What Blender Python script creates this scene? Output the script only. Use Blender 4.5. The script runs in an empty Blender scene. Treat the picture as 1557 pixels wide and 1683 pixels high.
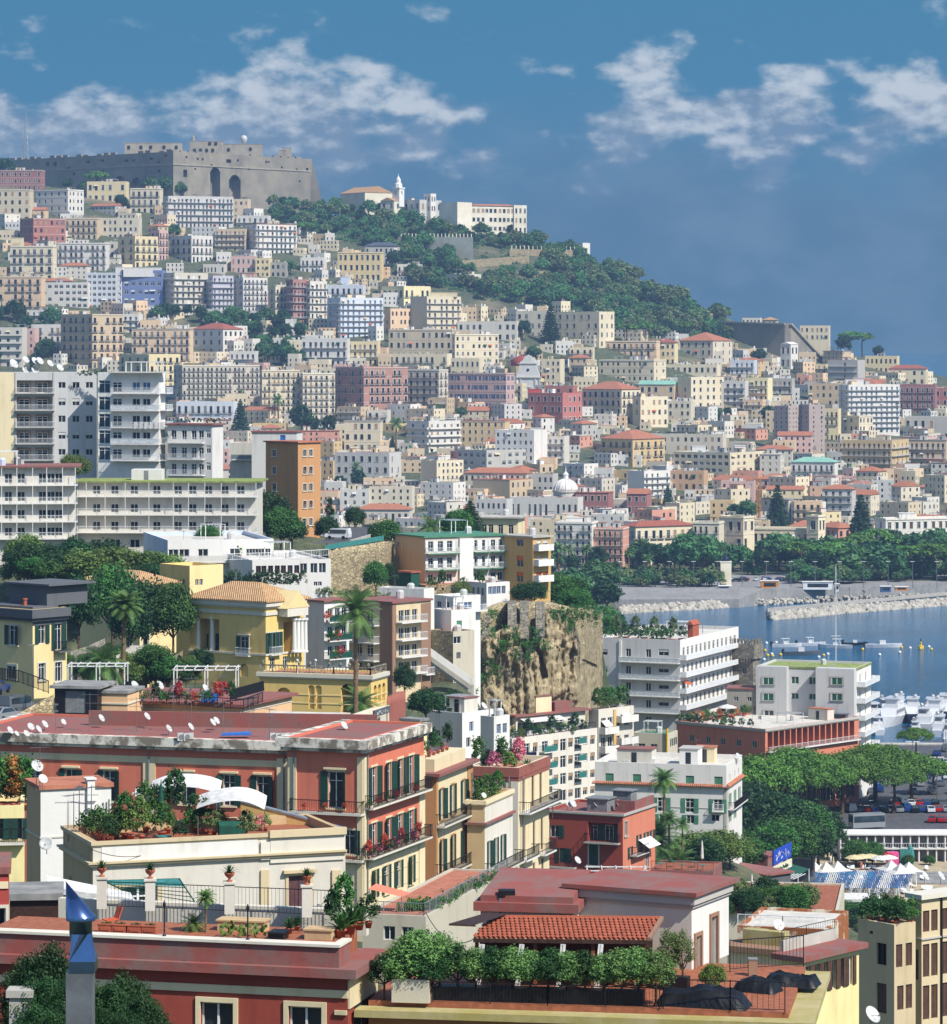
import bpy,math,random
import numpy as np
from mathutils import Vector,Matrix
# camera, sky, sun, exposure
F,U0,VH,EYE=5800.0,778.5,560.0,105.0
SC=bpy.context.scene
COL=SC.collection
cam_data=bpy.data.cameras.new('camera')
cam=bpy.data.objects.new('camera',cam_data);COL.objects.link(cam)
cam.location=(0,0,EYE);cam.rotation_euler=(math.radians(90),0,0)
cam_data.sensor_fit='VERTICAL';cam_data.sensor_height=24.0;cam_data.sensor_width=24.0*1557/1683
cam_data.lens=24.0*F/1683
cam_data.shift_y=-(841.5-VH)/1683
cam_data.clip_start=1.0;cam_data.clip_end=60000
SC.camera=cam
SUNV=Vector((0.70,-0.62,0.98)).normalized()
SUN_EL=math.asin(SUNV.z);SUN_AZ=math.atan2(SUNV.x,SUNV.y)
sun_d=bpy.data.lights.new('sun','SUN');sun_d.energy=5.0;sun_d.angle=math.radians(0.53);sun_d.color=(1.0,0.955,0.88)
sun=bpy.data.objects.new('sun',sun_d);COL.objects.link(sun)
sun.rotation_euler=(-SUNV).to_track_quat('-Z','Y').to_euler();sun.location=(200,-100,400)
SC.view_settings.view_transform='Standard';SC.view_settings.look='None'
SC.view_settings.exposure=0.26;SC.view_settings.gamma=1.0;SC.view_settings.use_curve_mapping=False
SC.render.engine='CYCLES'
SC.cycles.use_denoising=True
SC.cycles.max_bounces=4;SC.cycles.diffuse_bounces=2;SC.cycles.glossy_bounces=2;SC.cycles.transmission_bounces=3
SC.cycles.transparent_max_bounces=6;SC.cycles.volume_bounces=0;SC.cycles.caustics_reflective=False;SC.cycles.caustics_refractive=False
class NT:
 def __init__(s,tree):s.t=tree;s.n=tree.nodes;s.l=tree.links
 def new(s,typ,**kw):
  n=s.n.new(typ)
  for k,v in kw.items():
   if hasattr(n,k):setattr(n,k,v)
  return n
 def put(s,sock,val):
  if hasattr(val,'is_linked')or isinstance(val,bpy.types.NodeSocket):s.l.new(val,sock)
  else:
   if isinstance(val,(tuple,list))and len(val)==3 and sock.type=='RGBA':val=(*val,1)
   sock.default_value=val
 def math(s,op,a,b=0.0,c=0.0,clamp=False):
  n=s.n.new('ShaderNodeMath');n.operation=op;n.use_clamp=clamp
  s.put(n.inputs[0],a);s.put(n.inputs[1],b);s.put(n.inputs[2],c);return n.outputs[0]
 def mix(s,fac,a,b,typ='MIX'):
  n=s.n.new('ShaderNodeMix');n.data_type='RGBA';n.blend_type=typ
  s.put(n.inputs[0],fac);s.put(n.inputs[6],a);s.put(n.inputs[7],b);return n.outputs[2]
 def noise(s,vec,scale,detail=4,rough=0.55,dist=0.0):
  n=s.n.new('ShaderNodeTexNoise');s.l.new(vec,n.inputs['Vector'])
  n.inputs['Scale'].default_value=scale;n.inputs['Detail'].default_value=detail
  n.inputs['Roughness'].default_value=rough;n.inputs['Distortion'].default_value=dist
  return n.outputs['Fac']
 def ramp(s,x,lo,hi,a=0.0,b=1.0,smooth=True):
  n=s.n.new('ShaderNodeMapRange');n.interpolation_type='SMOOTHSTEP' if smooth else 'LINEAR'
  s.put(n.inputs[0],x);n.inputs[1].default_value=lo;n.inputs[2].default_value=hi
  n.inputs[3].default_value=a;n.inputs[4].default_value=b;return n.outputs[0]
 def vmath(s,op,a,b=(0,0,0)):
  n=s.n.new('ShaderNodeVectorMath');n.operation=op
  s.put(n.inputs[0],a);s.put(n.inputs[1],b);return n.outputs[0]
world=bpy.data.worlds.new('World');SC.world=world;world.use_nodes=True
W=NT(world.node_tree);W.n.clear()
sky=W.new('ShaderNodeTexSky',sky_type='NISHITA',sun_disc=False)
sky.sun_elevation=SUN_EL;sky.sun_rotation=SUN_AZ
sky.altitude=100;sky.air_density=1.0;sky.dust_density=0.4;sky.ozone_density=3.0
geo=W.new('ShaderNodeTexCoord')
sep=W.new('ShaderNodeSeparateXYZ');W.l.new(geo.outputs['Generated'],sep.inputs[0])
az=W.math('MULTIPLY',W.math('ARCTAN2',sep.outputs[0],sep.outputs[1]),57.2958)
el=W.math('MULTIPLY',W.math('ARCSINE',sep.outputs[2]),57.2958)
comb=W.new('ShaderNodeCombineXYZ');W.l.new(az,comb.inputs[0]);W.l.new(W.math('MULTIPLY',el,1.7),comb.inputs[1])
pv=comb.outputs[0]
n1=W.noise(pv,0.75,10,0.53,0.0)
n2=W.noise(W.vmath('ADD',pv,(-0.12,-0.26,0.0)),0.75,10,0.53,0.0)
def blob(a0,e0,sa,se):
 da=W.math('DIVIDE',W.math('SUBTRACT',az,a0),sa);de=W.math('DIVIDE',W.math('SUBTRACT',el,e0),se)
 r=W.math('ADD',W.math('MULTIPLY',da,da),W.math('MULTIPLY',de,de))
 return W.math('POWER',2.718,W.math('MULTIPLY',r,-1.0))
def deg(u,v):return math.degrees(math.atan((u-U0)/F)),math.degrees(math.atan((VH-v)/F))
blobs=None
for(u,v,su,sv,k)in[(500,185,170,95,.62),(660,200,130,80,.5),(370,235,160,80,.6),(120,235,230,80,.6),(1060,205,100,80,.5),(1260,190,140,70,.58),(1490,185,130,55,.55),(1050,105,90,40,.42),(820,270,120,60,.3),(0,200,90,70,.4),(1180,255,260,50,.36),(1450,250,200,45,.34)]:
 a0,e0=deg(u,v);b=W.math('MULTIPLY',blob(a0,e0,su/F*57.3,sv/F*57.3),k)
 blobs=b if blobs is None else W.math('MAXIMUM',blobs,b)
far_cum=W.math('SUBTRACT',1.0,W.ramp(W.math('ABSOLUTE',az),9,16))
generic=W.math('MULTIPLY',W.ramp(el,.5,2.6),W.math('SUBTRACT',0.34,W.math('MULTIPLY',far_cum,0.34)))
dens=W.math('ADD',W.math('MULTIPLY',W.math('SUBTRACT',n1,.5),1.5),W.math('ADD',blobs,W.math('MULTIPLY',generic,W.math('SUBTRACT',1.0,W.ramp(el,6,16)))))
cov=W.math('MULTIPLY',W.ramp(dens,0.16,0.44),W.ramp(el,1.5,3.1,.3,1.0))
lit=W.ramp(W.math('ADD',W.math('MULTIPLY',W.math('SUBTRACT',n1,n2),3.6),W.math('MULTIPLY',W.math('SUBTRACT',el,3.75),0.42)),-0.40,0.42)
cloud_col=W.mix(lit,(0.150,0.235,0.35),(0.52,0.57,0.62))
bank=W.ramp(W.math('ADD',el,W.math('MULTIPLY',W.math('SUBTRACT',W.noise(pv,0.35,6,0.6),0.5),3.0)),1.8,4.4,1.0,0.0)
bank_col=W.mix(W.ramp(W.noise(pv,0.5,5,0.55),0.35,0.7),(0.072,0.165,0.275),(0.112,0.205,0.318))
sky_col=W.mix(1.0,sky.outputs[0],(1,1,1),'MULTIPLY')
SKY_STRENGTH=0.15
def scaled(c):return W.mix(1.0,c,(1/SKY_STRENGTH,)*3,'MULTIPLY')
clear_col=W.mix(W.ramp(el,5,30),scaled((0.046,0.185,0.325)),sky_col)
c1=W.mix(bank,clear_col,scaled(bank_col))
c2=W.mix(W.math('MULTIPLY',cov,0.93),c1,scaled(cloud_col))
bg=W.new('ShaderNodeBackground');W.l.new(c2,bg.inputs[0]);bg.inputs[1].default_value=SKY_STRENGTH
wo=W.new('ShaderNodeOutputWorld');W.l.new(bg.outputs[0],wo.inputs[0])
# helpers
R=math.radians
def lin(c):return tuple(((x/255.)/12.92 if x<=10 else((x/255.+.055)/1.055)**2.4)for x in c)
def P(u,v,Y):return Vector(((u-U0)/F*Y,Y,EYE-(v-VH)/F*Y))
def X(u,Y):return(u-U0)/F*Y
def Z(v,Y):return EYE-(v-VH)/F*Y
def tag(o,label=None,cat=None,group=None,kind=None):
 if label:o['label']=label
 if cat:o['category']=cat
 if group:o['group']=group
 if kind:o['kind']=kind
 return o
def link(name,data,parent=None,loc=(0,0,0),rz=0.0,scale=None):
 o=bpy.data.objects.new(name,data);COL.objects.link(o)
 if parent is not None:o.parent=parent
 o.location=loc
 if rz:o.rotation_euler=(0,0,rz)
 if scale is not None:o.scale=scale if hasattr(scale,'__len__')else(scale,)*3
 return o
def thing(name,label,cat,loc,rz=0.0,group=None):
 return tag(link(name,None,None,loc,rz),label,cat,group)
def copy_tree(o,parent=None,loc=None,rz=None,scale=None,label=None,group=None):
 c=o.copy();COL.objects.link(c);c.parent=parent
 if loc is not None:c.location=loc
 if rz is not None:c.rotation_euler=(0,0,rz)
 if scale is not None:c.scale=scale if hasattr(scale,'__len__')else(scale,)*3
 if label:c['label']=label
 if group:c['group']=group
 for ch in o.children:copy_tree(ch,c)
 return c
class MB:
 def __init__(s):s.v=[];s.f=[];s.m=[]
 def add(s,vs,fs,m=0):
  b=len(s.v);s.v+=[tuple(p)for p in vs]
  for f in fs:s.f.append(tuple(b+i for i in f));s.m.append(m)
  return s
 def quad(s,a,b,c,d,m=0):return s.add((a,b,c,d),((0,1,2,3),),m)
 def box(s,x0,y0,z0,x1,y1,z1,m=0):
  return s.add([(x0,y0,z0),(x1,y0,z0),(x1,y1,z0),(x0,y1,z0),(x0,y0,z1),(x1,y0,z1),(x1,y1,z1),(x0,y1,z1)],[(0,3,2,1),(4,5,6,7),(0,1,5,4),(1,2,6,5),(2,3,7,6),(3,0,4,7)],m)
 def cbox(s,cx,cy,z0,w,d,h,m=0):return s.box(cx-w/2,cy-d/2,z0,cx+w/2,cy+d/2,z0+h,m)
 def beam(s,p,q,w,h=None,m=0):
  p=Vector(p);q=Vector(q);h=h or w;d=(q-p)
  if d.length<1e-6:return s
  d.normalize();up=Vector((0,0,1))if abs(d.z)<.95 else Vector((0,1,0))
  a=d.cross(up).normalized()*(w/2);b=a.normalized().cross(d)*(h/2)
  return s.add([p-a-b,p+a-b,p+a+b,p-a+b,q-a-b,q+a-b,q+a+b,q-a+b],[(0,3,2,1),(4,5,6,7),(0,1,5,4),(1,2,6,5),(2,3,7,6),(3,0,4,7)],m)
 def tube(s,p,q,r0,r1=None,n=8,m=0,cap=True):
  p=Vector(p);q=Vector(q);r1=r0 if r1 is None else r1;d=(q-p)
  if d.length<1e-6:return s
  d.normalize();up=Vector((0,0,1))if abs(d.z)<.95 else Vector((1,0,0))
  a=d.cross(up).normalized();b=a.cross(d)
  vs=[]
  for c,r in((p,r0),(q,r1)):
   for i in range(n):
    t=2*math.pi*i/n;vs.append(c+a*(math.cos(t)*r)+b*(math.sin(t)*r))
  fs=[(i,(i+1)%n,n+(i+1)%n,n+i)for i in range(n)]
  if cap:fs+=[tuple(range(n-1,-1,-1)),tuple(range(n,2*n))]
  return s.add(vs,fs,m)
 def lathe(s,prof,n=16,m=0,c=(0,0,0)):
  vs=[];k=len(prof)
  for(r,z)in prof:
   for i in range(n):
    t=2*math.pi*i/n;vs.append((c[0]+r*math.cos(t),c[1]+r*math.sin(t),c[2]+z))
  fs=[(j*n+i,j*n+(i+1)%n,(j+1)*n+(i+1)%n,(j+1)*n+i)for j in range(k-1)for i in range(n)]
  fs+=[tuple(range(n-1,-1,-1)),tuple(range((k-1)*n,k*n))]
  return s.add(vs,fs,m)
 def prism(s,poly,z0,z1,m=0):
  n=len(poly);zt=z1 if hasattr(z1,'__len__')else[z1]*n
  vs=[(x,y,z0)for x,y in poly]+[(x,y,z)for(x,y),z in zip(poly,zt)]
  return s.add(vs,[tuple(range(n-1,-1,-1)),tuple(range(n,2*n))]+[(i,(i+1)%n,n+(i+1)%n,n+i)for i in range(n)],m)
 def hip(s,x0,y0,x1,y1,z,h,ov=.5,m=0,m2=None,t=.18):
  x0-=ov;y0-=ov;x1+=ov;y1+=ov;w=x1-x0;d=y1-y0;k=min(w,d)/2
  s.box(x0,y0,z,x1,y1,z+t,m if m2 is None else m2);zb=z+t
  if w>=d:a,b=(x0+k,(y0+y1)/2,z+h),(x1-k,(y0+y1)/2,z+h)
  else:a,b=((x0+x1)/2,y0+k,z+h),((x0+x1)/2,y1-k,z+h)
  c=[(x0,y0,zb),(x1,y0,zb),(x1,y1,zb),(x0,y1,zb),a,b]
  fs=[(0,1,5,4),(2,3,4,5),(1,2,5),(3,0,4)]if w>=d else[(0,1,4),(1,2,5,4),(2,3,5),(3,0,4,5)]
  return s.add(c,fs,m)
 def mesh(s,name,mats,smooth=False):
  me=bpy.data.meshes.new(name);me.from_pydata(s.v,[],s.f)
  for m in mats:me.materials.append(M(m))
  me.polygons.foreach_set('material_index',s.m)
  if smooth:me.polygons.foreach_set('use_smooth',[True]*len(s.f))
  me.update();return me
 def build(s,name,mats,parent=None,loc=(0,0,0),rz=0.0,smooth=False):
  return link(name,s.mesh(name,mats if isinstance(mats,(list,tuple))else[mats],smooth),parent,loc,rz)
def np_mesh(name,verts,faces,mats,smooth=False,mi=None):
 me=bpy.data.meshes.new(name);nv=len(verts);nf,k=faces.shape
 me.vertices.add(nv);me.vertices.foreach_set('co',verts.astype(np.float32).ravel())
 me.loops.add(nf*k);me.loops.foreach_set('vertex_index',faces.astype(np.int32).ravel())
 me.polygons.add(nf);me.polygons.foreach_set('loop_start',np.arange(0,nf*k,k,dtype=np.int32))
 for m in mats:me.materials.append(M(m))
 if mi is not None:me.polygons.foreach_set('material_index',mi.astype(np.int32))
 if smooth:me.polygons.foreach_set('use_smooth',np.ones(nf,dtype=bool))
 me.update(calc_edges=True);me.validate();return me
 # procedural materials
_M={}
PAL=dict(white=(222,219,212),offwhite=(212,206,192),cream=(222,206,168),pale=(214,202,174),beige=(206,188,152),tan=(196,168,128),peach=(226,186,142),yellow=(226,204,146),lemon=(232,218,158),ochre=(206,170,108),orange=(190,142,96),pink=(206,158,148),salmon=(204,126,100),brick=(150,92,80),red=(170,72,64),darkred=(140,66,66),crimson=(150,70,58),grey=(172,170,164),lightgrey=(196,195,192),stonegrey=(150,146,136),darkgrey=(92,94,98),blue=(70,94,160),paleblue=(200,210,224),lilac=(190,186,204),brown=(150,118,96),mauve=(158,138,132),greycream=(196,188,168),villa=(220,190,118),villapale=(228,206,150),coral=(206,118,94),terracotta=(170,92,66))
def _base(name):
 m=bpy.data.materials.new(name);m.use_nodes=True;t=NT(m.node_tree);t.n.clear()
 b=t.new('ShaderNodeBsdfPrincipled');o=t.new('ShaderNodeOutputMaterial');t.l.new(b.outputs[0],o.inputs[0])
 return m,t,b
def _coords(t):
 g=t.new('ShaderNodeNewGeometry');return g.outputs['Position']
def _bump(t,b,h,strength,dist):
 n=t.new('ShaderNodeBump');n.inputs['Strength'].default_value=strength;n.inputs['Distance'].default_value=dist
 t.l.new(h,n.inputs['Height']);t.l.new(n.outputs[0],b.inputs['Normal'])
def plaster(name,rgb,dirt=.35):
 m,t,b=_base(name);p=_coords(t);c=lin(rgb)
 st=t.new('ShaderNodeMapping');st.vector_type='POINT';st.inputs['Scale'].default_value=(1,1,.12);t.l.new(p,st.inputs[0])
 big=t.noise(p,.12,4);streak=t.noise(st.outputs[0],1.1,5,.62);fine=t.noise(p,2.4,5,.6)
 oi=t.new('ShaderNodeObjectInfo')
 dark=tuple(x*f for x,f in zip(c,(.62,.58,.52)))
 f=t.math('MULTIPLY',t.ramp(streak,.48,.78),dirt)
 f=t.math('ADD',f,t.math('MULTIPLY',t.ramp(big,.5,.8),dirt*.5))
 col=t.mix(f,c,dark)
 col=t.mix(t.ramp(fine,.55,.8,0,dirt*.6),col,tuple(min(.86,x*1.12+.015)for x in c))
 hsv=t.new('ShaderNodeHueSaturation');t.l.new(col,hsv.inputs['Color'])
 t.l.new(t.ramp(oi.outputs['Random'],0,1,.92,1.06,False),hsv.inputs['Value'])
 t.l.new(hsv.outputs[0],b.inputs['Base Color']);b.inputs['Roughness'].default_value=.88
 b.inputs['Specular IOR Level'].default_value=.25
 _bump(t,b,fine,.25,.05);return m
def simple(name,rgb,rough=.6,metal=0.,var=.25,scale=3.0,spec=.4,bump=0.0,alpha=None):
 m,t,b=_base(name);p=_coords(t);c=lin(rgb);n=t.noise(p,scale,4)
 t.l.new(t.mix(t.ramp(n,.3,.75),tuple(x*(1-var)for x in c),tuple(min(.9,x*(1+var*.5))for x in c)),b.inputs['Base Color'])
 b.inputs['Roughness'].default_value=rough;b.inputs['Metallic'].default_value=metal;b.inputs['Specular IOR Level'].default_value=spec
 if bump:_bump(t,b,n,bump,.05)
 return m
def glassy(name,rgb,rough=.08):
 m,t,b=_base(name);p=_coords(t);c=lin(rgb);n=t.noise(p,.35,2)
 t.l.new(t.mix(t.ramp(n,.35,.65),tuple(x*.6 for x in c),tuple(x*1.6 for x in c)),b.inputs['Base Color'])
 b.inputs['Roughness'].default_value=rough;b.inputs['Specular IOR Level'].default_value=.5;return m
def leafmat(name,a,bcol,trans=.25,scale=.5):
 m,t,b=_base(name);p=_coords(t);n=t.noise(p,scale,3);n2=t.noise(p,9.0,2)
 oi=t.new('ShaderNodeObjectInfo')
 f=t.math('ADD',t.math('MULTIPLY',t.ramp(n,.3,.7),.6),t.math('MULTIPLY',t.ramp(n2,.3,.7),.5))
 col=t.mix(f,lin(a),lin(bcol));hsv=t.new('ShaderNodeHueSaturation');t.l.new(col,hsv.inputs['Color'])
 t.l.new(t.ramp(oi.outputs['Random'],0,1,.8,1.2,False),hsv.inputs['Value'])
 t.l.new(t.ramp(oi.outputs['Random'],0,1,.485,.515,False),hsv.inputs['Hue'])
 t.l.new(hsv.outputs[0],b.inputs['Base Color']);b.inputs['Roughness'].default_value=.6;b.inputs['Specular IOR Level'].default_value=.3
 tr=t.new('ShaderNodeBsdfTranslucent');t.l.new(hsv.outputs[0],tr.inputs[0]);mx=t.new('ShaderNodeMixShader');mx.inputs[0].default_value=trans
 t.l.new(b.outputs[0],mx.inputs[1]);t.l.new(tr.outputs[0],mx.inputs[2])
 o=[n for n in t.n if n.type=='OUTPUT_MATERIAL'][0];t.l.new(mx.outputs[0],o.inputs[0]);return m
def stone(name,a,bcol,scale,bump=.8,dist=.3,streak=.4):
 m,t,b=_base(name);p=_coords(t);n=t.noise(p,scale,8,.65);n3=t.noise(p,scale*.12,4)
 st=t.new('ShaderNodeMapping');st.inputs['Scale'].default_value=(1,1,.15);t.l.new(p,st.inputs[0]);sk=t.noise(st.outputs[0],scale*.6,5,.6)
 col=t.mix(t.ramp(n,.3,.7),lin(a),lin(bcol));col=t.mix(t.math('MULTIPLY',t.ramp(sk,.5,.75),streak),col,tuple(x*.4 for x in lin(a)))
 col=t.mix(t.math('MULTIPLY',t.ramp(n3,.45,.7),.3),col,tuple(x*.7 for x in lin(a)))
 t.l.new(col,b.inputs['Base Color']);b.inputs['Roughness'].default_value=.92;b.inputs['Specular IOR Level'].default_value=.2
 _bump(t,b,n,bump,dist);return m
def masonry(name,a,bcol,scale):
 m,t,b=_base(name);p=_coords(t);n=t.noise(p,scale*.25,5,.6)
 mp=t.new('ShaderNodeMapping');mp.inputs['Scale'].default_value=(1,1,1.7);t.l.new(p,mp.inputs[0])
 v=t.new('ShaderNodeTexVoronoi');v.feature='DISTANCE_TO_EDGE';v.inputs['Scale'].default_value=scale;t.l.new(mp.outputs[0],v.inputs['Vector'])
 c=t.new('ShaderNodeTexVoronoi');c.inputs['Scale'].default_value=scale;t.l.new(mp.outputs[0],c.inputs['Vector'])
 sx=t.new('ShaderNodeSeparateColor');t.l.new(c.outputs['Color'],sx.inputs[0])
 col=t.mix(sx.outputs[0],lin(a),lin(bcol));col=t.mix(t.math('MULTIPLY',t.ramp(n,.5,.75),.5),col,tuple(x*.45 for x in lin(a)))
 e=t.ramp(v.outputs['Distance'],0,.06);t.l.new(t.mix(e,tuple(x*.4 for x in lin(a)),col),b.inputs['Base Color']);b.inputs['Roughness'].default_value=.93;_bump(t,b,e,.8,.12);return m
def tiled(name,a,bcol,sx,axis='x'):
 m,t,b=_base(name);p=_coords(t);n=t.noise(p,1.2,5,.7);n2=t.noise(p,6,2)
 w=t.new('ShaderNodeTexWave');w.bands_direction='X';w.inputs['Scale'].default_value=sx;w.inputs['Distortion'].default_value=.6;t.l.new(p,w.inputs['Vector'])
 col=t.mix(t.ramp(n,.3,.7),lin(a),lin(bcol));col=t.mix(t.math('MULTIPLY',t.ramp(n2,.5,.8),.35),col,tuple(x*.5 for x in lin(a)))
 col=t.mix(t.ramp(w.outputs['Fac'],.0,.45,.55,0),col,tuple(x*.35 for x in lin(a)));t.l.new(col,b.inputs['Base Color']);b.inputs['Roughness'].default_value=.85;_bump(t,b,w.outputs['Fac'],.8,.1);return m
def groundmat(name):
 m,t,b=_base(name);p=_coords(t);n=t.noise(p,.02,6,.6);n2=t.noise(p,.35,6,.65)
 col=t.mix(t.ramp(n2,.3,.7),lin((44,62,40)),lin((96,98,66)));col=t.mix(t.ramp(n,.5,.7),col,lin((128,116,92)))
 t.l.new(col,b.inputs['Base Color']);b.inputs['Roughness'].default_value=.95;_bump(t,b,n2,1.0,1.0);return m
def watermat(name,rgb,scale,bump=.35,rough=.12):
 m,t,b=_base(name);p=_coords(t)
 st=t.new('ShaderNodeMapping');st.inputs['Scale'].default_value=(.6,1,1);t.l.new(p,st.inputs[0])
 n=t.noise(st.outputs[0],scale,7,.7,.4);big=t.noise(p,scale*.04,4)
 c=lin(rgb);t.l.new(t.mix(t.ramp(big,.35,.7),tuple(x*.75 for x in c),tuple(x*1.25 for x in c)),b.inputs['Base Color'])
 b.inputs['Roughness'].default_value=rough;b.inputs['IOR'].default_value=1.33;_bump(t,b,n,bump,1.2);return m
def peeling(name,a,bcol,scale=1.2,lo=.5,hi=.56):
 m,t,b=_base(name);p=_coords(t);n=t.noise(p,scale,7,.62);n2=t.noise(p,scale*5,4)
 col=t.mix(t.ramp(n,lo,hi),lin(a),lin(bcol));col=t.mix(t.ramp(n2,.55,.8,0,.5),col,tuple(x*.5 for x in lin(bcol)))
 t.l.new(col,b.inputs['Base Color']);b.inputs['Roughness'].default_value=.85;_bump(t,b,n,.5,.06);return m
def M(name):
 if not isinstance(name,str):return name
 if name in _M:return _M[name]
 if name in PAL:m=plaster('plaster_'+name,PAL[name],.5)
 elif name[:2]=='f_':m=plaster('far_'+name[2:],tuple(x*.68+y*.32 for x,y in zip(PAL[name[2:]],(212,204,188))),.5)if name[2:]in PAL else M(name[2:])  # far walls are mixed towards a pale tone: haze put into the colour
 else:
  k=MATS[name];m=k[0](name,*k[1:])
 _M[name]=m;return m
MATS=dict(pane=(glassy,(34,40,46)),pane_blue=(glassy,(58,84,118)),glass=(glassy,(46,58,66),.05),frame_white=(simple,(232,232,228),.5),trim=(plaster,(208,202,186),.35),trim_grey=(plaster,(178,174,166),.3),shutter_green=(simple,(24,62,52),.55),shutter_brown=(simple,(88,62,50),.6),shutter_grey=(simple,(128,130,130),.6),shutter_tan=(simple,(168,140,110),.6),shutter_blue=(simple,(70,98,140),.6),roller=(simple,(206,204,196),.6),iron=(simple,(38,38,40),.5,.4),rail_white=(simple,(228,230,230),.4),rail_grey=(simple,(150,156,160),.4,.3),steel=(simple,(132,156,196),.2,1.0,.15),galv=(simple,(150,152,154),.45,.8),dish=(simple,(196,196,192),.5,0,.2),teal=(simple,(60,128,122),.6),greenpaint=(simple,(78,134,104),.6),roof_red=(peeling,(142,82,74),(124,94,86),.5,.4,.65),roof_grey=(stone,(120,120,118),(160,158,152),.8,.3,.05),roof_pale=(stone,(190,186,176),(214,208,196),.8,.3,.05),roof_terra=(stone,(164,104,82),(186,122,96),.8,.3,.05),roof_green=(stone,(110,128,72),(160,168,96),.8,.4,.1),tile=(tiled,(176,104,74),(198,134,100),1.1),tile_red=(tiled,(158,84,66),(180,106,82),1.1),tile_tan=(tiled,(182,140,96),(208,168,120),1.1),copper=(stone,(120,170,150),(150,190,170),.6,.2,.05),slate=(stone,(70,76,88),(96,100,110),.8,.3,.05),fort=(stone,(130,124,112),(160,150,132),.06,.5,.6,.5),fort_trim=(stone,(150,143,128),(170,162,144),.2,.3,.2),tufa=(stone,(134,120,92),(192,176,142),.7,1.0,.6,.6),wallstone=(masonry,(138,124,96),(188,172,134),1.5),greystone=(masonry,(116,110,98),(156,148,132),1.3),peel=(peeling,(222,216,202),(128,118,104),.9,.42,.58),peelyellow=(peeling,(158,146,84),(176,164,120),.9,.35,.65),rust=(peeling,(150,88,44),(206,196,176),.6,.5,.6),purple=(simple,(92,60,62),.6),redslab=(peeling,(142,76,68),(126,98,92),.9,.36,.66),tile_orange=(simple,(172,92,64),.8,0,.35,5.0),leaf_shrub=(leafmat,(56,93,47),(132,167,94),.25,3.0),ivory=(stone,(216,206,180),(236,228,208),.12,.3,.2,.35),void=(simple,(24,24,26),.9),rock=(stone,(140,136,126),(190,184,172),.5,.5,.3,.2),sand=(stone,(164,148,122),(186,170,142),.6,.2,.05),asphalt=(stone,(74,74,78),(96,96,98),1.2,.3,.03,.1),paving=(stone,(128,127,124),(154,150,146),.5,.3,.05,.2),concrete=(stone,(168,164,154),(190,186,176),.6,.3,.05,.3),marking=(simple,(222,222,216),.7),sea=(watermat,(8,84,120),.35,.5,.1),pool=(watermat,(52,158,196),1.2,.1),ground=(groundmat,),bark=(stone,(74,58,44),(110,90,70),3.0,.8,.05),palmbark=(stone,(92,74,56),(140,116,88),5.0,1.0,.05),leaf=(leafmat,(37,72,37),(83,132,57)),leaf_dark=(leafmat,(25,53,31),(57,94,48)),leaf_pine=(leafmat,(38,78,28),(112,160,62)),leaf_olive=(leafmat,(71,93,56),(130,148,92)),leaf_bright=(leafmat,(62,92,42),(122,146,72)),leaf_far=(leafmat,(43,82,47),(94,140,78),.25,.08),leaf_dry=(leafmat,(146,117,61),(210,175,98)),leaf_palm=(leafmat,(46,85,41),(118,152,78)),leaf_rust=(leafmat,(156,85,41),(188,120,62)),flower_red=(leafmat,(170,50,44),(206,84,70)),flower_pink=(leafmat,(200,90,120),(226,140,160)),pot=(simple,(176,96,68),.8),canvas=(simple,(214,212,206),.8),canvas_green=(simple,(20,78,62),.8),canvas_blue=(simple,(58,92,140),.8),canvas_tan=(simple,(214,196,152),.8),plastic_white=(simple,(232,232,230),.4),wood=(simple,(120,70,44),.6,0,.4,8),wood_dark=(simple,(62,40,30),.6,0,.4,8),black=(simple,(20,20,22),.5),blackcloth=(simple,(18,18,20),.45,0,.4,2,.5,.6),blue_paint=(simple,(50,110,190),.4),sign_blue=(simple,(36,72,176),.5,0,.1),navy=(simple,(24,34,66),.4),carwhite=(simple,(206,207,208),.25,0,.05),carblack=(simple,(22,23,26),.2,0,.05),cargrey=(simple,(112,116,120),.25,.4,.05),carred=(simple,(166,26,26),.25,0,.05),carblue=(simple,(34,60,120),.25,0,.05),carsilver=(simple,(176,180,184),.25,.5,.05),rubber=(simple,(18,18,18),.8),craneorange=(simple,(204,132,40),.5),buoy_yellow=(simple,(232,190,40),.5),tyre=(simple,(20,20,20),.8),lampwhite=(simple,(220,220,214),.5),boardgreen=(simple,(30,84,60),.6),signcream=(simple,(222,216,190),.6),deck=(simple,(160,96,66),.7,0,.3,4),chair_orange=(simple,(206,96,50),.5),pinkblock=(simple,(222,90,150),.5))  # steel is tinted blue: reflected sky put into its colour
# terrain: one sheet from under the camera to beyond the ridge
RIDGE_U=[-700,0,500,560,860,970,1100,1215,1350,1450,1557,1800,2300]
RIDGE_V=[310,292,345,352,385,420,475,528,568,592,618,660,720]
Y_SHORE,Y_FOOT,Y_RIDGE=1430.,1900.,2750.
V_SHORE,V_FOOT=968.,823.
def v_ridge(u):return float(np.interp(u,RIDGE_U,RIDGE_V))
def far_v(u,Y):
 if Y<=Y_FOOT:return V_SHORE+(V_FOOT-V_SHORE)*(Y-Y_SHORE)/(Y_FOOT-Y_SHORE)
 t=(Y-Y_FOOT)/(Y_RIDGE-Y_FOOT);return V_FOOT+(v_ridge(u)-V_FOOT)*min(t,1.0)
def far_Y(u,v):
 if v>=V_FOOT:return Y_SHORE+(V_SHORE-v)/(V_SHORE-V_FOOT)*(Y_FOOT-Y_SHORE)
 t=(V_FOOT-v)/(V_FOOT-v_ridge(u));return Y_FOOT+(Y_RIDGE-Y_FOOT)*min(t,1.0)
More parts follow.
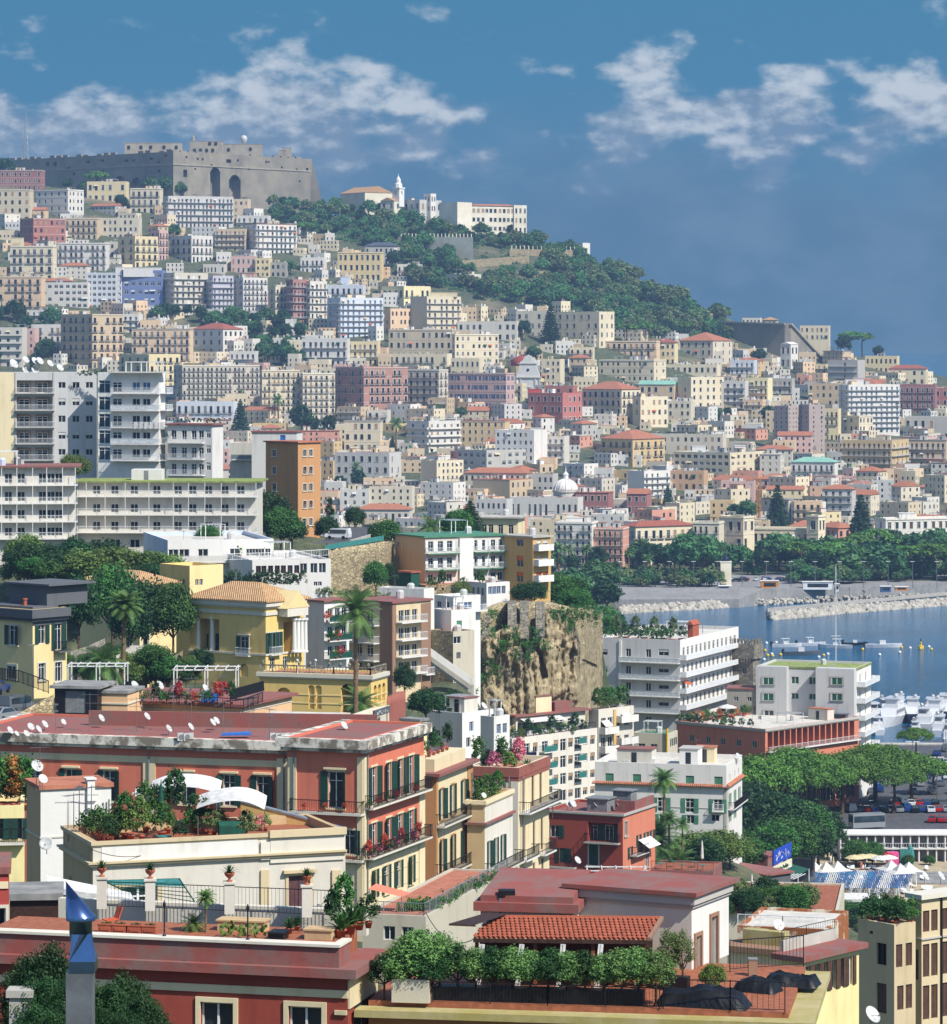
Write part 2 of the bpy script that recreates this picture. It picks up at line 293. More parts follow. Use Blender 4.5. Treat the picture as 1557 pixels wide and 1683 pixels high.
NEAR=[(x_,y_,z_)for(x_,y_,z_)in[(0,0,92),(-30,20,90),(30,20,90),(0,60,80),(-20,60,80),(20,60,78),(0,110,66),(-20,110,68),(20,110,62),(-30,180,60),(0,180,58),(20,190,52)]]
for(u,v,Y)in[(100,1600,250),(350,1580,260),(600,1570,280),(800,1560,310),(950,1500,400),(1050,1500,420),(1100,1400,520),(900,1380,580),(1050,1380,600),(1450,1800,220),(1300,1720,230),(1250,1650,330),(50,1160,370),(0,1145,380),(-200,1140,400),(200,1150,420),(330,1125,470),(450,1160,470),(530,1185,450),(600,1150,520),(700,1150,530),(735,1120,556),(820,1310,583),(950,1330,596),(880,1320,588),(800,1330,500),(850,1340,540),(900,1350,550),(760,1270,480),(960,1350,570),(720,1230,500),(560,985,600),(480,980,580),(350,950,590),(150,935,585),(0,930,580),(-200,930,590),(300,800,655),(100,800,665),(-150,800,670),(590,888,640),(640,885,660),(560,880,690),(480,880,680),(700,985,640),(800,985,650),(880,985,660),(960,1010,650),(400,840,720),(560,910,760),(620,910,740),(500,880,720),(680,930,740),(800,985,740)]:
 p=P(u,v,Y);NEAR.append((p.x,p.y,p.z))
for(u,Y,z)in[(u_,Y_,2.5)for u_ in range(1160,1760,75)for Y_ in range(570,880,35)if Y_>600 or u_>1250]+[(1010,600,10),(1010,640,8),(1000,680,8),(992,720,8),(975,760,10),(1060,640,6),(1060,720,5),(1250,460,16),(1400,460,12),(1600,450,12),(1300,560,5),(1500,560,5),(1150,620,8),(1250,640,4),(1350,640,4),(1500,640,4),(1650,640,4),(1200,720,4),(1350,720,4),(1550,720,4),(1700,720,4),(1100,760,6),(1250,800,4),(1400,800,4),(1550,800,4),(1050,700,12),(1000,760,14),(1200,880,3),(1350,880,3),(1500,870,3),(900,760,30),(800,800,30),(600,850,40),(300,850,45),(0,850,50),(-400,850,50),(900,900,12),(700,1000,10),(300,1000,12),(-300,1000,14),(900,1150,5),(500,1200,6),(0,1200,8),(-400,1200,8),(500,1400,5),(0,1400,6),(-500,1400,6)]:
 NEAR.append((X(u,Y),Y,z))
NEAR=np.array(NEAR)
COAST_Y=[0,860,880,900,930,1000,1100,1300,1384,1386];COAST_U=[9000,9000,1420,1380,1300,1060,1010,1005,1005,9000]
EDGE_U=[940,1215,1300,1420,1557,1700,2300];EDGE_Y=[1385,1388,1424,1440,1462,1480,1560]
def prom_z(Y):return 3.4 if Y<1400 else max(3.4,Z(far_v(0,max(Y,Y_SHORE)),Y)+.25)
def edge_y(u):return float(np.interp(u,EDGE_U,EDGE_Y))
def ground_z(x,y):
 uu=U0+x/max(y,1)*F
 if 1200<y<edge_y(uu)-1 and uu>1005:return-5.0
 if uu>930 and edge_y(uu)-1<=y<1504:return prom_z(y)-1.2
 if y<1430:
  d2=(NEAR[:,0]-x)**2+((NEAR[:,1]-y)*.8)**2+4.0;w=1/d2**1.6;z=float((w*NEAR[:,2]).sum()/w.sum())
  u=U0+x/max(y,1)*F
  if y>1375:z=3.0 if u>940 else z*(1430-y)/55+4*(y-1375)/55
  elif y>860:
   k=min(1,max(0,(u-float(np.interp(y,COAST_Y,COAST_U)))/12.0));z=z*(1-k)-5*k
  return z
 if y>Y_RIDGE:return ground_z(x*Y_RIDGE/y,Y_RIDGE)-(y-Y_RIDGE)*.25
 u=U0+x/y*F
 return Z(far_v(u,y),y)
def build_ground():
 us=np.concatenate([np.linspace(-2600,-150,10),np.linspace(-100,1660,111),np.linspace(1720,4200,10)])
 ys=np.concatenate([[-40,2],np.linspace(12,60,7),np.linspace(75,900,100),np.linspace(912,1370,14),[1374,1376,1383,1385.5,1388,1400,1415],np.linspace(1424,1480,8),np.linspace(1490,2800,66),np.linspace(2900,6000,10)])
 V=[]
 for y in ys:
  for u in us:
   yy=max(y,60)if y<60 else y
   x=X(u,yy)*(1 if y>=60 else 1.5);u2=U0+x/max(y,1)*F;V.append((x,y,-5.0 if 1380<y<1462 and u2>1000 else ground_z(x,y)))
 n=len(us);fs=[(j*n+i,j*n+i+1,(j+1)*n+i+1,(j+1)*n+i)for j in range(len(ys)-1)for i in range(n-1)]
 o=link('ground',np_mesh('ground',np.array(V),np.array(fs),['ground'],True));tag(o,'wooded and built-up slope running from the near terraces down to the bay and up the far hill','ground',kind='structure')
build_ground()
sea=MB().quad((-3000,700,0),(9000,700,0),(9000,30000,0),(-3000,30000,0)).build('sea','sea');tag(sea,'deep blue bay water with small ripples inside the breakwaters','sea',kind='structure')
prom=MB();us_=[940,1100,1215,1260,1300,1360,1420,1490,1557,1700,1900]
for a_,b_ in zip(us_[:-1],us_[1:]):
 for k in range(4):
  c=[]
  for(u_,kk)in((a_,k),(b_,k),(b_,k+1),(a_,k+1)):Y_=edge_y(u_)+(1506-edge_y(u_))*kk/4;c.append((X(u_,Y_),Y_,prom_z(Y_)))
  prom.quad(*c)
 prom.quad((X(a_,edge_y(a_)),edge_y(a_),-2),(X(b_,edge_y(b_)),edge_y(b_),-2),(X(b_,edge_y(b_)),edge_y(b_),prom_z(edge_y(b_))),(X(a_,edge_y(a_)),edge_y(a_),prom_z(edge_y(a_))))
prom.build('promenade','paving');tag(bpy.data.objects['promenade'],'grey paved seafront promenade behind the rock breakwaters','promenade',kind='structure')
# building kit
def facade(mb,o,a,n,L,z0,z1,holes,m=0,dep=.22,mrev=None):
 """wall plane with real openings; holes are (s0, s1, zb, zt, flags)"""
 mrev=m if mrev is None else mrev
 def pt(s,z,d=0.0):return(o[0]+a[0]*s-n[0]*d,o[1]+a[1]*s-n[1]*d,z)
 cuts=sorted({0.0,L}|{h[0]for h in holes}|{h[1]for h in holes})
 for s0,s1 in zip(cuts[:-1],cuts[1:]):
  if s1-s0<1e-4:continue
  mid=(s0+s1)/2;zz=z0
  for h in sorted((h for h in holes if h[0]<mid<h[1]),key=lambda h:h[2]):
   if h[2]>zz+1e-4:mb.quad(pt(s0,zz),pt(s1,zz),pt(s1,h[2]),pt(s0,h[2]),m)
   zz=max(zz,h[3])
  if zz<z1-1e-4:mb.quad(pt(s0,zz),pt(s1,zz),pt(s1,z1),pt(s0,z1),m)
 for h in holes:
  s0,s1,zb,zt=h[:4];fl=h[4]if len(h)>4 else 'lrtb';d=h[5]if len(h)>5 else dep
  if 'b' in fl:mb.quad(pt(s0,zb),pt(s1,zb),pt(s1,zb,d),pt(s0,zb,d),mrev)
  if 't' in fl:mb.quad(pt(s0,zt),pt(s1,zt),pt(s1,zt,d),pt(s0,zt,d),mrev)
  if 'l' in fl:mb.quad(pt(s0,zb),pt(s0,zt),pt(s0,zt,d),pt(s0,zb,d),mrev)
  if 'r' in fl:mb.quad(pt(s1,zb),pt(s1,zt),pt(s1,zt,d),pt(s1,zb,d),mrev)
  if 'k' in fl:mb.quad(pt(s0,zb,d),pt(s1,zb,d),pt(s1,zt,d),pt(s0,zt,d),mrev)
def arch(sc,w,z0,zs,n=7,dep=.6,back=False):
 out=[];r=w/2
 for i in range(n):
  s0=sc-r+w*i/n;s1=s0+w/n;mm=(s0+s1)/2-sc
  out.append((s0,s1,z0,zs+math.sqrt(max(0,r*r-mm*mm)),'t'+('k' if back else '')+('b' if z0>0.01 else '')+('l' if i==0 else '')+('r' if i==n-1 else ''),dep))
 return out
_wm={}
def win_mesh(kind,w,h,mats,dep=.22):
 key=(kind,round(w,2),round(h,2),tuple(mats),dep)
 if key in _wm:return _wm[key]
 b=MB();pane,frame,shut,trim=0,1,2,3;x0,x1=-w/2,w/2;e=.012
 k0=kind[0]
 if k0=='c':
  b.box(x0+e,dep*.45,e,-.01,dep*.45+.05,h-e,shut);b.box(.01,dep*.45,e,x1-e,dep*.45+.05,h-e,shut)
  b.quad((x0,dep-.01,0),(x1,dep-.01,0),(x1,dep-.01,h),(x0,dep-.01,h),pane)
 elif k0=='r':
  k=h*.55
  b.quad((x0,dep-.01,0),(x1,dep-.01,0),(x1,dep-.01,h),(x0,dep-.01,h),pane);b.box(x0+e,dep*.4,k,x1-e,dep*.4+.04,h-e,shut)
  t=.05
  for xx in(x0+e,-t/2,x1-t-e):b.box(xx,dep*.55,e,xx+t,dep*.55+.05,k,frame)
 else:
  b.quad((x0,dep-.01,0),(x1,dep-.01,0),(x1,dep-.01,h),(x0,dep-.01,h),pane)
  if 'f' in kind:
   t=max(.05,w*.05);y=dep*.6
   for xx in(x0+e,x1-t-e):b.box(xx,y,e,xx+t,y+.05,h-e,frame)
   b.box(-t*.6,y,t,t*.6,y+.05,h-t,frame)
   b.box(x0+t+e,y+.003,e,x1-t-e,y+.047,t,frame);b.box(x0+t+e,y+.003,h-t-e,x1-t-e,y+.047,h-e,frame)
   if h>1.8:b.box(x0+t+e,y+.006,h*.74,x1-t-e,y+.044,h*.74+t*.8,frame)
 if 's' in kind:
  sw=w*.5
  for sx in(x0-sw-.02,x1+.02):
   b.box(sx,-.07,0,sx+sw,-.025,h,shut)
   for i in range(1,4):b.box(sx+.04,-.082,h*i/4-.03,sx+sw-.04,-.071,h*i/4+.03,shut)
 if 't' in kind:
  t=max(.12,w*.14)
  b.box(x0-t,-.06,0,x0,.02,h+t,trim);b.box(x1,-.06,0,x1+t,.02,h+t,trim);b.box(x0,-.058,h,x1,.02,h+t,trim)
  b.box(x0-t-.06,-.16,-.14,x1+t+.06,.02,0,trim)
 if 'k' in kind:
  t=max(.12,w*.14);b.box(x0-t-.15,-.28,h+t,x1+t+.15,.02,h+t+.16,trim)
 me=b.mesh('window',mats);_wm[key]=me;return me
_bm={}
def bal_mesh(w,dep,style,mats,step=.3,th=.18,hr=1.0):
 key=(round(w,1),round(dep,2),style,tuple(mats),step)
 if key in _bm:return _bm[key]
 b=MB();x0,x1=-w/2,w/2
 b.box(x0,-dep,-th,x1,.05,0,0)
 if style=='solid':
  b.box(x0,-dep,0.002,x1,-dep+.12,hr,1);b.box(x0,-dep+.12,0.002,x0+.12,0,hr,1);b.box(x1-.12,-dep+.12,0.002,x1,0,hr,1)
 else:
  r=.045 if step>.25 else .03
  for xa in(x0+r,x1-r):
   b.beam((xa,-dep+r,hr),(xa,0,hr),r*2,r*2,1)
  b.beam((x0,-dep+r,hr+.003),(x1,-dep+r,hr+.003),r*2,r*2,1);b.beam((x0,-dep+r,.12),(x1,-dep+r,.12),r*1.4,r*1.4,1)
  n=max(2,int(w/step))
  for i in range(n+1):
   xx=x0+r+(w-2*r)*i/n;b.box(xx-r*.4,-dep+r*.6,0,xx+r*.4,-dep+r*1.4,hr,1)
  m=max(1,int(dep/step))
  for i in range(1,m):
   for xx in(x0+r,x1-r):b.box(xx-r*.4,-dep*i/m,0,xx+r*.4,-dep*i/m+r*.8,hr,1)
  if style=='panel':b.box(x0+.03,-dep+r*1.6,.15,x1-.03,-dep+r*1.6+.02,hr-.08,1)
 me=b.mesh('balcony',mats);_bm[key]=me;return me
def frame_of(u0,uc,u1,Y,th,D=12.0):
 """near corner at column uc and distance Y; front face runs left to u0, side face runs back to u1"""
 t=R(th);k0=(u0-U0)/F;k1=(u1-U0)/F;xc=X(uc,Y)
 L=(xc-k0*Y)/(math.cos(t)+k0*math.sin(t))
 if u1>uc+.5 and math.sin(t)-k1*math.cos(t)>1e-3:D=(k1*Y-xc)/(math.sin(t)-k1*math.cos(t))
 D=max(5.0,min(60.0,D))
 return xc,L,D,t
INFO={}
SOLID=[]
def clutter(rng,roof,L,D,zr,far,n,plants=True):
 """stair huts, tanks, aerials and planting on a flat roof: sub-parts of the roof"""
 for i in range(n):
  k=rng.choice(['hut','tank','aerial','aerial','unit','plants','pergola']if plants else['hut','tank','aerial','unit'])
  x,y=rng.uniform(.12,.88)*L,rng.uniform(.15,.85)*D
  if k=='hut':
   w,d,h=rng.uniform(2.2,min(5,L*.4)+.3),rng.uniform(2.2,4),rng.uniform(2.1,2.9)
   x=max(w/2+.4,min(L-w/2-.4,x));y=max(d/2+.5,min(D-d/2-.5,y))
   b=MB().cbox(x,y,zr,w,d,h).cbox(x,y,zr+h,w+.3,d+.3,.15,1);b.box(x-.45,y-d/2-.03,zr,x+.35,y-d/2-.005,zr+1.95,2)
   b.build('stair_hut',[rng.choice(['white','offwhite','cream','grey']),rng.choice(['trim_grey','roof_terra','roof_red']),'pane'],roof)
  elif k=='tank':MB().lathe([(.6,0),(.62,1.0),(.4,1.25),(.1,1.3)],8,0,(x,y,zr)).build('water_tank',[rng.choice(['dish','galv','paleblue'])],roof)
  elif k=='aerial':
   hh=rng.uniform(1.8,3.6);r=.05 if far else .025;b=MB().tube((x,y,zr),(x,y,zr+hh),r,r,5)
   b.beam((x-.6,y,zr+hh*.9),(x+.6,y,zr+hh*.9),r,r)
   for j in range(5):b.beam((x-.5+j*.25,y-.3,zr+hh*.9),(x-.5+j*.25,y+.3,zr+hh*.9),r*.6)
   b.build('aerial','galv',roof)
  elif k=='unit':MB().cbox(x,y,zr,.9,.4,.7).cbox(x,y,zr+.7,.94,.44,.04).build('air_conditioner','dish',roof)
  elif k=='pergola':
   w,d=min(4.5,L*.4),min(3.2,D*.4);b=MB()
   for sx in(-1,1):
    for sy in(-1,1):b.cbox(x+sx*w/2,y+sy*d/2,zr,.12,.12,2.3)
   for j in range(7):b.box(x-w/2-.2,y-d/2+d*j/6-.05,zr+2.3,x+w/2+.2,y-d/2+d*j/6+.05,zr+2.4)
   b.build('pergola',rng.choice(['frame_white','wood','rail_grey']),roof)
  else:
   b=MB();w=rng.uniform(1.5,min(6,L*.6));x=max(w/2+.3,min(L-w/2-.3,x));y=.7
   b.cbox(x,y,zr,w,.5,.4,1)
   for j in range(int(w*9)):
    cx,cy,cz,s=x+rng.uniform(-.5,.5)*w,y+rng.uniform(-.3,.3),zr+.4+rng.random()**2*1.3,rng.uniform(.12,.3)
    a=rng.uniform(0,6.3);dx,dy=math.cos(a)*s,math.sin(a)*s
    b.quad((cx-dx,cy-dy,cz-s*.6),(cx+dx,cy+dy,cz-s*.3),(cx+dx*.8,cy+dy,cz+s),(cx-dx,cy-dy*.6,cz+s*.7),0)
   b.build('roof_planting',[rng.choice(['leaf','leaf_dark','leaf_bright']),'pot'],roof)
def house(name,label,u0,uc,u1,vt,vb,Y,th=25,col='cream',rows=4,fc=5,rc=2,fs='w',rs=None,roof='f',D=12.0,cat='building',group=None,lod=1,side=None,wmats=None,rail=None,roofcol=None,nclut=3,seed=None,ww=None,wh=None,band=None,corner=None,base=None,blank_top=0.0,gap_bottom=0.0,plants=True,join=False,trimcol='trim',base_drop=3.0,shut=None,bal_dep=None,vis=True):
 """A block with openings, windows, balconies, cornice and roof. Style letters: w plain, t trimmed, s open shutters, c some closed shutters, d french windows with own balcony,
    b continuous balcony, B solid-fronted balcony, h wide roller-shutter windows, n blank, m string courses."""
 rng=random.Random(seed if seed is not None else hash((round(u0),round(vt)))%100003)
 xc,L,D,t=frame_of(u0,uc,u1,Y,th,D)
 zt=Z(vt,Y);zb=Z(vb,Y);a=(math.cos(t),-math.sin(t));bdir=(math.sin(t),math.cos(t))
 ox,oy=xc-L*a[0],Y-L*a[1]
 gz=min(ground_z(ox+a[0]*s+bdir[0]*d,oy+a[1]*s+bdir[1]*d)for s in(0,L)for d in(0,D))-1.0
 z_ground=min(gz,zb-base_drop)
 root=thing(name,label,cat,(ox,oy,z_ground),-t,group);zo=z_ground
 H0,H1=zb-zo,zt-zo;rs=rs if rs is not None else fs
 flat=roof[0]in 'fpt'
 par=(.55 if roof[0]=='f' else 0.0)
 SOLID.append((ox+(a[0]*L+bdir[0]*D)/2,oy+(a[1]*L+bdir[1]*D)/2,math.hypot(L,D)/2,vt,u0,max(u1,uc),Y,vb))
 S=(H1-H0-par-gap_bottom-blank_top)/rows
 wins=[];bals=[];mb=MB()
 for(face,Lf,nc,st,o,av,nv)in(('F',L,fc,fs,(0,0),(1,0),(0,-1)),('R',D,rc,rs,(L,0),(0,1),(1,0))):
  holes=[]
  if nc>0 and st[0]!='n':
   pitch=Lf/nc
   h_=wh if wh else S*(.62 if('d' in st or 'b' in st or 'B' in st)else .5)
   w_=ww if ww else min(pitch*(.62 if 'h' in st else .42),h_*(1.5 if 'h' in st else .62),2.6)
   jit=[rng.uniform(-.09,.09)*pitch for _ in range(nc)]
   for r in range(rows):
    zf=H0+gap_bottom+S*r
    zl=zf+(S*.06 if('d' in st or 'b' in st or 'B' in st)else S*.24)
    for c in range(nc):
     if rng.random()<.07:continue
     sc=pitch*(c+.5)+jit[c];holes.append((sc-w_/2,sc+w_/2,zl,zl+h_));wins.append((face,sc,zl,w_,h_,st))
     if 'd' in st and r>0:bals.append((face,sc,zl,min(pitch*.86,w_*2.1),'iron'))
    if('b' in st or 'B' in st)and(r>0 or gap_bottom>0):bals.append((face,Lf/2,zl,Lf-.3,'solid' if 'B' in st else 'rail'))
  facade(mb,o,av,nv,Lf,0,H1,holes,0)
 mb.quad((0,0,0),(0,D,0),(0,D,H1),(0,0,H1),0);mb.quad((0,D,0),(L,D,0),(L,D,H1),(0,D,H1),0)
 if flat and par:
  tk=.3
  mb.quad((tk,tk,H1-par),(L-tk,tk,H1-par),(L-tk,tk,H1),(tk,tk,H1));mb.quad((tk,D-tk,H1-par),(L-tk,D-tk,H1-par),(L-tk,D-tk,H1),(tk,D-tk,H1))
  mb.quad((tk,tk,H1-par),(tk,D-tk,H1-par),(tk,D-tk,H1),(tk,tk,H1));mb.quad((L-tk,tk,H1-par),(L-tk,D-tk,H1-par),(L-tk,D-tk,H1),(L-tk,tk,H1))
  for q in((0,0,L,tk),(0,D-tk,L,D),(0,tk,tk,D-tk),(L-tk,tk,L,D-tk)):mb.quad((q[0],q[1],H1),(q[2],q[1],H1),(q[2],q[3],H1),(q[0],q[3],H1),0)
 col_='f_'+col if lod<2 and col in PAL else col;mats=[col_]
 if side:mats.append(side);mb.m=[1 if False else x for x in mb.m]
 mb.build('wall',mats,root)
 if 'm' in fs or corner:
  cb=MB();pr=.3 if lod<2 else .35
  def ring(z,hh,p):
   cb.box(-p,-p,z,L+p,0.0,z+hh);cb.box(L,.0,z,L+p,D,z+hh)
  ring(H1-.35-(par if 'f'==roof[0]else 0),.35,pr)
  if 'm' in fs:
   for r in range(1,rows):ring(H0+gap_bottom+S*r-.12,.2,.1)
  if corner:
   cw=min(.6,L*.05)
   for xx in(0,L-cw):cb.box(xx,-.06,0,xx+cw,-.001,H1-.36-par)
  cb.build('cornice',corner or trimcol,root)
 wm=wmats or['pane','frame_white',shut or rng.choice(['shutter_brown','shutter_grey','shutter_green','shutter_tan']),trimcol]
 if join and wins:
  jb=MB()
  for(f_,s_,z_,w_,h_,st)in wins:
   m_=rng.choices((0,1,2),(6,1,2))[0]
   if f_=='F':jb.quad((s_-w_/2,.2,z_),(s_+w_/2,.2,z_),(s_+w_/2,.2,z_+h_),(s_-w_/2,.2,z_+h_),m_)
   else:jb.quad((L-.2,s_-w_/2,z_),(L-.2,s_+w_/2,z_),(L-.2,s_+w_/2,z_+h_),(L-.2,s_-w_/2,z_+h_),m_)
  tag(jb.build('window_panes',['pane','roller',wm[2]],root),kind='stuff')
 else:
  for(f_,s_,z_,w_,h_,st)in wins:
   if 'h' in st:kd=rng.choice(['r','f','r'])
   elif 's' in st:kd=rng.choices(['fs','c'],(5,1))[0]
   elif 'c' in st:kd=rng.choices(['p','c','f'],(4,4,2))[0]
   else:kd=rng.choices(['f' if lod>1 else 'p','c','f'],(6,2,2))[0]
   if 't' in st:kd+='t'
   if 'k' in st:kd+='tk'
   me=win_mesh(kd,w_,h_,wm)
   if rng.random()<.05 and 'd' not in st:
    key=('aw',round(w_,1),am:=rng.choice(['canvas','canvas_tan','canvas_green','chair_orange']))
    if key not in _wm:_wm[key]=MB().add([(-w_*.8,-.05,0),(w_*.8,-.05,0),(w_*.8,-1.0,-.7),(-w_*.8,-1.0,-.7),(-w_*.8,-1.0,-.9),(w_*.8,-1.0,-.9)],[(0,1,2,3),(3,2,5,4)]).mesh('awning',[am])
    if f_=='F':link('awning',_wm[key],root,(s_,0,z_+h_))
    else:link('awning',_wm[key],root,(L,s_,z_+h_),R(90))
   if f_=='F':link('window',me,root,(s_,0,z_))
   else:link('window',me,root,(L,s_,z_),R(90))
 rl=rail or('iron' if 'd' in fs else 'rail_white');slabm='trim_grey' if lod<2 else 'trim'
 for(f_,s_,z_,w_,k_)in bals:
  dp=bal_dep or(.9 if k_=='iron' else 1.3)
  me=bal_mesh(w_,dp,k_,[slabm,rl if k_!='solid' else col_],.45 if lod<2 else .16)
  if f_=='F':link('balcony',me,root,(s_,-.02,z_))
  else:link('balcony',me,root,(L+.02,s_,z_),R(90))
 rb=MB()
 if roof[0]=='f':rb.quad((.3,.3,H1-par+.02),(L-.3,.3,H1-par+.02),(L-.3,D-.3,H1-par+.02),(.3,D-.3,H1-par+.02),0)
 elif roof[0]=='p':rb.box(-.35,-.35,H1,L+.35,D+.35,H1+.3,0)
 elif roof[0]=='t':rb.box(-.1,-.1,H1,L+.1,D+.1,H1+.12,0)
 elif roof[0]=='h':rb.hip(0,0,L,D,H1,max(1.2,min(L,D)*.22),.6,0)
 elif roof[0]=='g':
  rh=D*.2;rb.add([(-.4,-.5,H1),(L+.4,-.5,H1),(L+.4,D+.5,H1),(-.4,D+.5,H1),(-.4,D/2,H1+rh),(L+.4,D/2,H1+rh)],[(0,1,5,4),(2,3,4,5),(1,2,5),(3,0,4),(0,3,2,1)])
 elif roof[0]=='G':
  rh=L*.22;rb.add([(-.4,-.5,H1),(L+.4,-.5,H1),(L+.4,D+.5,H1),(-.4,D+.5,H1),(L/2,-.5,H1+rh),(L/2,D+.5,H1+rh)],[(0,4,5,3),(1,2,5,4),(0,1,4),(2,3,5),(0,3,2,1)])
 rcol=roofcol or({'h':'tile','g':'tile','G':'tile'}.get(roof[0])or rng.choice(['roof_grey','roof_terra','roof_pale','roof_grey']))
 ro=rb.build('roof',rcol,root)
 if flat and nclut:clutter(rng,ro,L,D,H1-par+.04 if roof[0]=='f' else H1+(.3 if roof[0]=='p' else .12),lod<2,nclut,plants)
 INFO[root.name]=dict(L=L,D=D,H0=H0,H1=H1,S=S,t=t,ro=ro,par=par)
 return root
